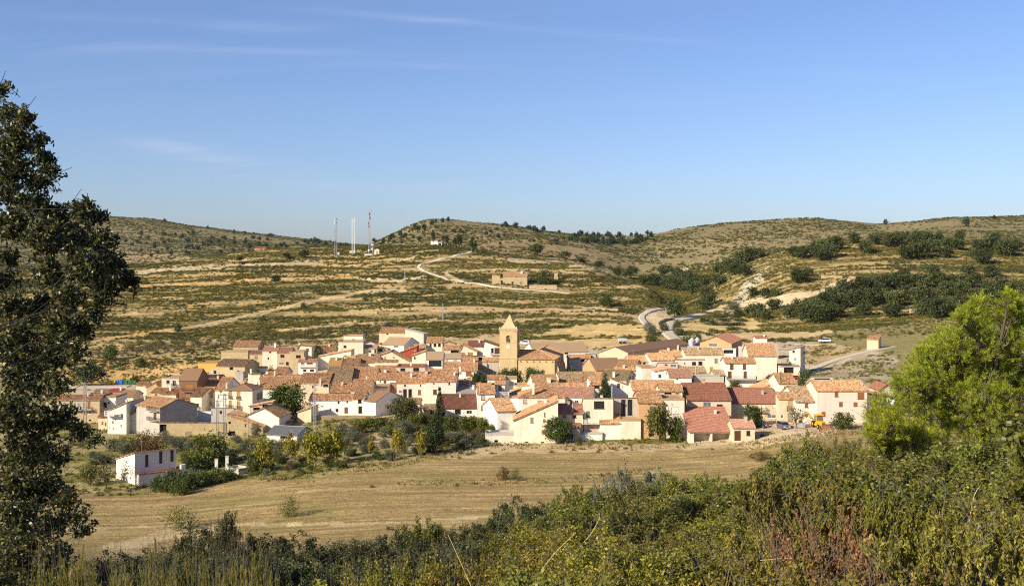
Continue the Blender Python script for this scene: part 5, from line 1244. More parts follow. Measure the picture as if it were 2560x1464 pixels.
h('brick shed with white roof among the oaks above the pine', 2276, 2292, 776, ('mf', 773), 'brick', 'galv', b=783, cat='shed', name='shed')
# --- foreground left garden house
sh = h('two storey garden house with three dark shutters and red ledge', 291, 337, 1147, ('ml', 1133, 8.8), 'white', 'tile', b=1194, rot=-50, R=[('dx',363,1136,371,1167),('dx',398,1127,406,1158),('dx',426,1122,434,1153)])
b = MB(); w_ = sh['w']; zl = 2.5
b.box((w_+0.003, 0.4, 0), (w_+1.3, 9.2, zl)); b.build('lower_wall', 'white', sh['root'])
b = MB(); b.box((w_+0.002, 0.3, zl+0.002), (w_+1.45, 9.3, zl+0.16)); b.build('ledge', 'ledge_red', sh['root'])
b = MB(); b.box((w_+0.1, 9.35, 0), (w_+1.2, 10.3, zl+1.0)); b.box((w_-0.1, 10.35, 0), (w_+1.6, 11.8, zl-0.5)); b.build('outhouse', 'white', sh['root'])
# ------------------------------------------------------------------ church
def loc_frame(px, d, rot):
    a = math.radians(rot); return (px-CX)/F*d, d, a
def church():
    d = 350.0; x0, y0, a = loc_frame(1249, d, -9); ca, sa = math.cos(a), math.sin(a)
    def wid(xl, xr):
        k = (xr-CX)/F; X0 = (xl-CX)/F*d; return (k*d-X0)/(ca-k*sa)
    tw = wid(1249, 1292.5); zb = mz(x0+3, y0+5) - 0.5
    root = empty('church', (x0, y0, zb), a, 'ochre stone church with bell tower, clock and buttressed nave', 'church')
    Zp = lambda py, u=0.0, v=0.0: ZC - (py-HY)*(y0+u*sa+v*ca)/F - zb
    zt, zs1, zs2 = Zp(822), Zp(855), Zp(894)
    # tower walls with real belfry openings
    uc = tw*0.5; bz0, bz1 = Zp(857), Zp(838)
    op = [(uc-0.65, uc+0.65, bz0, bz1, 'o')]
    b = MB()
    for O, U, N, w in (((0, 0), (1, 0), (0, -1), op), ((tw, 0), (0, 1), (1, 0), op), ((tw, tw), (-1, 0), (0, 1), op), ((0, tw), (0, -1), (-1, 0), op)):
        wall_face(b, O, U, N, tw, [(0, zt), (tw, zt)], w)
    tower = b.build('tower', 'church_stone', root)
    b = MB()
    for z_, e, hh in ((zt, 0.28, 0.35), (zs1, 0.1, 0.25), (zs2, 0.12, 0.3), (zt-0.5, 0.12, 0.25)):
        b.box((-e, -e, z_-hh+0.004), (tw+e, -0.002, z_+0.004)); b.box((-e, tw+0.002, z_-hh+0.004), (tw+e, tw+e, z_+0.004))
        b.box((-e, -0.002, z_-hh+0.004), (-0.002, tw+0.002, z_+0.004)); b.box((tw+0.002, -0.002, z_-hh+0.004), (tw+e, tw+0.002, z_+0.004))
    b.build('cornice', 'church_stone', tower)
    # round head of the belfry arch, bell, clock
    b = MB(); n = 10
    for k in range(n):
        a0, a1 = math.pi*k/n, math.pi*(k+1)/n
        for r0, r1, y_ in ((0.65, 0.95, -0.08),):
            P = [(uc+r0*math.cos(a0), y_, bz1-0.55+r0*math.sin(a0)), (uc+r1*math.cos(a0), y_, bz1-0.55+r1*math.sin(a0)), (uc+r1*math.cos(a1), y_, bz1-0.55+r1*math.sin(a1)), (uc+r0*math.cos(a1), y_, bz1-0.55+r0*math.sin(a1))]
            b.face(P); b.face([(p[0], 0.3, p[2]) for p in P][::-1])
            b.face([P[0], P[3], (P[3][0], 0.3, P[3][2]), (P[0][0], 0.3, P[0][2])]); b.face([P[1], (P[1][0], 0.3, P[1][2]), (P[2][0], 0.3, P[2][2]), P[2]])
    b.build('arch', 'church_stone', tower)
    b = MB(); b.lathe((uc, 0.3), [(0.03, bz0+1.15), (0.16, bz0+1.1), (0.24, bz0+0.85), (0.3, bz0+0.45), (0.46, bz0+0.2), (0.4, bz0+0.2), (0.0, bz0+0.6)], 14)
    b.box((uc-0.6, 0.24, bz0+1.15), (uc+0.6, 0.38, bz0+1.32)); b.box((uc-0.12, 0.22, bz0+1.32), (uc+0.12, 0.4, bz0+1.75)); b.build('bell', 'bronze', tower)
    b = MB(); zc = Zp(866.5); r = 0.62
    b.tube((uc, 0.0, zc), (uc, -0.08, zc), r, r, 24); cl = b.build('clock_face', 'clockwhite', tower)
    b = MB()
    for k in range(12):
        t_ = math.pi*k/6; b.box((-0.025, -0.1, 0.46), (0.025, -0.085, 0.57), 0, Matrix.Translation((uc, 0, zc)) @ Matrix.Rotation(t_, 4, 'Y'))
    b.box((-0.025, -0.115, -0.05), (0.025, -0.1, 0.5), 0, Matrix.Translation((uc, 0, zc)) @ Matrix.Rotation(0.35, 4, 'Y'))
    b.box((-0.03, -0.13, -0.05), (0.03, -0.115, 0.34), 0, Matrix.Translation((uc, 0, zc)) @ Matrix.Rotation(-1.6, 4, 'Y'))
    b.build('clock_hands', 'ironblack', cl)
    # flared pyramid spire
    za = Zp(786, tw/2, tw/2); zt2 = Zp(822, tw/2, 0) + 0.02; b = MB()
    prof = [(1.08, 0.0), (0.86, 0.1), (0.62, 0.27), (0.42, 0.47), (0.25, 0.7), (0.13, 0.87), (0.07, 0.93), (0.13, 0.955), (0.0, 1.0)]
    c = tw/2
    for (ra, ha), (rb_, hb_) in zip(prof, prof[1:]):
        za_, zb_ = zt2+(za-zt2)*ha, zt2+(za-zt2)*hb_
        ra_, rb2 = ra*tw/2, rb_*tw/2
        for sx, sy, ex, ey in ((-1,-1,1,-1), (1,-1,1,1), (1,1,-1,1), (-1,1,-1,-1)):
            P = [(c+sx*ra_, c+sy*ra_, za_), (c+ex*ra_, c+ey*ra_, za_), (c+ex*rb2, c+ey*rb2, zb_), (c+sx*rb2, c+sy*rb2, zb_)]
            if rb2 < 1e-4: P = P[:3]
            b.face(P, [(p[0]+p[1], p[2]) for p in P])
    b.build('spire', 'church_stone', root)
    b = MB()
    for sx in (0.12, tw-0.12):
        for sy in (0.12, tw-0.12): b.lathe((sx, sy), [(0.22, zt), (0.2, zt+0.45), (0.0, zt+0.9)], 6)
    b.build('pinnacle', 'church_stone', root)
    # nave, one step back from the tower
    u0 = tw + 0.003; u1 = tw + wid(1292.5, 1386) ; w = u1-u0; ze = Zp(898, u1, 0); D = 26.0; run = w*0.46; zp = ze + run*math.tan(math.radians(23))
    b = MB()
    wall_face(b, (u0, 0.35), (1, 0), (0, -1), w, [(0, ze), (w, ze)], [(w*0.46, w*0.46+0.8, Zp(938), Zp(928), 'o')])
    sw = [(4.5+5.5*k, 4.5+5.5*k+1.0, ze-4.5, ze-2.0, 'o') for k in range(4)]
    wall_face(b, (u1, 0.35), (0, 1), (1, 0), D, [(0, ze), (D, ze)], sw)
    wall_face(b, (u1, D+0.35), (-1, 0), (0, 1), w, [(0, ze), (run, zp), (2*run, ze), (w, ze)], [])
    nave = b.build('nave', 'church_stone', root)
    b = MB()
    for k in range(4):
        y_ = 1.2 + 5.8*k
        for (z0_, z1_, o0, o1) in ((0, ze-3.2, 1.3, 1.3), (ze-3.2, ze-0.6, 1.3, 0.1)):
            P = lambda o, yy, z: (u1+o, yy, z)
            b.face([P(0, y_, z0_), P(o0, y_, z0_), P(o1, y_, z1_), P(0, y_, z1_)], [(0, z0_), (1, z0_), (1, z1_), (0, z1_)]); b.face([P(o0, y_+1.0, z0_), P(0, y_+1.0, z0_), P(0, y_+1.0, z1_), P(o1, y_+1.0, z1_)])
            b.face([P(o0, y_, z0_), P(o0, y_+1, z0_), P(o1, y_+1, z1_), P(o1, y_, z1_)], [(0, z0_), (1, z0_), (1, z1_), (0, z1_)])
    b.build('buttress', 'church_stone', nave)
    b = MB()
    for k in range(6):
        x_ = u0 + 0.9 + (w-1.8)*k/5
        b.box((x_-0.1, -0.25, ze-0.75), (x_+0.1, 0.35, ze-0.55))
    b.box((u0, 0.05, ze-0.16), (u1+0.28, 0.348, ze+0.0)); b.build('eaves', 'church_stone', nave)
    b = MB(); z_ = ze+0.14; cp = math.cos(math.radians(23)); sp_ = math.sin(math.radians(23)); Lr = run/cp; v0 = 0.35
    # front slope, right slope and the two hidden slopes behind
    roof_plane(b, (u0, v0, z_), (1, 0, 0), (0, cp, sp_), [(0, -0.45), (w+0.4, -0.45), (w-run, Lr), (0, Lr)], 'tile')
    roof_plane(b, (u1, v0, z_), (0, 1, 0), (-cp, 0, sp_), [(-0.4, -0.45), (D+0.3, -0.45), (D+0.3, Lr), (run, Lr)], 'tile')
    roof_plane(b, (u1-2*run, v0+2*run, z_), (-1, 0, 0), (0, -cp, sp_), [(0, 0), (w-2*run, 0), (w-2*run, Lr), (-run, Lr)], 'tile')
    roof_plane(b, (u1-2*run, v0+D+0.3, z_), (0, -1, 0), (cp, 0, sp_), [(0, -0.3), (D-2*run, 0), (D-run, Lr), (0, Lr)], 'tile')
    b.tube((u1+0.2, v0-0.2, z_+0.02), (u1-run, v0+run, zp+0.2), 0.13, 0.13, 6); b.tube((u1-run, v0+run, zp+0.18), (u1-run, v0+D, zp+0.18), 0.13, 0.13, 6); b.tube((u0, v0+run, zp+0.18), (u1-run, v0+run, zp+0.18), 0.13, 0.13, 6)
    b.build('roof', 'tileor', root)
church()

# ------------------------------------------------------------------ masts, pylons, silos
def place(px, py, dmin=115):
    return hit(px, py, dmin)
def lattice(b, w0, w1, H, n, r=0.05, rd=0.028):
    lv = [(k/n*H, w0+(w1-w0)*k/n) for k in range(n+1)]
    for sx, sy in ((-1,-1), (1,-1), (1,1), (-1,1)):
        b.tube((sx*w0/2, sy*w0/2, -0.5), (sx*w1/2, sy*w1/2, H), r, r, 4, 0, False)
    for k, ((za, wa), (zb_, wb_)) in enumerate(zip(lv, lv[1:])):
        cs_ = [(-1,-1), (1,-1), (1,1), (-1,1)]
        for i in range(4):
            p, q = cs_[i], cs_[(i+1) % 4]
            if k % 2: p, q = q, p
            b.tube((p[0]*wa/2, p[1]*wa/2, za), (q[0]*wb_/2, q[1]*wb_/2, zb_), rd, rd, 3, 0, False)
            b.tube((p[0]*wb_/2, p[1]*wb_/2, zb_), (q[0]*wb_/2, q[1]*wb_/2, zb_), rd, rd, 3, 0, False)
def mast(px, top, base, wpx0, wpx1, mat, label, name='mast', r=0.09, dmin=400, n=18):
    x, y, z = place(px, base, dmin); H = (base-top)*y/F
    e = empty(name, (x, y, z), 0.3, label, 'mast'); b = MB()
    lattice(b, wpx0*y/F, wpx1*y/F, H, n, r, r*0.6); b.build('lattice', mat, e)
    return e, H, y
e, H_, y_ = mast(839.5, 546, 638, 5, 4.6, 'metalgrey', 'grey lattice mast with white antenna panel, leftmost of three')
b = MB(); b.box((-1.2, -1.0, H_-4.6), (-0.55, -0.75, H_-0.1)); b.build('antenna_panel', 'metalwhite', e)
b = MB(); b.box((0.2, -0.5, H_-0.9), (1.1, 0.3, H_-0.2)); b.box((0.3, -0.4, H_-3.4), (1.0, 0.4, H_-2.6)); b.tube((0.9, 0, H_-0.3), (0.9, 0, H_+2.5), 0.04); b.tube((-1.9, 0, H_-9), (-0.8, 0, H_-8.6), 0.06); b.lathe((-1.9, 0), [(0.0, H_-9.5), (0.35, H_-9.2), (0.3, H_-8.8), (0, H_-8.7)], 8); b.build('antenna_gear', 'metalgrey', e)
b = MB(); b.box((1.3, -0.8, -0.3), (2.6, 0.4, 2.4)); b.build('cabinet', 'metalwhite', e)
e, H_, y_ = mast(883.5, 545, 634, 6.4, 6.4, 'metalwhite', 'thick white lattice mast, middle of three on the hill', r=0.075, n=22)
b = MB(); b.box((0.35, -1.3, H_-3.9), (1.1, -1.05, H_)); b.build('antenna_panel', 'shutterwhite', e)
b = MB(); b.box((-2.7, -0.9, -0.3), (-1.1, 0.5, 2.3)); b.box((-0.9, -0.9, -0.3), (0.9, 0.6, 2.6)); b.build('cabinet', 'metalwhite', e)
e, H_, y_ = mast(923.5, 532, 632, 5.4, 2.2, 'metalgrey', 'slender tapered lattice mast with red drums at the top', r=0.08)
b = MB()
for z0_, z1_, dx in ((H_-2.0, H_+0.2, 0.0), (H_-5.0, H_-2.9, 0.15)): b.tube((dx, -0.3, z0_), (dx, -0.3, z1_), 0.6, 0.6, 10)
for z0_, z1_ in ((H_-8.6, H_-6.9), (H_-10.9, H_-9.2)): b.tube((-0.95, 0, z0_), (-0.95, 0, z1_), 0.28, 0.28, 8)
b.build('drum', 'redpaint', e)
b = MB(); b.tube((0.2, 0, H_), (0.2, 0, H_+6.8), 0.045)
for k in range(3): b.tube((0.2, 0, H_+0.2+k*1.25), (2.7, 0, H_+0.2+k*1.25), 0.04)
b.build('aerial', 'metalgrey', e)
b = MB()
for px_, z_, r_ in ((2.0, 6.2, 0.85), (1.9, 2.9, 0.85), (-0.6, 1.9, 0.85)):
    b.tube((px_, -1.2, z_), (px_, -1.45, z_), r_, r_*0.8, 14); b.tube((px_, -1.1, -0.5), (px_, -1.1, z_), 0.07)
b.build('dish', 'metalwhite', e)
mast(932.5, 604, 641, 1.6, 1.6, 'metalgrey', 'short thin lattice mast beside the cream hut', n=14, r=0.05)
def pylon(px, top, base, wpx, label, mat='metalgrey', dmin=115, arm=True, n=12, b_d=None):
    hh = place(px, base, dmin)
    if b_d: x, y = (px-CX)/F*b_d, b_d; z = mz(x, y); base = HY + (ZC-z)*F/y
    else: x, y, z = hh
    H = (base-top)*y/F; e = empty('power_pylon', (x, y, z), 0.2, label, 'pylon'); b = MB()
    w = wpx*y/F; lattice(b, w, w*0.6, H, n, 0.06, 0.035); b.build('lattice', mat, e)
    if arm:
        b = MB(); b.box((-1.1, -0.08, H-0.35), (1.1, 0.08, H-0.2)); b.box((-0.7, -0.08, H-1.4), (0.7, 0.08, H-1.28))
        for s_ in (-1.0, 0, 1.0): b.tube((s_, 0, H-0.2), (s_, 0, H+0.25), 0.06, 0.06, 6)
        b.build('crossarm', 'metalgrey', e)
    return e
pylon(212, 956, 1062, 7, 'lattice power pylon in front of the long tan house', arm=True)
pylon(561, 984, 1094, 8, 'lattice power pylon before the stone barn')
pylon(543, 1000, 1062, 5, 'thin lattice pylon with wide crossarm behind the stone wall barn', b_d=284, n=8)
pylon(787, 960, 1082, 7, 'lattice power pylon left of the white row')
pylon(1012, 667, 702, 2.5, 'small lattice pylon on the hill left of the winding road', dmin=400, arm=False, n=10)
pylon(1107, 758, 803, 2.5, 'small lattice pylon on the terraces behind the village', dmin=400, arm=False, n=10)
pylon(1225, 836, 866, 2.5, 'small lattice pylon left of the bell tower', dmin=300, arm=False, n=8)
def pole(px, top, base, label, dmin=115, lamp=False):
    x, y, z = place(px, base, dmin); H = (base-top)*y/F; e = empty('lamp_post' if lamp else 'utility_pole', (x, y, z), 0, label, 'lamp post' if lamp else 'pole')
    b = MB(); b.tube((0, 0, -0.4), (0, 0, H), 0.11, 0.07, 7); b.build('post', 'pole_wood' if not lamp else 'metalgrey', e)
    b = MB()
    if lamp:
        b.box((-0.7, -0.05, 3.6), (0.02, 0.05, 3.68)); b.lathe((-0.62, 0), [(0.12, 2.9), (0.22, 3.3), (0.2, 3.35), (0.05, 3.6)], 8); b.build('lantern', 'ironblack', e)
    else:
        b.box((-0.7, -0.06, H-0.5), (0.7, 0.06, H-0.38)); b.build('crossarm', 'pole_wood', e)
pole(620, 1032, 1096, 'thin post with lantern against the sloping stone barn', lamp=True)
pole(1810, 746, 790, 'utility pole at the foot of the scree slope', 300); pole(1891, 772, 798, 'utility pole beside the dense oak wood', 300); pole(1855, 812, 838, 'utility pole among the terraced fields', 300); pole(1442, 655, 675, 'lonely post on the right shoulder of the hill', 300)
def silo(px, top, base, wpx, d, label):
    x = (px-CX)/F*d; y = d; zt = ZC-(top-HY)*y/F; z = mz(x, y); r = wpx*y/F/2; H = zt - z
    e = empty('grain_silo', (x, y, z), 0, label, 'silo', 'pair of grain silos'); b = MB()
    prof = []; z_ = 0.2
    hb = H - r*0.95
    while z_ < hb: prof += [(r, z_), (r+0.03, z_+0.2), (r, z_+0.4)]; z_ += 0.4
    b.lathe((0, 0), prof, 20); b.build('barrel', 'galv', e)
    b = MB(); b.lathe((0, 0), [(r*1.06, hb-0.1), (r*0.2, H-0.15), (r*0.2, H), (0, H)], 20); b.build('cone_roof', 'galv', e)
    b = MB()
    for k in range(12): a0 = math.pi*k/6; b.box((r*math.cos(a0)-0.04, r*math.sin(a0)-0.04, 0), (r*math.cos(a0)*1.02+0.05, r*math.sin(a0)*1.02+0.05, hb))
    b.box((-0.2, -r-0.25, 0.2), (0.2, -r-0.12, hb)); b.build('rib', 'metalgrey', e)
silo(1730, 843, 866, 17.5, 418, 'left corrugated steel silo with conical roof'); silo(1743.5, 842, 866, 15, 422, 'right corrugated steel silo, slightly smaller and behind')

# ------------------------------------------------------------------ recycling containers
def container(px, base, mat, label, grp='recycling containers in a row by the road'):
    x, y, z = place(px, base); s = 9.3*y/F/1.35
    e = empty('recycling_container', (x, y, z+0.2), 0, label, 'container', grp); e.scale = (s, s, s)
    b = MB(); P = lambda k, zz: [(-0.62*k, -0.5*k, zz), (0.62*k, -0.5*k, zz), (0.62*k, 0.5*k, zz), (-0.62*k, 0.5*k, zz)]
    A, B_ = P(0.86, 0.15), P(1.0, 1.05)
    for i in range(4): b.face([A[i], A[(i+1) % 4], B_[(i+1) % 4], B_[i]])
    b.face(A[::-1]); b.build('body', mat, e)
    b = MB(); Cc = P(1.05, 1.07); Dd = [(-0.6, -0.1, 1.32), (0.6, -0.1, 1.32), (0.6, 0.45, 1.3), (-0.6, 0.45, 1.3)]
    for i in range(4): b.face([Cc[i], Cc[(i+1) % 4], Dd[(i+1) % 4], Dd[i]])
    b.face(Dd); b.face(Cc[::-1]); b.build('lid', mat, e)
    b = MB()
    for sx in (-0.42, 0.42):
        for sy in (-0.34, 0.34): b.tube((sx-0.04, sy, 0.08), (sx+0.04, sy, 0.08), 0.1, 0.1, 8)
    b.build('wheel', 'tyre', e)
for px, m, lab in ((274.5, 'bin_yellow', 'outermost left yellow container beside the road'), (284.5, 'bin_yellow', 'yellow container next to the blue ones'), (293, 'bin_blue', 'blue container next to the yellow ones'), (302.5, 'bin_blue', 'blue container next to the green ones'),
                   (314.5, 'bin_green', 'dark green container next to the blue ones'), (325.5, 'bin_green', 'dark green container, middle of the three green ones'), (336, 'bin_green', 'outermost right dark green container by the road')):
    container(px, 961, m, lab)
# ------------------------------------------------------------------ vehicles
def car(x, y, z, rot, mat, label, Lc=4.2, Wc=1.75, Hc=1.5, kind='hatch'):
    e = empty('car', (x, y, z), rot, label, 'car')
    hl = Lc/2; hw = Wc/2
    if kind == 'suv': prof = [(-hl,0.45),(-hl+0.02,0.95),(-hl+0.1,1.02),(-hl+0.35,Hc-0.06),(-hl+0.6,Hc),(0.35,Hc),(0.95,1.12),(hl-0.15,0.98),(hl,0.75),(hl,0.4)]
    elif kind == 'mpv': prof = [(-hl,0.4),(-hl,0.95),(-hl+0.2,Hc-0.1),(-hl+0.5,Hc),(0.1,Hc),(0.55,Hc-0.12),(1.35,0.98),(hl-0.12,0.78),(hl,0.55),(hl-0.02,0.28)]
    else: prof = [(-hl,0.35),(-hl,0.85),(-hl+0.12,0.95),(-hl+0.55,Hc-0.04),(-hl+0.9,Hc),(0.15,Hc),(0.95,0.95),(hl-0.2,0.8),(hl,0.6),(hl,0.28)]
    zmid = 0.92
    def yw(zv): return hw*(1.0 if zv <= zmid else 1.0-0.2*(zv-zmid)/(Hc-zmid))
    b = MB(); n = len(prof)
    for i in range(n-1):
        (xa, za), (xb, zb_) = prof[i], prof[i+1]
        b.face([(xa, yw(za), za), (xa, -yw(za), za), (xb, -yw(zb_), zb_), (xb, yw(zb_), zb_)][::-1], None, 0, False)
    b.face([(prof[0][0], hw, prof[0][1]), (prof[0][0], -hw, prof[0][1]), (prof[-1][0], -hw, prof[-1][1]), (prof[-1][0], hw, prof[-1][1])])
    for s_ in (1, -1):
        low = [(p[0], s_*hw, p[1]) for p in prof if p[1] <= zmid+0.11]
        pts = [(p[0], s_*yw(p[1]), p[1]) for p in prof]
        b.face(pts[::-1] if s_ > 0 else pts)
    body = b.build('body', mat, e)
    # glass, proud of the body
    g = MB(); up = [p for p in prof if p[1] > zmid]
    for s_ in (1, -1):
        xa, xb = up[0][0]+0.25, up[-1][0]-0.2; zt_ = Hc-0.1; z0_ = max(zmid, up[-1][1])+0.06
        xt0, xt1 = xa+0.25, [p for p in prof if p[1] >= Hc-0.13][-1][0]
        P = [(xa, s_*(yw(z0_)+0.012), z0_), (xb-0.1, s_*(yw(z0_)+0.012), z0_), (xt1, s_*(yw(zt_)+0.012), zt_), (xt0, s_*(yw(zt_)+0.012), zt_)]
        g.face(P if s_ < 0 else P[::-1])
    (xa, za), (xb, zb_) = [(p, q) for p, q in zip(prof, prof[1:]) if p[1] > q[1] and p[1] > 1.15][-1]
    nx, nz = (za-zb_), (xb-xa); nl = math.hypot(nx, nz); o = 0.015
    f0, f1 = 0.08, 0.9
    A0 = (xa+(xb-xa)*f0+nx/nl*o, za+(zb_-za)*f0+nz/nl*o); A1 = (xa+(xb-xa)*f1+nx/nl*o, za+(zb_-za)*f1+nz/nl*o)
    g.face([(A1[0], -yw(A1[1])*0.92, A1[1]), (A1[0], yw(A1[1])*0.92, A1[1]), (A0[0], yw(A0[1])*0.92, A0[1]), (A0[0], -yw(A0[1])*0.92, A0[1])])
    g.face([(-hl-0.012+0.2, hw*0.75, 1.0), (-hl-0.012+0.2, -hw*0.75, 1.0), (-hl+0.36, -hw*0.7, Hc-0.15), (-hl+0.36, hw*0.7, Hc-0.15)])
    g.build('window_glass', 'glass', e)
    for wx in (-hl+0.75, hl-0.8):
        for s_ in (1, -1):
            b = MB(); b.tube((wx, s_*(hw-0.19), 0.32), (wx, s_*(hw+0.015), 0.32), 0.33, 0.33, 16); wo = b.build('wheel', 'tyre', e)
            b = MB(); b.tube((wx, s_*(hw+0.016), 0.32), (wx, s_*(hw+0.03), 0.32), 0.2, 0.17, 12); b.build('hub', 'hub', wo)
    for s_ in (1, -1):
        b = MB(); b.box((hl-0.12, s_*hw*0.62-0.2, 0.62), (hl+0.012, s_*hw*0.62+0.2, 0.78)); b.build('headlight', 'lamp', e)
        b = MB(); b.box((-hl-0.012, s_*hw*0.8-0.1, 0.7), (-hl+0.1, s_*hw*0.8+0.1, 0.95)); b.build('rear_light', 'rearlight', e)
        b = MB(); b.box((0.7, s_*(hw+0.06)-0.07, 0.98), (0.84, s_*(hw+0.06)+0.07, 1.1)); b.build('mirror', mat, e)
    b = MB(); b.box((hl-0.02, -0.26, 0.4), (hl+0.02, 0.26, 0.51)); b.build('number_plate', 'plate', e)
    b = MB(); b.box((hl-0.03, -hw*0.6, 0.28), (hl+0.014, hw*0.6, 0.38)); b.box((hl-0.02, -hw*0.4, 0.56), (hl+0.013, hw*0.4, 0.66)); b.build('grille', 'tyre', e)
    return e
def car_at(px, base, rot, *a, dmin=115, lift=0.05, **k):
    x, y, z = place(px, base, dmin); return car(x, y, mz(x, y)+lift, math.radians(rot), *a, **k)
car_at(1959, 1071, -82, 'cargrey', 'silver grey people carrier parked facing the camera', Lc=4.2, Wc=1.8, Hc=1.6, kind='mpv')
car_at(1905, 1068, -62, 'carblue', 'dark blue car parked half under the leafy tree', Lc=4.3, Wc=1.76, Hc=1.5)
car_at(2061, 857, 180, 'carwhite', 'white off-road car standing in the fields on the right', Lc=4.7, Wc=1.85, Hc=1.75, kind='suv', dmin=250, lift=0.3)
x_, y_, z_ = place(1312, 862, 300); car(x_, y_, z_+0.2, 2.6, 'carwhite', 'whitish van parked in the field behind the church', Lc=4.6, Wc=1.8, Hc=1.9, kind='mpv')
gw = (1982-CX)/F*334.5; car(gw, 334.5, mz(gw, 334.5)+0.05, math.radians(-150), 'carred', 'bright red car at the garage under the terrace', Lc=4.0, Wc=1.7, Hc=1.35)
def digger(px, base):
    x, y, z = place(px, base); e = empty('backhoe_loader', (x, y, mz(x, y)), math.radians(6), 'yellow backhoe loader with rusty front bucket before the pink houses', 'digger')
    def P(nm, mat, fn):
        b = MB(); fn(b); return b.build(nm, mat, e)
    def hood(b):
        b.box((-0.5, -2.6, 0.75), (0.5, -0.6, 1.65)); b.box((-0.42, -2.65, 0.8), (0.42, -2.6, 1.5)); b.box((-1.0, -0.9, 0.55), (1.0, 1.6, 0.95)); b.box((-0.55, -2.4, 0.45), (0.55, 1.4, 0.75))
    P('hood', 'jcb', hood)
    P('grille', 'tyre', lambda b: [b.box((-0.34, -2.67, 0.85+0.1*k), (0.34, -2.652, 0.91+0.1*k)) for k in range(6)])
    def cab(b):
        for sx in (-0.75, 0.68):
            for sy in (-0.6, 0.9): b.box((sx, sy, 0.95), (sx+0.08, sy+0.08, 2.75))
        b.box((-0.85, -0.75, 2.75), (0.85, 1.1, 2.95)); b.box((-0.78, -0.62, 0.95), (0.78, 1.0, 1.2))
    c = P('cab', 'jcb', cab)
    b = MB(); b.box((-0.66, -0.57, 1.2), (0.67, -0.55, 2.74)); b.box((-0.72, -0.5, 1.2), (-0.70, 0.88, 2.74)); b.box((0.71, -0.5, 1.2), (0.73, 0.88, 2.74)); b.build('cab_glass', 'glasslit', c)
    for sx in (-1, 1):
        for yy, r, wd in ((0.9, 0.75, 0.45), (-1.9, 0.5, 0.32)):
            b = MB(); b.tube((sx*0.72, yy, r), (sx*(0.72+wd), yy, r), r, r, 16); wo = b.build('wheel', 'tyre', e)
            b = MB(); b.tube((sx*(0.72+wd), yy, r), (sx*(0.74+wd), yy, r), r*0.5, r*0.42, 12); b.build('hub', 'jcb', wo)
    def arms(b):
        for sx in (-0.62, 0.62):
            Mx = Matrix.Translation((sx, -0.5, 1.5)) @ Matrix.Rotation(math.radians(20), 4, 'X'); b.box((-0.09, -2.9, -0.14), (0.09, 0, 0.14), 0, Mx)
    P('loader_arm', 'jcb', arms)
    b = MB(); L = [(-3.2, 0.95), (-3.35, 0.3), (-3.6, 0.06), (-4.25, 0.03)]
    for (ya, za), (yb, zb_) in zip(L, L[1:]):
        b.face([(-1.18, ya, za), (1.18, ya, za), (1.18, yb, zb_), (-1.18, yb, zb_)]); b.face([(-1.18, ya, za-0.03), (-1.18, yb, zb_-0.03), (1.18, yb, zb_-0.03), (1.18, ya, za-0.03)])
    for sx in (-1.18, 1.18): b.face([(sx, y__, z__) for y__, z__ in L])
    for k in range(8): b.box((-1.15+k*0.31, -4.45, 0.02), (-1.05+k*0.31, -4.2, 0.07))
    b.build('bucket', 'rust', e)
    b = MB(); pts = [(0.0, 1.9, 0.9), (-0.9, 2.2, 2.1), (-1.7, 2.3, 3.0), (-2.6, 2.4, 2.6), (-3.3, 2.4, 1.4)]
    for p, q, r in zip(pts, pts[1:], (0.2, 0.19, 0.17, 0.14)): b.tube(p, q, r, r*0.92, 6)
    b.tube((-0.6, 2.1, 1.4), (-1.8, 2.35, 2.6), 0.07, 0.07, 6); b.build('backhoe_arm', 'jcb', e)
    b = MB(); b.box((-3.6, 2.1, 0.75), (-3.0, 2.7, 1.35)); b.build('digging_bucket', 'rust', e)
    b = MB(); b.tube((0.3, -1.6, 1.6), (0.3, -1.6, 2.3), 0.05, 0.05, 8); b.build('exhaust', 'ironblack', e)
digger(2047, 1068)
for px, lab in ((1999, 'left grey wheelie bin by the tree beside the digger'), (2008, 'right grey wheelie bin by the tree beside the digger')):
    x, y, z = place(px, 1070); e = empty('wheelie_bin', (x, y, mz(x, y)), 0.1, lab, 'bin', 'grey bins by the digger')
    b = MB(); A = [(-0.32, -0.3, 0.1), (0.32, -0.3, 0.1), (0.32, 0.3, 0.1), (-0.32, 0.3, 0.1)]; B2 = [(p[0]*1.2, p[1]*1.2, 1.15) for p in A]
    for i in range(4): b.face([A[i], A[(i+1) % 4], B2[(i+1) % 4], B2[i]])
    b.face(A[::-1]); b.build('body', 'bin_grey', e)
    b = MB(); b.box((-0.42, -0.42, 1.152), (0.42, 0.4, 1.24)); b.build('lid', 'metalgrey', e)
    b = MB(); b.tube((-0.36, 0.28, 0.1), (0.36, 0.28, 0.1), 0.1, 0.1, 8); b.build('wheel', 'tyre', e)
def tanker(px, base):
    x, y, z = place(px, base, 300); e = empty('tank_trailer', (x, y, mz(x, y)), 0.1, 'grey slurry tank trailer in the field above the brick warehouse', 'trailer')
    b = MB(); b.tube((-1.7, 0, 1.5), (1.7, 0, 1.5), 0.85, 0.85, 18); b.tube((-1.7, 0, 1.5), (-1.95, 0, 1.5), 0.85, 0.5, 18); b.tube((1.7, 0, 1.5), (1.95, 0, 1.5), 0.85, 0.5, 18); b.build('tank', 'galv', e)
    b = MB(); b.box((-1.8, -0.5, 0.55), (2.9, 0.5, 0.68)); b.build('chassis', 'redpaint', e)
    for sx in (-0.8, 0.8):
        for s_ in (-1, 1): b = MB(); b.tube((sx, s_*0.7, 0.45), (sx, s_*0.95, 0.45), 0.45, 0.45, 14); b.build('wheel', 'tyre', e)
tanker(1556, 859)
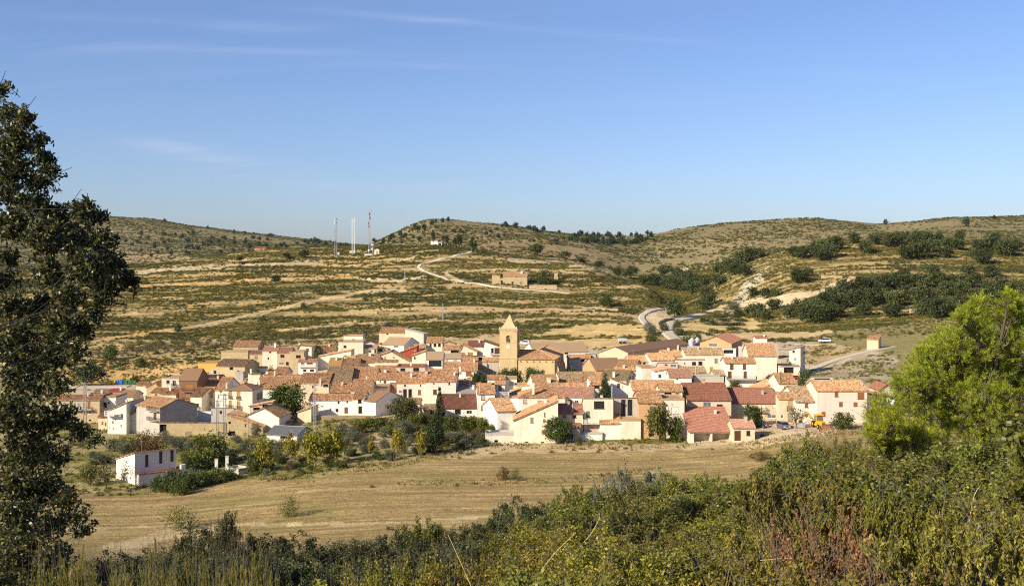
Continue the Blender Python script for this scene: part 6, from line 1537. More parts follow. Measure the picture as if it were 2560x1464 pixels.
# gate pillars and white hut by the garden house
for px, t_, b_, lab in ((541, 1146, 1186, 'left white pillar beside the garden hedge'), (567.5, 1139, 1178, 'right white pillar beside the garden hedge')):
    x, y, z = place(px, b_); H = (b_-t_)*y/F; e = empty('pillar', (x, y, mz(x, y)), 0.2, lab, 'pillar'); b = MB(); b.box((-0.32, -0.32, -0.3), (0.32, 0.32, H-0.12)); b.build('shaft', 'white', e)
    b = MB(); b.box((-0.38, -0.38, H-0.118), (0.38, 0.38, H)); b.build('cap', 'trim', e)
h('low white pump house with flat slab roof behind the hedge', 566, 596, 1167, ('flat', 3), 'white', 'concrete', b=1186, rot=-38, cat='hut', name='hut')
h('stone garden wall under the white row', 790, 937, 1039, ('flat', 0.8), 'rubble', 'rubble', b=1051, cat='wall', name='garden_wall')
# ------------------------------------------------------------------ plants
def unit(rs, n):
    v = rs.normal(size=(n, 3)); return v / np.linalg.norm(v, axis=1)[:, None]
def leaves(Pc, L, Wd, rs, axis=None, fold=0.0):
    """rhombic leaves at centres Pc: returns verts, quads, per-vertex random"""
    n = len(Pc)
    a = unit(rs, n) if axis is None else axis
    t_ = unit(rs, n); b = np.cross(a, t_); b /= np.maximum(np.linalg.norm(b, axis=1), 1e-6)[:, None]
    nn = np.cross(a, b)
    L = np.broadcast_to(np.asarray(L, float), (n,))[:, None]; Wd = np.broadcast_to(np.asarray(Wd, float), (n,))[:, None]
    V = np.empty((n, 4, 3)); V[:, 0] = Pc - a*L*0.5; V[:, 1] = Pc + b*Wd*0.5 + a*L*0.05 + nn*Wd*fold; V[:, 2] = Pc + a*L*0.5; V[:, 3] = Pc - b*Wd*0.5 + a*L*0.05 + nn*Wd*fold
    Fq = np.arange(4*n).reshape(n, 4)
    return V.reshape(-1, 3), Fq, np.repeat(rs.rand(n), 4)
def tubes_np(segs, n=4):
    """segs: list of (p0,p1,r0,r1) -> verts, quads"""
    V = []; Q = []; k = 0
    ang = 2*np.pi*np.arange(n)/n
    for p0, p1, r0, r1 in segs:
        p0 = np.asarray(p0, float); p1 = np.asarray(p1, float); ax = p1-p0; L = np.linalg.norm(ax)
        if L < 1e-6: continue
        ax /= L; t_ = np.array((0, 0, 1.0)) if abs(ax[2]) < 0.9 else np.array((1.0, 0, 0))
        a = np.cross(ax, t_); a /= np.linalg.norm(a); b = np.cross(ax, a)
        ring = a[None]*np.cos(ang)[:, None] + b[None]*np.sin(ang)[:, None]
        V.append(p0+ring*r0); V.append(p1+ring*r1)
        for i in range(n):
            j = (i+1) % n; Q.append((k+j, k+i, k+n+i, k+n+j))
        k += 2*n
    return np.concatenate(V), np.array(Q)
def crown_pts(rs, n_clump, per, shape, clump_r, hollow=0.35):
    """clump centres spread through a crown of unit size, leaves round each"""
    u = unit(rs, n_clump); r = rs.rand(n_clump) ** hollow
    lump = 0.8 + 0.4*vnoise(u[:, 0]*2.3+9, u[:, 1]*2.3+u[:, 2]*1.7+4, int(rs.randint(99)))
    c = u * (r*lump)[:, None]
    c = shape(c)
    k = np.repeat(np.arange(n_clump), per)
    off = rs.normal(size=(len(k), 3)) * clump_r * (0.6+0.8*rs.rand(n_clump))[k][:, None]
    return c, c[k] + off
def shp_round(h0, h1, w):   # crown between heights h0 and h1 of half width w
    def f(c):
        z = (h0+h1)/2 + c[:, 2]*(h1-h0)/2; return np.stack([c[:, 0]*w, c[:, 1]*w, z], 1)
    return f
def shp_cone(h0, h1, w):
    def f(c):
        tz = (c[:, 2]+1)/2; z = h0+tz*(h1-h0); k = w*np.clip(1.15-tz, 0.06, 1)*1.0; return np.stack([c[:, 0]*k*1.3, c[:, 1]*k*1.3, z], 1)
    return f
def shp_col(h0, h1, w):
    def f(c):
        tz = np.clip((c[:, 2]+1)/2, 0, 1); z = h0+tz*(h1-h0); k = w*np.clip(np.minimum(0.55+1.6*tz, 3.2*(1.02-tz)), 0.05, 1); return np.stack([c[:, 0]*k*1.3, c[:, 1]*k*1.3, z], 1)
    return f
def shp_umb(h0, h1, w):
    def f(c):
        z = h0 + (np.abs(c[:, 2])**1.0)*(h1-h0)*np.clip(1.1-np.hypot(c[:, 0], c[:, 1])*0.55, 0.2, 1); return np.stack([c[:, 0]*w, c[:, 1]*w, z], 1)
    return f
PROTO = {}
def proto(kind, seed, shape, mat, n_clump, per, clump_r, leaf, asp=0.55, bark='bark', trunk_h=0.35, trunk_r=0.03, limbs=7, hollow=0.35, multi=1):
    rs = np.random.RandomState(seed)
    c, P = crown_pts(rs, n_clump, per, shape, clump_r, hollow)
    P = P[P[:, 2] > 0.0]
    V, Fq, rn = leaves(P, leaf*1.45*(0.7+0.6*rs.rand(len(P))), leaf*1.4*asp, rs)
    crown = np_mesh(kind+'_crown', V, Fq, mat, {'rnd': rn})
    segs = []
    for m in range(multi):
        base = np.array((rs.normal()*0.02*multi, rs.normal()*0.02*multi, -0.04)); top = np.array((rs.normal()*0.03*multi, rs.normal()*0.03*multi, trunk_h))
        mid = (base+top)/2 + rs.normal(size=3)*0.012
        segs += [(base, mid, trunk_r*1.25, trunk_r), (mid, top, trunk_r, trunk_r*0.8)]
        for i in rs.choice(len(c), min(limbs, len(c)), False):
            q = c[i]; m_ = (top+q)/2 + rs.normal(size=3)*0.03; m_[2] = min(m_[2], max(q[2], top[2]))
            segs += [(top, m_, trunk_r*0.6, trunk_r*0.4), (m_, q, trunk_r*0.4, trunk_r*0.15)]
    V, Q = tubes_np(segs, 5)
    trunk = np_mesh(kind+'_trunk', V, Q, bark, smooth=True)
    PROTO.setdefault(kind, []).append((trunk, crown))
for s_ in (1, 2, 3):
    proto('oak', 10+s_, shp_round(0.10, 1.0, 0.55), 'oakfar', 60, 34, 0.075, 0.06, 0.65, trunk_h=0.3, trunk_r=0.035)
    proto('pine', 20+s_, shp_round(0.25, 1.0, 0.36), 'pinefar', 60, 34, 0.075, 0.07, 0.4, trunk_h=0.5, trunk_r=0.03)
    proto('almond', 40+s_, shp_round(0.28, 1.0, 0.5), 'almond', 34, 16, 0.09, 0.06, 0.5, trunk_h=0.34, trunk_r=0.028, limbs=12)
    proto('olive', 50+s_, shp_round(0.08, 1.0, 0.46), 'olive', 55, 40, 0.085, 0.06, 0.35, trunk_h=0.25, trunk_r=0.04)
    proto('yellow', 60+s_, shp_round(0.25, 1.0, 0.4), 'yellowleaf', 40, 30, 0.08, 0.065, 0.7, bark='barkpale', trunk_h=0.35, trunk_r=0.02)
    proto('fruit', 70+s_, shp_round(0.08, 1.0, 0.5), 'citrus', 60, 40, 0.09, 0.06, 0.6, trunk_h=0.25, trunk_r=0.03)
    proto('bush', 80+s_, shp_round(-0.2, 1.0, 0.6), 'greenleaf', 60, 36, 0.1, 0.065, 0.6, trunk_h=0.1, trunk_r=0.03)
for s_ in (1, 2):
    proto('fieldbush', 140+s_, shp_round(-0.15, 1.0, 0.6), 'citrus', 46, 30, 0.15, 0.05, 0.5, trunk_h=0.1, trunk_r=0.02, limbs=16)
    proto('poplar', 90+s_, shp_round(0.02, 1.0, 0.5), 'greenleaf', 120, 44, 0.07, 0.045, 0.6, trunk_h=0.3, trunk_r=0.03)
    proto('cypress', 100+s_, shp_col(0.22, 1.0, 0.09), 'cypress', 90, 30, 0.022, 0.03, 0.4, bark='barkpale', trunk_h=0.5, trunk_r=0.013, limbs=4, hollow=0.5)
    proto('cypressfull', 105+s_, shp_col(0.0, 1.0, 0.085), 'cypress', 130, 44, 0.02, 0.026, 0.4, trunk_h=0.5, trunk_r=0.012, limbs=4, hollow=0.5)
    proto('cone', 110+s_, shp_cone(0.0, 1.0, 0.3), 'cypress', 130, 40, 0.045, 0.04, 0.45, trunk_h=0.4, trunk_r=0.025)
    proto('spruce', 115+s_, shp_cone(0.05, 1.0, 0.24), 'pinefar', 110, 30, 0.035, 0.045, 0.3, trunk_h=0.9, trunk_r=0.014)
    proto('redshrub', 120+s_, shp_round(-0.1, 1.0, 0.6), 'redshrub', 60, 36, 0.1, 0.05, 0.5, trunk_h=0.1, trunk_r=0.02, limbs=14)
    proto('reeds', 125+s_, shp_col(0.0, 1.0, 0.3), 'greenleaf', 60, 30, 0.07, 0.1, 0.25, trunk_h=0.3, trunk_r=0.01, limbs=14, hollow=0.6)
    proto('thin', 130+s_, shp_round(0.2, 1.0, 0.42), 'almond', 34, 16, 0.09, 0.05, 0.5, bark='barkpale', trunk_h=0.3, trunk_r=0.014, limbs=18)
    proto('darktree', 135+s_, shp_round(0.06, 1.0, 0.5), 'scrubdark', 110, 44, 0.075, 0.045, 0.45, trunk_h=0.3, trunk_r=0.03)
# one-mesh trees for far ridges (a few pixels each)
RIDGE = []
for s_ in range(3):
    rs = np.random.RandomState(200+s_); c, P = crown_pts(rs, 26, 14, shp_round(0.12, 1.0, 0.36), 0.1)
    V, Fq, rn = leaves(P, 0.16, 0.1, rs); V2, Q2 = tubes_np([((0, 0, -0.1), (0, 0, 0.5), 0.03, 0.02)], 4)
    RIDGE.append(np_mesh('pine_tree', np.concatenate([V, V2]), np.concatenate([Fq, Q2+len(V)]), ['ridgepine', 'bark'], {'rnd': np.concatenate([rn, np.zeros(len(V2))])}, mat_idx=np.concatenate([np.zeros(len(Fq)), np.ones(len(Q2))])))
PARTN = {'fieldbush': ('foliage', 'stem'), 'bush': ('foliage', 'stem'), 'redshrub': ('foliage', 'stem'), 'reeds': ('foliage', 'stem')}
cnt = {}
def plant(kind, loc, hgt, wid, label, group=None, name=None, cat='tree'):
    k = cnt.get(kind, 0); cnt[kind] = k+1
    tr, cr = PROTO[kind][k % len(PROTO[kind])]
    w0 = {'oak': 1.15, 'pine': 0.8, 'almond': 1.05, 'olive': 1.0, 'yellow': 0.9, 'fruit': 1.1, 'bush': 1.3, 'fieldbush': 1.4, 'poplar': 1.05, 'cypress': 0.2, 'cypressfull': 0.19, 'cone': 0.6, 'spruce': 0.5, 'redshrub': 1.3, 'reeds': 0.7, 'thin': 0.95, 'darktree': 1.05}[kind]
    nm = name or {'bush': 'bush', 'fieldbush': 'field_shrub', 'redshrub': 'bush', 'reeds': 'reed_clump', 'oak': 'oak_tree', 'pine': 'pine_tree', 'almond': 'almond_tree', 'olive': 'olive_tree', 'cypress': 'cypress_tree', 'cypressfull': 'cypress_tree', 'cone': 'cypress_tree', 'spruce': 'spruce_tree', 'fruit': 'fruit_tree', 'poplar': 'poplar_tree'}.get(kind, 'tree')
    if kind in ('bush', 'fieldbush', 'redshrub', 'reeds'): cat = 'bush' if kind != 'reeds' else 'reeds'
    e = empty(nm, loc, rnd.uniform(0, 6.28), label, cat, group); sx = wid/w0; e.scale = (sx, sx, hgt)
    pn = PARTN.get(kind, ('crown', 'trunk'))
    link(bpy.data.objects.new(pn[1], tr), e); link(bpy.data.objects.new(pn[0], cr), e)
    return e
def tree(kind, px, top, base, wpx, label, group=None, name=None, dmin=115, d=None):
    if d is None:
        hh = hit(px, base, dmin)
        if hh is None: print('no ground', label); return
        x, y, z = hh
    else:
        x, y = (px-CX)/F*d, d
    z = mz(x, y)
    hgt = (ZC - (top-HY)*y/F) - z
    return plant(kind, (x, y, z), max(hgt, 0.4), wpx*y/F, label, group, name)
# village and gardens
tree('poplar', 716, 960, 1046, 100, 'tall leafy green tree behind the low white house', name='leafy_tree')
tree('cypressfull', 1099, 972, 1116, 17, 'tall slim cypress in the gardens before the brown roof')
tree('cone', 1084, 1040, 1131, 50, 'broad dark cypress beside the slim one')
tree('darktree', 1010, 990, 1062, 82, 'dark round tree in front of the grey gable wall')
for px, t_, b_, w, lab in ((905,1048,1082,45,'leftmost fruit tree of the garden row'),(945,1040,1080,50,'fruit tree left of the dark round tree'),(985,1052,1086,52,'fruit tree in front of the dark round tree'),(1036,1036,1070,36,'fruit tree right of the dark round tree'),(1062,1030,1066,30,'small fruit tree left of the slim cypress'),
                          (1130,1036,1078,48,'citrus tree just right of the slim cypress'),(1168,1040,1082,46,'middle citrus tree before the brown roof'),(1205,1044,1082,46,'citrus tree nearest the tall white house'),(1232,1022,1078,26,'narrow tree against the tall white house'),(1240,1056,1084,26,'green tree at the foot of the drainpipe house'),(1230,1060,1092,30,'garden tree left of the terrace building')):
    tree('fruit', px, t_, b_, w, lab)
for px, t_, b_, w, lab in ((727,1088,1152,40,'yellow tree in front of the grey shed, left one'),(785,1080,1170,56,'yellow tree standing nearest the field edge'),(832,1070,1160,60,'broadest yellow tree right of the grey shed'),(772,1080,1140,30,'yellow tree half behind the nearest one'),(992,1077,1145,30,'slim yellow sapling left of the broad cypress'),(1050,1078,1140,28,'slim yellow sapling beside the broad cypress'),(928,1098,1140,16,'tiny yellow sapling among the olives'),(662,1095,1182,44,'thin yellow tree with pale trunk near the hedge')):
    tree('yellow', px, t_, b_, w, lab, name='yellow_tree')
tree('thin', 628, 1096, 1178, 46, 'pale trunked thin tree left of the thin yellow tree')
OLV = [(285,1095,1128,34),(310,1100,1138,38),(335,1096,1132,30),(410,1076,1106,34),(432,1088,1118,30),(455,1092,1124,36),(475,1098,1128,34),(590,1086,1108,30),(612,1100,1132,30),(585,1120,1146,28),(690,1120,1152,34),(805,1100,1128,30),(862,1092,1116,30),(885,1076,1104,52),(905,1098,1124,26),(910,1110,1134,22),(960,1096,1120,26),(1018,1052,1092,40),(1000,1054,1096,38),(1150,1076,1104,44),(1120,1078,1106,40),(1185,1082,1106,34),(870,1120,1142,24),(640,1058,1092,28),(850,1058,1088,40),(880,1066,1094,32),(960,1066,1094,30),(300,1140,1168,40),(250,1130,1160,40),(700,1098,1126,28),(1010,1110,1134,24)]
for px, t_, b_, w in OLV: tree('olive', px, t_, b_, w, ('grey green olive tree near the garden house' if px < 500 else 'grey green olive tree below the stone barn and grey shed' if px < 760 else 'grey green olive tree among the yellow trees' if px < 940 else 'grey green olive tree near the two cypresses'), 'olive trees in the gardens')
tree('redshrub', 368, 1078, 1140, 84, 'large reddish brown shrub behind the garden house')
tree('fruit', 520, 1088, 1166, 98, 'large olive green tree behind the two white pillars', name='garden_tree')
tree('bush', 640, 1122, 1184, 50, 'dark green bush under the pale trunked tree')
for px, t_, b_, w in ((398,1188,1228,52),(430,1178,1230,56),(466,1176,1226,60),(505,1176,1214,54),(540,1170,1208,50),(575,1168,1200,46),(450,1196,1236,50)): tree('bush', px, t_, b_, w, 'rounded green bush in the hedge before the garden house', 'hedge before the garden house')
tree('thin', 312, 1152, 1216, 46, 'thin young tree in front of the lit garden house wall')
tree('almond', 262, 1148, 1228, 60, 'dark trunked tree left of the garden house', name='garden_tree')
tree('fruit', 225, 1160, 1212, 44, 'yellowish green tree behind the holm oak leaves', name='garden_tree')
tree('poplar', 1397, 1044, 1106, 64, 'fig tree before the red tiled porch roof', name='fig_tree')
tree('bush', 1447, 1090, 1112, 18, 'dry little shrub at the white forecourt wall')
tree('fruit', 1648, 1012, 1106, 62, 'round tree before the brick sided house', name='round_tree')
tree('fruit', 1690, 1040, 1104, 36, 'smaller tree joined to the round tree before the pink house', name='round_tree')
tree('poplar', 1882, 1012, 1070, 58, 'leafy tree over the dark blue car', name='leafy_tree')
tree('almond', 1991, 1016, 1070, 46, 'sparse tree between the people carrier and the digger', name='sparse_tree')
tree('bush', 2112, 1033, 1072, 66, 'wide low fig bush right of the digger')
tree('spruce', 1513, 938, 1004, 34, 'dark spruce rising between the white houses', d=300)
for px, t_, w in ((1262,920,30),(1285,916,36),(1330,918,40),(1350,922,30),(1428,918,30),(1190,926,22),(1205,932,22)):
    tree('reeds', px, t_, 960, w, 'leafy green shoots growing at the foot of the church', 'leafy shoots by the church', d=338 if px < 1400 else 352, name='leafy_bush')
tree('bush', 1462, 918, 930, 30, 'low shrub between the church and the skylight roof', d=372)
tree('bush', 796, 878, 904, 34, 'round dark green bush beside the small white house', d=404)
tree('olive', 641, 902, 918, 18, 'little olive in front of the small shuttered house', d=378)
tree('bush', 675, 914, 924, 18, 'small dark bush on the cream garden wall', d=362)
tree('bush', 2015, 924, 968, 44, 'tall green bush behind the mossy roof', d=300)
tree('bush', 1925, 938, 956, 30, 'green bush below the big cream house', d=330)
tree('bush', 1836, 950, 970, 40, 'garden bush below the long balcony', d=318)
for k, (px, t_) in enumerate(((1727,1000),(1738,998),(1750,998),(1766,1004),(1778,1000))): tree('cone', px, t_, 1018, 8, 'small potted conifer on the terrace of the dark red roof', 'potted conifers on the terrace', d=266, name='potted_conifer')
# field shrubs
tree('fieldbush', 722, 1242, 1292, 62, 'lone round shrub in the middle of the field', name='field_shrub')
tree('redshrub', 1258, 1168, 1198, 38, 'reddish shrub in the right part of the field'); tree('fieldbush', 1288, 1170, 1202, 28, 'green shrub touching the reddish one in the field', name='field_shrub')
tree('redshrub', 1900, 1126, 1152, 60, 'brownish bramble at the right edge of the field'); tree('fieldbush', 450, 1268, 1322, 92, 'dark shrub at the near edge of the field', name='field_shrub')
# slope behind
tree('oak', 222, 910, 962, 84, 'big dark oak beside the village road with containers', dmin=250); tree('bush', 277, 860, 900, 38, 'rounded green bush on the bank above the oak', dmin=250, name='round_bush')
tree('bush', 210, 830, 852, 34, 'small green bush near the oak leaves on the slope', dmin=250, name='round_bush'); tree('bush', 352, 890, 918, 22, 'narrow bush on the yellow bank', dmin=250); tree('bush', 338, 936, 956, 22, 'low green bush at the foot of the yellow bank', dmin=250); tree('fruit', 160, 968, 990, 36, 'bright green tree beside the village road', dmin=250, name='roadside_tree')
ALM = []
ra = random.Random(5)
for row, (y0_, n, x0_, x1_) in enumerate(((884, 11, 235, 470), (878, 12, 300, 560), (870, 12, 330, 600), (862, 11, 380, 620), (852, 9, 560, 800), (842, 7, 640, 880), (866, 5, 650, 740), (834, 7, 760, 960), (893, 5, 150, 250))):
    for k in range(n): ALM.append((x0_+(x1_-x0_)*(k+ra.uniform(0.1, 0.9))/n, y0_+ra.uniform(-3, 3), ra.uniform(18, 27)))
for px, b_, w in ALM: tree('almond', px, b_-w*0.85, b_, w, ('small almond tree in the left orchard above the containers' if px < 560 else 'small almond tree on the terraces above the ochre building'), 'almond orchard', dmin=330)
tree('oak', 1340, 604, 639, 40, 'solitary dark oak on the hill right of the chapel', dmin=450); tree('bush', 1358, 677, 713, 44, 'dense green tree beside the hillside ruin', dmin=420, name='green_tree'); tree('bush', 1516, 728, 764, 40, 'round green tree on the lower right shoulder of the hill', dmin=400, name='green_tree')
tree('oak', 1687, 744, 792, 52, 'round oak above the bend of the valley road', dmin=380); tree('oak', 1412, 628, 648, 34, 'dark bush on the right crest of the hill', dmin=450); tree('oak', 1450, 640, 656, 26, 'smaller bush further down the crest', dmin=450); tree('oak', 1498, 652, 668, 28, 'oak pair member at the end of the crest', dmin=450)
tree('pine', 690, 688, 708, 26, 'small conifer in the middle of the scrub slope', dmin=400); tree('bush', 445, 806, 828, 18, 'bright green bush on the orange track', dmin=330); tree('olive', 968, 804, 822, 24, 'bluish round bush beside the topmost barn', dmin=350); tree('bush', 758, 756, 772, 18, 'dark bush on the diagonal track', dmin=400)
tree('pine', 716, 630, 648, 20, 'small green pine on the crest left of the masts', dmin=450); tree('pine', 600, 640, 655, 16, 'small green pine further left on the crest', dmin=450); tree('oak', 760, 624, 644, 28, 'dark oak on the crest left of the masts', dmin=450)
for px, t_, b_, lab in ((1083,572,615,'tallest cypress rising over the chapel roof'),(1118,588,619,'cypress first to the right of the chapel'),(1137,592,618,'cypress second to the right of the chapel'),(1145,585,625,'double cypress, left stem'),(1151,585,622,'double cypress, right stem'),(1179,597,629,'cypress on the left of the road end'),(1188,600,633,'cypress on the right of the road end')):
    tree('cypress', px, t_, b_, 8.5, lab, 'cypresses along the chapel way', d=832 if px < 1160 else 815)
for px, t_, b_, w in ((1628,836,858,26),(1660,806,828,24),(1694,800,818,24),(1700,818,838,26),(1718,838,862,34),(1745,832,852,24),(1755,790,806,20),(1832,752,774,34),(1845,770,790,28),(1625,806,834,38)):
    tree('olive' if px in (1625, 1832) else 'bush', px, t_, b_, w, 'roadside bush near the bend of the valley road', 'bushes along the valley road', dmin=330)
for px, t_, b_, w in ((1780,805,812,44),(1815,805,813,40),(1845,806,813,36),(1770,797,803,40),(1810,796,802,40),(1850,797,802,40),(1800,789,793,36),(1835,817,825,40),(1840,789,793,24)):
    tree('bush', px, t_-2, b_, w, 'low hedge bush along the terraced field edges', 'hedges of the terraced fields', dmin=380)
# holm oaks of the right hill, each tree its own
OAK = [(1660,690,40),(1690,700,44),(1720,712,50),(1745,718,46),(1700,728,46),(1730,735,50),(1765,745,46),(1760,720,44),(1800,690,46),(1825,676,44),(1850,662,46),(1872,652,44),(1895,646,40),(1838,688,40),(1862,690,40),(1795,715,44),(1770,765,50),(1758,775,40),(1545,690,34),(1565,694,30),(1580,690,34),(1610,712,40),(1640,716,44),(1670,722,44),
       (1985,642,40),(2005,646,42),(2035,640,46),(2060,632,50),(2090,625,46),(2075,645,50),(2050,652,46),(2135,608,36),(2165,634,44),(2188,612,40),(2222,618,44),(2240,612,44),(2270,648,56),(2300,645,56),(2330,632,50),(2255,605,40),(2285,612,36),(2365,645,40),(2450,628,46),(2480,630,50),(2510,640,54),(2540,628,46),(2460,660,50),(2440,650,40),
       (2000,708,52),(1995,700,40),(2020,690,30),(2080,745,46),(2110,735,50),(2150,728,50),(2180,722,50),(2210,728,54),(2240,720,52),(2275,718,50),(2310,720,50),(2345,716,50),(2380,715,46),(2410,718,46),(2440,722,50),(2475,730,50),(2510,735,56),(2545,742,60),(2130,760,56),(2165,765,60),(2200,755,56),(2235,765,60),(2265,752,54),(2300,762,64),(2330,758,60),(2370,740,50),(2405,735,46),(2100,770,50),(2065,775,60),(2035,790,60),(2060,798,56),(2000,785,50),(1975,795,46),(2090,795,52),(2020,805,60),(2045,808,56),(1935,775,44),(1900,790,44),(1880,795,46),(1910,800,40),(2310,790,56),(2400,775,54),(2430,770,60),(2470,765,64),(2495,758,60),(2375,790,60),(2340,795,70),(2160,790,44),(2230,795,56),(1882,740,30),(1915,746,36),(1940,742,34),(2260,700,40),(2330,690,40),(2420,690,44),(2480,695,44)]
def oak_label(px, b_):
    if px < 1700: return 'holm oak in the hollow left of the scree slope, near the round oak'
    if px < 1910 and b_ < 700: return 'holm oak in the row climbing to the knoll above the scree'
    if px < 1800: return 'holm oak in the clump at the foot of the scree slope'
    if px < 1950: return 'holm oak beside the pale track below the knoll' if b_ < 770 else 'holm oak at the lower left end of the dense wood'
    if b_ < 662: return 'holm oak on the left crest of the right knoll' if px < 2150 else ('holm oak on the middle crest of the right knoll' if px < 2400 else 'holm oak on the crest at the far right edge')
    if b_ < 712: return 'single holm oak on the open slope above the dense wood'
    if b_ > 780: return 'holm oak on the lower edge of the dense wood facing the village'
    return 'holm oak in the left half of the dense wood' if px < 2250 else 'holm oak in the right half of the dense wood'
for px, b_, w in OAK: tree('oak', px, b_-w*0.74, b_, w*0.95, oak_label(px, b_), 'holm oaks on the right hill', dmin=380)
for px, b_, w, hh in ((2290,612,26,34),(2318,615,30,36),(2345,615,26,34),(2400,612,26,34),(2395,625,36,28),(2370,620,30,26),(2488,606,26,24),(2530,640,24,28)):
    tree('pine', px, b_-hh, b_, w, 'bright pine on the crest of the right knoll', 'pines on the right knoll', dmin=400)
# pines and bushes along the far ridges, one small mesh each
SKY = [(280,541),(330,545),(400,551),(520,570),(640,583),(760,596),(830,604),(900,612),(930,605),(1000,585),(1060,565),(1110,549),(1160,552),(1230,560),(1300,568),(1400,581),(1470,587),(1560,590),(1600,587),(1700,575),(1800,562),(1900,549),(1970,543),(2030,550),(2100,562),(2140,567),(2200,562),(2300,550),(2400,545),(2560,541)]
rp = random.Random(3); k = 0
def ridge_tree(px, py, hpx, kx=0.9):
    global k
    hh = hit(px, py, 780)
    if hh is None: return
    x, y, z = hh; z = mz(x, y); s = hpx*y/F
    o = link(bpy.data.objects.new('pine_tree', RIDGE[k % 3])); k += 1
    o.location = (x, y, z-0.2); o.scale = (s*kx, s*kx, s); o.rotation_euler = (0, 0, rp.uniform(0, 6))
    tag(o, 'small pine on the left ridge behind the masts' if px < 880 else ('small pine on the rounded hill behind the chapel' if px < 1250 else ('small pine in the wood on the saddle right of the rounded hill' if px < 1700 else 'small tree on the right hand ridge')), 'tree', 'pines on the far ridges')
for _ in range(70):
    px = rp.choice([rp.uniform(1250, 1620), rp.uniform(1250, 1620), rp.uniform(1250, 1620), rp.uniform(920, 1120), rp.uniform(300, 860)])
    ridge_tree(px, np.interp(px, [s[0] for s in SKY], [s[1] for s in SKY])+rp.uniform(1.5, 6), rp.uniform(7, 14) if px > 900 else rp.uniform(5, 10), rp.uniform(0.8, 1.2))
for _ in range(60):
    px = rp.uniform(1420, 1640); ridge_tree(px, np.interp(px, [1420, 1500, 1560, 1640], [596, 605, 606, 596])+rp.uniform(-5, 8), rp.uniform(9, 14), 1.1)
for _ in range(90):
    px = rp.uniform(285, 860); ridge_tree(px, rp.uniform(np.interp(px, [285, 860], [570, 612]), np.interp(px, [285, 500, 860], [655, 640, 618])), rp.uniform(6, 12), 1.3)
for _ in range(36):
    px = rp.uniform(950, 1420); ridge_tree(px, rp.uniform(np.interp(px, [950, 1110, 1420], [610, 560, 590]), 612), rp.uniform(6, 11), 1.3)
for px, py, hp in ((788,607,14),(795,606,10),(866,618,12),(880,619,10),(2215,562,14),(2485,549,12),(2415,567,22),(1000,590,14),(1045,578,16),(1060,575,16),(960,606,12),(975,602,12)): ridge_tree(px, py, hp, 1.1)

rg = random.Random(12)
for _ in range(150):
    px = rg.uniform(225, 1235); lo_ = np.interp(px, [225, 370, 600, 760, 930, 1100, 1210, 1240], [1225, 1225, 1190, 1188, 1158, 1132, 1110, 1108]); hi_ = np.interp(px, [225, 400, 560, 660, 760, 930, 1240], [1095, 1105, 1102, 1110, 1085, 1062, 1072])
    b_ = rg.uniform(hi_, lo_); w = rg.uniform(14, 34)
    if 285 < px < 460 and b_ > 1130: continue
    tree(rg.choice(('bush', 'bush', 'olive', 'redshrub', 'fruit')), px, b_-w*rg.uniform(0.5, 0.8), b_, w, ('small garden shrub in the left gardens behind the garden house' if px < 620 else 'small garden shrub between the yellow trees and the field' if px < 900 else 'small garden shrub around the two cypresses'), 'small shrubs in the gardens', name='garden_shrub')
# ------------------------------------------------------------------ scrub, grass (uncountable)
def bush_proto(name, mat, seed, n_clump=16, per=9, leaf=0.34, asp=0.6, flat=0.75):
    rs = np.random.RandomState(seed); c, P = crown_pts(rs, n_clump, per, shp_round(-0.15, flat, 0.85), 0.2, 0.45)
    V, Fq, rn = leaves(P, leaf*(0.7+0.6*rs.rand(len(P))), leaf*asp, rs)
    return bpy.data.objects.new(name, np_mesh(name, V, Fq, mat, {'rnd': rn}))
def grass_proto(name, mat, seed, n=26, hgt=1.0, w=0.035, spread=0.35):
    rs = np.random.RandomState(seed); V = []; Q = []; rn = []
    for i in range(n):
        a = rs.rand()*6.28; r = spread*rs.rand(); b = np.array((r*math.cos(a)*0.5, r*math.sin(a)*0.5, -0.05)); L = hgt*(0.55+0.5*rs.rand())
        tip = b + np.array((math.cos(a)*r*1.3, math.sin(a)*r*1.3, L)); m_ = (b+tip)/2 + np.array((0, 0, L*0.08)); s = np.array((-math.sin(a+1), math.cos(a+1), 0))*w
        k_ = len(V); V += [b-s, b+s, m_+s*0.7, m_-s*0.7, tip+s*0.15, tip-s*0.15]; Q += [(k_, k_+1, k_+2, k_+3), (k_+3, k_+2, k_+4, k_+5)]; rn += [rs.rand()]*6
    return bpy.data.objects.new(name, np_mesh(name, np.array(V), np.array(Q), mat, {'rnd': np.array(rn)}))
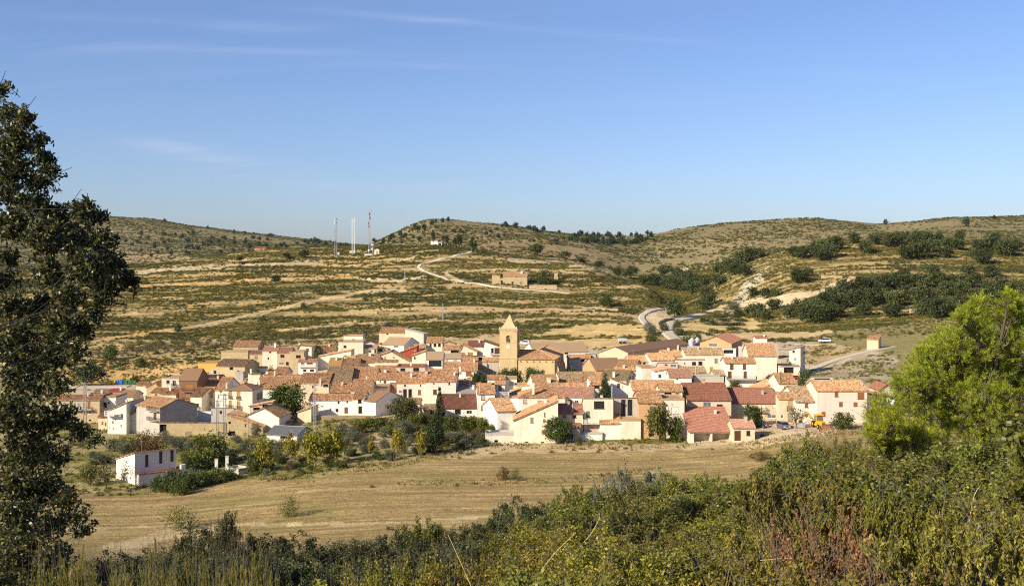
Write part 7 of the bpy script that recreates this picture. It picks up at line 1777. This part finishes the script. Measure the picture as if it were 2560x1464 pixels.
def scatter(name, P, scale, prot, rs, zs=None):
    """one object: points with scale and turn, the plant instanced on each by geometry nodes"""
    me = bpy.data.meshes.new(name); me.vertices.add(len(P)); me.vertices.foreach_set('co', P.astype(np.float32).ravel())
    a = me.attributes.new('sc', 'FLOAT_VECTOR', 'POINT')
    sv = np.stack([scale, scale, scale*(zs if zs is not None else 1.0)], 1); a.data.foreach_set('vector', sv.astype(np.float32).ravel())
    a = me.attributes.new('ro', 'FLOAT_VECTOR', 'POINT'); rv = np.zeros((len(P), 3)); rv[:, 2] = rs.rand(len(P))*6.28; a.data.foreach_set('vector', rv.astype(np.float32).ravel())
    o = link(bpy.data.objects.new(name, me)); o['kind'] = 'stuff'
    ng = bpy.data.node_groups.new(name, 'GeometryNodeTree')
    ng.interface.new_socket('Geometry', in_out='INPUT', socket_type='NodeSocketGeometry'); ng.interface.new_socket('Geometry', in_out='OUTPUT', socket_type='NodeSocketGeometry')
    N = ng.nodes; L = ng.links
    gi = N.new('NodeGroupInput'); go = N.new('NodeGroupOutput'); ip = N.new('GeometryNodeInstanceOnPoints'); oi = N.new('GeometryNodeObjectInfo'); oi.inputs[0].default_value = prot
    oi.inputs['As Instance'].default_value = True
    a1 = N.new('GeometryNodeInputNamedAttribute'); a1.data_type = 'FLOAT_VECTOR'; a1.inputs[0].default_value = 'sc'
    a2 = N.new('GeometryNodeInputNamedAttribute'); a2.data_type = 'FLOAT_VECTOR'; a2.inputs[0].default_value = 'ro'
    L.new(gi.outputs[0], ip.inputs['Points']); L.new(oi.outputs['Geometry'], ip.inputs['Instance']); L.new(a1.outputs[0], ip.inputs['Scale']); L.new(a2.outputs[0], ip.inputs['Rotation']); L.new(ip.outputs[0], go.inputs[0])
    m = o.modifiers.new('scatter', 'NODES'); m.node_group = ng
    return o
rs = np.random.RandomState(77)
def wedge(n, d0, d1, pxa=-60, pxb=2620):
    d = np.sqrt(rs.rand(n)*(d1*d1-d0*d0)+d0*d0); k = (rs.uniform(pxa, pxb, n)-CX)/F
    return k*d, d
VEG2 = veg.reshape(nr, nc); FLD2 = fld.reshape(nr, nc)
def attr_at(A, x, y):
    th = np.arctan2(x, y); i = np.clip(np.searchsorted(RR, y), 0, nr-1); j = np.clip(np.searchsorted(TH, th), 0, nc-1); return A[i, j]
ROADP = np.concatenate([np.array([v.co[:2] for v in bpy.data.objects[n].data.vertices]) for n in ('hill_road', 'road', 'track', 'lane', 'footpath', 'dirt_road', 'village_road', 'farm_track')])
_cell = {}
for p in ROADP:
    for ox in (-1, 0, 1):
        for oy in (-1, 0, 1): _cell[(int(p[0]//2)+ox, int(p[1]//2)+oy)] = 1
BOXES = []
for o in [o for o in C.objects if o.type == 'EMPTY' and o.get('category') in ('house', 'barn', 'shed', 'warehouse', 'hut', 'chapel', 'farmhouse', 'ruin', 'church', 'wall')]:
    xs_ = []; 
    Mw = Matrix.Translation(o.location) @ Matrix.Rotation(o.rotation_euler.z, 4, 'Z')
    for ch in o.children:
        for v in ch.bound_box: q = Mw @ Vector(v); xs_.append((q.x, q.y))
    if xs_:
        xa = np.array(xs_); BOXES.append((*xa.min(0), *xa.max(0)))
def clear_of(x, y, pad=0.5):
    ok = np.array([(int(a//2), int(b//2)) not in _cell for a, b in zip(x, y)])
    for x0, y0, x1, y1 in BOXES: ok &= ~((x > x0-pad) & (x < x1+pad) & (y > y0-pad) & (y < y1+pad))
    return ok
bp1 = bush_proto('scrub_plant', 'scrub', 1); bp2 = bush_proto('scrub_plant_dark', 'scrubdark', 2, 20, 9, 0.3); bp3 = bush_proto('ridge_plant', 'scrubdark', 3, 14, 8, 0.42)
# near hill
x, y = wedge(230000, 372*S, 800*S)
v_ = attr_at(VEG2, x, y); nz1 = fbm(x/34, y/9, 4, 81); nz2 = fbm(x/70, y/22, 3, 83)
dens = v_*1.3*sstep(0.30, 0.53, nz1*0.55+nz2*0.45)
keep = (rs.rand(len(x)) < dens) & clear_of(x, y); x, y = x[keep], y[keep]
P = np.stack([x, y, mesh_z(x, y)], 1); sc = rs.uniform(0.45, 1.05, len(x))*np.where(rs.rand(len(x)) < 0.06, 1.7, 1.0)
dk = (fbm(x/60, y/18, 3, 91) + rs.normal(size=len(x))*0.08) > 0.55
scatter('scrub', P[~dk], sc[~dk], bp1, rs, 0.75); scatter('dark_scrub', P[dk], sc[dk]*1.1, bp2, rs, 0.85)
print('scrub', len(x))
# far hills
x, y = wedge(90000, 800*S, 2050*S, -40, 2600)
v_ = attr_at(VEG2, x, y); nz1 = fbm(x/60, y/60, 4, 101)
keep = rs.rand(len(x)) < v_*1.6*sstep(0.28, 0.6, nz1); x, y = x[keep], y[keep]
P = np.stack([x, y, mesh_z(x, y)], 1); scatter('ridge_scrub', P, rs.uniform(1.0, 2.4, len(x)), bp3, rs, 0.8)
print('ridge scrub', len(x))
# village edges, banks and gardens
x, y = wedge(60000, 165*S, 385*S, 100, 2300)
v_ = attr_at(VEG2, x, y); keep = (rs.rand(len(x)) < v_*1.1*sstep(0.35, 0.58, fbm(x/7, y/7, 3, 111))) & (attr_at(FLD2, x, y) < 0.5) & clear_of(x, y, 0.3); x, y = x[keep], y[keep]
P = np.stack([x, y, mesh_z(x, y)], 1); scatter('garden_weeds', P, rs.uniform(0.25, 0.8, len(x)), bp1, rs, 0.9)
gp = grass_proto('grass_tuft', 'drygrass', 4); gp2 = grass_proto('green_tuft', 'greengrass', 5)
x, y = wedge(90000, 150*S, 300*S, 100, 2300)
f_ = attr_at(FLD2, x, y); v_ = attr_at(VEG2, x, y)
PXs = CX+F*x/y; PYs = HY-F*(mesh_z(x, y)-ZC)/y
edge = near_line(PXs, PYs, FIELD[1:11], 26) | near_line(PXs, PYs, [(1010,1208),(1240,1206),(1440,1197),(1700,1168),(1880,1150)], 16) | near_line(PXs, PYs, [(400,1310),(700,1296),(1000,1296),(1400,1262)], 12)
keep = ((v_ > 0.2) & (rs.rand(len(x)) < 0.45*sstep(0.4, 0.6, fbm(x/8, y/8, 3, 117))) | (edge & (rs.rand(len(x)) < 0.55*sstep(0.42, 0.6, fbm(x/10, y/10, 3, 119)))) | ((f_ > 0.9) & (rs.rand(len(x)) < 0.0))) & clear_of(x, y, 0.2)
x, y = x[keep], y[keep]; e_ = edge[keep]
P = np.stack([x, y, mesh_z(x, y)], 1); s_ = np.where(e_, rs.uniform(0.25, 0.7, len(x)), rs.uniform(0.15, 0.4, len(x)))
g_ = rs.rand(len(x)) < 0.4
scatter('dry_grass', P[~g_], s_[~g_], gp, rs); scatter('green_grass', P[g_], s_[g_]*0.8, gp2, rs)

# short stubble standing in rows over the field
x, y = wedge(60000, 132*S, 215*S, 180, 2150); keep = (attr_at(FLD2, x, y) > 0.9) & (fbm(x/30, y/1.6, 3, 131) > 0.47); x, y = x[keep], y[keep]
P = np.stack([x, y, mesh_z(x, y)], 1); scatter('stubble', P, rs.uniform(0.1, 0.22, len(x)), gp, rs)
# ------------------------------------------------------------------ foreground
def at_px(px, py, d): return np.array(((px-CX)/F*d, d, ZC-(py-HY)*d/F))
def holm_oak():
    rs = np.random.RandomState(5); d0 = 10.0
    B = [(6,218,22),(22,285,34),(66,292,30),(45,345,50),(95,352,34),(35,420,62),(112,398,36),(128,425,24),(95,455,44),(20,480,40),(55,500,34),(95,512,40),(150,535,44),(205,522,36),(245,535,30),(35,560,60),(110,590,66),(190,600,62),(255,600,38),(280,650,44),(215,665,62),(135,680,66),(310,690,32),(335,702,16),(265,720,50),(20,640,34),(30,760,52),(95,770,52),(170,745,50),(232,775,34),(150,815,56),(205,820,26),(40,850,70),(120,885,62),(190,870,32),(60,950,74),(140,955,40),(30,1040,70),(105,1050,66),(165,1040,34),(195,1075,34),(232,1090,18),(60,1130,72),(130,1140,48),(40,1215,70),(110,1225,56),(165,1245,36),(50,1300,70),(130,1310,54),(195,1290,26),(205,1330,18),(60,1390,74),(140,1395,50),(40,1460,80),(130,1470,60),(20,350,50),(10,700,40)]
    ctr = []; twig = []; leafP = []; leafA = []
    def fill(c, r, n):
        for _ in range(n):
            u = unit(rs, 1)[0]; p = c + u*r*(rs.rand()**0.45)*np.array((1, 1.2, 1))
            ax = unit(rs, 1)[0]*0.8 + u*0.6 + np.array((0, 0, 0.3)); ax /= np.linalg.norm(ax)
            L = 0.10+0.08*rs.rand(); twig.append((p-ax*L, p+ax*0.02, 0.0032, 0.0018))
            m = rs.randint(9, 17); t_ = rs.rand(m)
            q = p - ax*L*t_[:, None] + rs.normal(size=(m, 3))*0.008
            a = unit(rs, m)*0.9 + ax*0.7; a /= np.linalg.norm(a, axis=1)[:, None]
            leafP.append(q + a*0.022); leafA.append(a)
    for px, py, r in B:
        d = d0 + rs.uniform(-0.7, 0.7); c = at_px(px, py, d); rm = r*(0.84 if py < 820 else 0.95)*d/F; ctr.append(c)
        fill(c, rm, int(max(12, 0.019*r*r+r*0.3)))
    extra = []
    for _ in range(26):      # unseen left part of the crown, added to shade the tree
        c = np.array((rs.uniform(-8.8, -5.4), rs.uniform(7.2, 11.5), rs.uniform(ZC-3.2, ZC+3.0))); ctr.append(c); fill(c, 0.42, 34)
    P = np.concatenate(leafP); A = np.concatenate(leafA); n = len(P)
    V, Fq, rn = leaves(P, 0.044*(0.7+0.6*rs.rand(n)), 0.023*(0.7+0.6*rs.rand(n)), rs, A, 0.12)
    bx, by = -6.2, 9.6; bz = mz(bx, by)
    e = empty('holm_oak', (bx, by, bz), 0, 'large dark holm oak framing the left edge of the view', 'tree'); off = np.array((bx, by, bz))
    link(bpy.data.objects.new('crown', np_mesh('holm_crown', V-off, Fq, 'holm', {'rnd': rn})), e)
    segs = []; base = off + np.array((0, 0, -0.3)); trunk = [base, off+np.array((0.2, 0.1, 1.2)), off+np.array((0.5, 0.2, 2.4)), off+np.array((0.7, 0.3, 3.8)), off+np.array((0.8, 0.3, 5.2)), off+np.array((1.0, 0.3, 6.6))]
    for i, (p, q) in enumerate(zip(trunk, trunk[1:])): segs.append((p, q, 0.2-0.034*i, 0.2-0.034*(i+1)))
    for c in ctr:
        j = min(range(1, 6), key=lambda t_: abs(trunk[t_][2]+0.5-c[2])); p = trunk[j]; m1 = p+(c-p)*0.45+rs.normal(size=3)*0.1+np.array((0, 0, -0.1)); r = 0.004+0.004*rs.rand()
        kk = [p+(m1-p)*t_ + (rs.normal(size=3)*0.07 if 0 < t_ < 1 else 0) for t_ in (0, 0.33, 0.66, 1)] + [m1+(c-m1)*t_ + (rs.normal(size=3)*0.06 if t_ < 1 else 0) for t_ in (0.33, 0.66, 1)]
        for i_, (a_, b_) in enumerate(zip(kk, kk[1:])): segs.append((a_, b_, r*1.5*(1-i_/7), r*1.5*(1-(i_+1)/7)+0.001))
        for _ in range(3): segs.append((m1+(c-m1)*rs.uniform(0.6, 1), c+rs.normal(size=3)*0.1, 0.004, 0.002))
    for px, py, qx, qy in ((0,215,14,178),(6,240,30,225),(80,325,106,315),(60,480,72,470)): segs.append((at_px(px, py, d0), at_px(qx, qy, d0), 0.004, 0.002))
    V1, Q1 = tubes_np(segs, 6); V2, Q2 = tubes_np(twig, 3)
    link(bpy.data.objects.new('trunk', np_mesh('holm_trunk', V1-off, Q1, 'barkdark', smooth=True)), e)
    o = link(bpy.data.objects.new('twigs', np_mesh('holm_twigs', V2-off, Q2, 'barkdark')), e); o['kind'] = 'stuff'
    print('holm leaves', n)
holm_oak()
def pine(label, blobs, d0, base, seed, name='pine_tree'):
    rs = np.random.RandomState(seed); sh = []; ctr = []
    bx, by = base; bz = mz(bx, by); off = np.array((bx, by, bz))
    for px, py, r in blobs:
        d = d0 + rs.uniform(-0.9, 0.9); c = at_px(px, py, d); rm = r*0.88*d/F; ctr.append(c)
        for _ in range(int(20 + r*r*0.034)):
            u = unit(rs, 1)[0]; p = c+u*rm*(rs.rand()**0.4)
            ax = u*0.5+np.array((0, 0, 0.75))+rs.normal(size=3)*0.35; ax /= np.linalg.norm(ax); sh.append((p, ax, 0.10+0.14*rs.rand()))
    Pn = []; An = []; tw = []
    for p, ax, L in sh:
        m = 40; t_ = rs.rand(m)**0.7; a = unit(rs, m); a -= (a@ax)[:, None]*ax*0.7; a = a*0.8+ax*0.62; a /= np.linalg.norm(a, axis=1)[:, None]
        ln = 0.085
        Pn.append(p+ax*L*t_[:, None]+a*ln*0.5); An.append(a); tw.append((p-ax*0.12, p+ax*L, 0.006, 0.003))
    P = np.concatenate(Pn); A = np.concatenate(An); n = len(P)
    V, Fq, rn = leaves(P, 0.09*(0.7+0.5*rs.rand(n)), 0.0085, rs, A); rn = np.clip(np.repeat(np.repeat(rs.rand(len(sh)), 40), 4)*0.6+rn*0.4, 0, 1)
    e = empty(name, (bx, by, bz), 0, label, 'tree')
    link(bpy.data.objects.new('crown', np_mesh('pine_crown', V-off, Fq, 'pineneedle', {'rnd': rn})), e)
    segs = []; topc = max(ctr, key=lambda c: c[2]); tr = [off+np.array((0, 0, -0.3)), off*0.65+topc*0.35, off*0.3+topc*0.7, topc]
    for i, (p, q) in enumerate(zip(tr, tr[1:])): segs.append((p, q, 0.09-0.025*i, 0.09-0.025*(i+1)))
    for c in ctr:
        t_ = min(tr, key=lambda t2: abs(t2[2]+0.4-c[2])); m1 = (t_+c)/2+np.array((0, 0, -0.08)); segs += [(t_, m1, 0.016, 0.012), (m1, c, 0.012, 0.005)]
        for _ in range(5): segs.append((m1+(c-m1)*rs.rand(), c+rs.normal(size=3)*0.22, 0.006, 0.003))
    V1, Q1 = tubes_np(segs, 6); link(bpy.data.objects.new('trunk', np_mesh('pine_trunk', V1-off, Q1, 'bark', smooth=True)), e)
    V2, Q2 = tubes_np(tw, 3); o = link(bpy.data.objects.new('twigs', np_mesh('pine_twigs', V2-off, Q2, 'twig')), e); o['kind'] = 'stuff'
    print('needles', n)
pine('bushy young pine with bright yellow green needles at the right edge', [(2418,818,44),(2440,872,56),(2520,790,34),(2550,810,40),(2515,850,56),(2575,870,60),(2380,880,48),(2345,905,46),(2300,930,40),(2282,965,36),(2400,930,64),(2470,930,66),(2545,935,70),(2330,970,60),(2262,1000,30),(2295,1020,52),(2390,1000,66),(2470,1010,70),(2550,1020,76),(2340,1060,60),(2430,1075,66),(2520,1090,70),(2620,960,80),(2610,1060,80),(2380,850,26),(2248,962,16),(2325,880,22),(2460,800,22),(2440,772,13),(2456,758,9),(2522,752,14),(2546,764,13),(2402,800,13),(2352,848,14),(2302,893,12),(2425,786,12),(2535,775,18)],
     22.0, ((2430-CX)/F*22.3, 22.3), 31)
pine('smaller pine in front of the bright one, left of it', [(2205,1020,22),(2190,1055,22),(2222,1065,36),(2185,1092,24),(2245,1098,44),(2290,1105,44),(2212,1115,34),(2330,1122,44)], 19.0, ((2235-CX)/F*19.2, 19.2), 37)
SHRUB = {}
def shrub_proto(kind, seed, mat, n_leaf, L, W, style='dome', Rr=0.75, Ht=1.0, stems=34, twigmat='twig', bare=0.25):
    rs = np.random.RandomState(seed); segs = []; tips = []
    for i in range(stems):
        a = rs.rand()*6.283; r = Rr*math.sqrt(rs.rand()); 
        if style == 'dome': h_ = Ht*(0.35+0.65*math.sqrt(max(0, 1-(r/Rr)**2)))*rs.uniform(0.7, 1.05)
        else: h_ = Ht*rs.uniform(0.62, 1.05)*(1-0.25*r/Rr)
        base = np.array((math.cos(a)*r*0.25, math.sin(a)*r*0.25, -0.15)); tip = np.array((math.cos(a)*r, math.sin(a)*r, h_)); m_ = base*0.5+tip*0.5+rs.normal(size=3)*0.05
        segs += [(base, m_, 0.012, 0.008), (m_, tip, 0.008, 0.003)]
        nb = 5 if style == 'dome' else 4
        for k in range(nb):
            t_ = rs.uniform(0.35, 1.0); p = m_+(tip-m_)*(t_*2-1) if t_ > 0.5 else base+(m_-base)*t_*2
            dv = unit(rs, 1)[0]*0.8+np.array((math.cos(a)*0.5, math.sin(a)*0.5, 0.5)) if style == 'dome' else unit(rs, 1)[0]*0.35+np.array((0, 0, 0.9))
            q = p+dv/np.linalg.norm(dv)*rs.uniform(0.12, 0.3); segs.append((p, q, 0.005, 0.002)); tips.append((p, q))
        tips.append((m_, tip))
    bare_n = int(len(tips)*bare); use = [t_ for i, t_ in enumerate(tips) if i >= bare_n*0.3]
    A = np.array([t_[0] for t_ in use]); Bq = np.array([t_[1] for t_ in use]); k = rs.randint(len(use), size=n_leaf); tt = rs.rand(n_leaf)**0.6
    ax = Bq[k]-A[k]; ax /= np.maximum(np.linalg.norm(ax, axis=1), 1e-6)[:, None]
    P = A[k]+(Bq[k]-A[k])*tt[:, None]
    if style == 'dome': P = P+rs.normal(size=P.shape)*0.035; an = unit(rs, n_leaf)*0.9+ax*0.5+np.array((0, 0, 0.25))
    else: P = P+rs.normal(size=P.shape)*0.008; an = unit(rs, n_leaf)*0.5+ax*0.8
    an /= np.linalg.norm(an, axis=1)[:, None]
    V, Fq, rn = leaves(P, L*(0.65+0.7*rs.rand(n_leaf)), W*(0.7+0.6*rs.rand(n_leaf)), rs, an, 0.1)
    pat = np.repeat(rs.rand(len(use))[k], 4); rn = rn*0.65+pat*0.35
    f = np_mesh(kind+'_foliage', V, Fq, mat, {'rnd': rn})
    for _ in range(int(10*bare)+2):
        a = rs.rand()*6.283; p = np.array((math.cos(a)*Rr*0.4*rs.rand(), math.sin(a)*Rr*0.4*rs.rand(), Ht*0.5))
        for s_ in range(4):
            q = p+np.array((rs.normal()*0.1, rs.normal()*0.1, 0.13+0.1*rs.rand())); segs.append((p, q, 0.005-0.001*s_, 0.004-0.001*s_)); 
            if s_ > 1: segs.append((p, p+rs.normal(size=3)*0.09+np.array((0, 0, 0.07)), 0.002, 0.001))
            p = q
    V, Q = tubes_np(segs, 4); s = np_mesh(kind+'_stems', V, Q, twigmat, smooth=True)
    SHRUB.setdefault(kind, []).append((s, f))
for q in range(3):
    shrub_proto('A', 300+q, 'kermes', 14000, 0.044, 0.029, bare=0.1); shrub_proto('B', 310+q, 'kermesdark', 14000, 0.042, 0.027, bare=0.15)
    shrub_proto('C', 320+q, 'yellowshrub', 14000, 0.034, 0.021, bare=0.3, stems=32); shrub_proto('D', 330+q, 'broom', 10000, 0.045, 0.006, 'up', 0.42, 1.0, 26)
    shrub_proto('E', 340+q, 'dryheath', 11000, 0.03, 0.014, 'up', 0.6, 0.8, 34, bare=0.5)
    shrub_proto('G', 360+q, 'broom', 12000, 0.04, 0.012, 'up', 0.6, 0.85, 40, bare=0.3)
shrub_proto('F', 350, 'silver', 10000, 0.05, 0.024, bare=0.1); shrub_proto('F', 351, 'silver', 10000, 0.05, 0.024, bare=0.1)
SLAB = {'A': ('olive green leafy shrub in the near thicket', 'olive green shrubs of the near thicket'), 'B': ('dark shaded shrub below the field edge', 'dark shrubs below the field edge'), 'C': ('yellow green leafy shrub in the near thicket', 'yellow green shrubs of the near thicket'),
        'D': ('wispy needle leaved shrub at lower left', 'wispy shrubs at the lower left'), 'E': ('dry brown heath shrub at lower right', 'dry brown shrubs at the lower right'), 'F': ('silvery grey green shrub beside the field', 'silvery shrubs beside the field'), 'G': ('fine leaved yellowish shrub in the near thicket', 'fine leaved shrubs of the near thicket')}
sc_n = {}
def shrub(kind, px, top, wpx, d, rs_=rnd):
    x, y = (px-CX)/F*d, d; z = mz(x, y); hgt = ZC-(top-HY)*d/F - z
    if hgt < 0.3: hgt = 0.3
    n_ = sc_n.get(kind, 0); sc_n[kind] = n_+1; s, f = SHRUB[kind][n_ % len(SHRUB[kind])]
    w0 = {'D': 0.9, 'E': 1.3, 'G': 1.3}.get(kind, 1.6); h0 = {'E': 0.85, 'G': 0.95}.get(kind, 1.05)
    lab, grp = SLAB[kind]; lab = lab + (', far left part' if px < 640 else ', left of the middle' if px < 1280 else ', right of the middle' if px < 1920 else ', far right part') + (' close by' if d < 11 else ' further down' if d < 30 else ' at the far side'); e = empty('shrub', (x, y, z-0.05), rnd.uniform(0, 6.28), lab, 'shrub', grp); sx = wpx*d/F/w0; e.scale = (sx, sx, hgt/h0)
    link(bpy.data.objects.new('stems', s), e); link(bpy.data.objects.new('foliage', f), e)
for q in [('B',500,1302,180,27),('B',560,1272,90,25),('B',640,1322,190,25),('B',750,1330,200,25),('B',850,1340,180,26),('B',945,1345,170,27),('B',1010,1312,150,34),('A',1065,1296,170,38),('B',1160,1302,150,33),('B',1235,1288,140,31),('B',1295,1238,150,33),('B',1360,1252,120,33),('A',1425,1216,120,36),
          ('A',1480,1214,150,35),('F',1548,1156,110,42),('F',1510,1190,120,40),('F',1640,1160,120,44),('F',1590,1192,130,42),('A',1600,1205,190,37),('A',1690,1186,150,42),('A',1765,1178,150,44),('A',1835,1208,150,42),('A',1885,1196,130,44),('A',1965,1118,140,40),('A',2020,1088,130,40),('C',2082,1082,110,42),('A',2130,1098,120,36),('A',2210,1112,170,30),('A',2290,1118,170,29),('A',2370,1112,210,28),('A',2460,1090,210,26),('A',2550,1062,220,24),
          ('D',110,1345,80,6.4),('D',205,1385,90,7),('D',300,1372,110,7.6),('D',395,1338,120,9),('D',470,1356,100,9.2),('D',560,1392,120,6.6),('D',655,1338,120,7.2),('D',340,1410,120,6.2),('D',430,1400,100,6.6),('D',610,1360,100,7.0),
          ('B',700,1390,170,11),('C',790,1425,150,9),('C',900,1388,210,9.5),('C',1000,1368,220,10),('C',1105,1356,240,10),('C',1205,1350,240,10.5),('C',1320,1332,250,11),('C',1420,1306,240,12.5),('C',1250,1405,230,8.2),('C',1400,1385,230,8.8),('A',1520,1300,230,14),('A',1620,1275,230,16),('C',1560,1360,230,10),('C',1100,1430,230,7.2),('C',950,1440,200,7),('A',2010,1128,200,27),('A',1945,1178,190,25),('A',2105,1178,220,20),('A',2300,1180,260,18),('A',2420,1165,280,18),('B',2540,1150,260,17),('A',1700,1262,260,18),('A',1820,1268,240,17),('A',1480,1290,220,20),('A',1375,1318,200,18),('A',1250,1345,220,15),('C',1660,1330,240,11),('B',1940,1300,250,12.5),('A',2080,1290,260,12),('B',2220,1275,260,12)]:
    shrub(*q)
rb_ = random.Random(8)
for k in range(30): shrub('D', 85+620*(k+rb_.random())/30, rb_.uniform(1340, 1425), rb_.uniform(80, 150), rb_.uniform(5.6, 9))
LINE = [(0,1430),(480,1350),(700,1360),(950,1370),(1150,1325),(1300,1265),(1450,1240),(1600,1215),(1800,1225),(1950,1145),(2100,1110),(2560,1090),(2700,1080)]
rf = random.Random(21)
for d, n in ((6.5, 9), (8, 12), (10, 15), (12.5, 17), (15.5, 19), (19.5, 21), (25, 24), (33, 26), (44, 26), (60, 22), (82, 18)):
    for k in range(n):
        px = -60+2720*(k+rf.uniform(0.1, 0.9))/n; dd = d*rf.uniform(0.9, 1.12)
        if px < 430 and dd < 14: continue
        x, y = (px-CX)/F*dd, dd; z = mz(x, y); py_g = HY+(ZC-z)*F/dd
        hgt = rf.uniform(0.7, 1.5) if dd > 10 else rf.uniform(0.45, 0.85); top = HY+(ZC-z-hgt)*F/dd; lim = np.interp(px, [p[0] for p in LINE], [p[1] for p in LINE])+rf.uniform(0, 70)
        top = max(top, lim)
        if py_g-top < 0.35*F/dd: continue
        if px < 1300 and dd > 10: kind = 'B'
        elif px < 700: kind = 'D' if rf.random() < 0.6 else 'B'
        elif dd < 13: kind = rf.choice('CCAAG') if px < 1950 else (rf.choice('GEGCGE' if px > 2050 else 'GCCGA') if dd < 9 else rf.choice('GACGA'))
        elif dd < 20: kind = rf.choice('ACAG') if px < 1900 else rf.choice('AAGCA')
        else: kind = rf.choice('AAAAC')
        shrub(kind, px, top, rf.uniform(1.3, 2.0)*F/dd*(0.75 if dd < 9 else 1), dd)
for k in range(110):       # the thicket goes on beyond both edges of the picture
    dd = rf.uniform(9, 75); px = rf.choice((rf.uniform(-1300, -80), rf.uniform(2680, 4200), rf.uniform(2680, 4200)))
    x, y = (px-CX)/F*dd, dd; hgt = rf.uniform(0.7, 1.6); z = mz(x, y); shrub(rf.choice('AAABCG'), px, HY+(ZC-z-hgt)*F/dd, rf.uniform(1.5, 2.4)*F/dd, dd)
# grasses of the near hillside
rs = np.random.RandomState(99)
gp3 = grass_proto('hill_grass', 'drygrass', 8, 22, 1.0, 0.008, 0.3); gp4 = grass_proto('hill_grass_green', 'broom', 9, 26, 1.0, 0.009, 0.35)
x, y = wedge(5000, 4.5, 60, -1300, 4200); P = np.stack([x, y, mesh_z(x, y)], 1); g_ = rs.rand(len(x)) < 0.5
scatter('hillside_dry_grass', P[g_], rs.uniform(0.25, 0.6, g_.sum()), gp3, rs); scatter('hillside_green_grass', P[~g_], rs.uniform(0.25, 0.6, (~g_).sum()), gp4, rs)
# long dry stalks standing out of the thicket
for pts, d in (([(1178,1464),(1150,1400),(1120,1335)], 8), ([(1420,1400),(1480,1330),(1500,1290)], 10), ([(2415,1464),(2420,1330),(2435,1240),(2450,1215)], 8), ([(2090,1464),(2050,1420),(1985,1395),(1900,1400)], 8), ([(2110,1464),(2140,1400),(2160,1370)], 8.5), ([(1330,1464),(1380,1390),(1440,1330)], 9), ([(2270,1464),(2200,1330),(2190,1270)], 9)):
    Q = [at_px(px, py, d) for px, py in pts]; c = curve_pts(Q, 0.06); segs = [(c[i], c[i+1], 0.0035*(1-0.6*i/len(c))+0.001, 0.0035*(1-0.6*(i+1)/len(c))+0.001) for i in range(len(c)-1)]
    g0 = c[0].copy(); g0[2] = mz(g0[0], g0[1])-0.05; segs.insert(0, (g0, c[0], 0.005, 0.0045))
    V, Qd = tubes_np(segs, 4); o = link(bpy.data.objects.new('dry_stalk', np_mesh('dry_stalk', V-g0, Qd, 'stalk'))); o.location = g0
    tag(o, 'long dry grass stalk rising out of the near thicket', 'grass stalk', 'dry stalks of the near thicket')
# ------------------------------------------------------------------ haze of the valley air
hm = bpy.data.materials.new('haze_air'); hm.use_nodes = True; hn = hm.node_tree.nodes; hn.clear()
ho = hn.new('ShaderNodeOutputMaterial'); hv_ = hn.new('ShaderNodeVolumePrincipled')
hv_.inputs['Color'].default_value = (0.86, 0.91, 1.0, 1); hv_.inputs['Density'].default_value = 0.000016; hv_.inputs['Anisotropy'].default_value = 0.2
hm.node_tree.links.new(hv_.outputs[0], ho.inputs['Volume']); M['haze_air'] = hm
b = MB(); b.box((-3400, -3400, float(zs.min())-1.5), (3400, 3400, max(float(zs.max())+12, 170.0))); hz = b.build('haze', 'haze_air'); hz['kind'] = 'stuff'
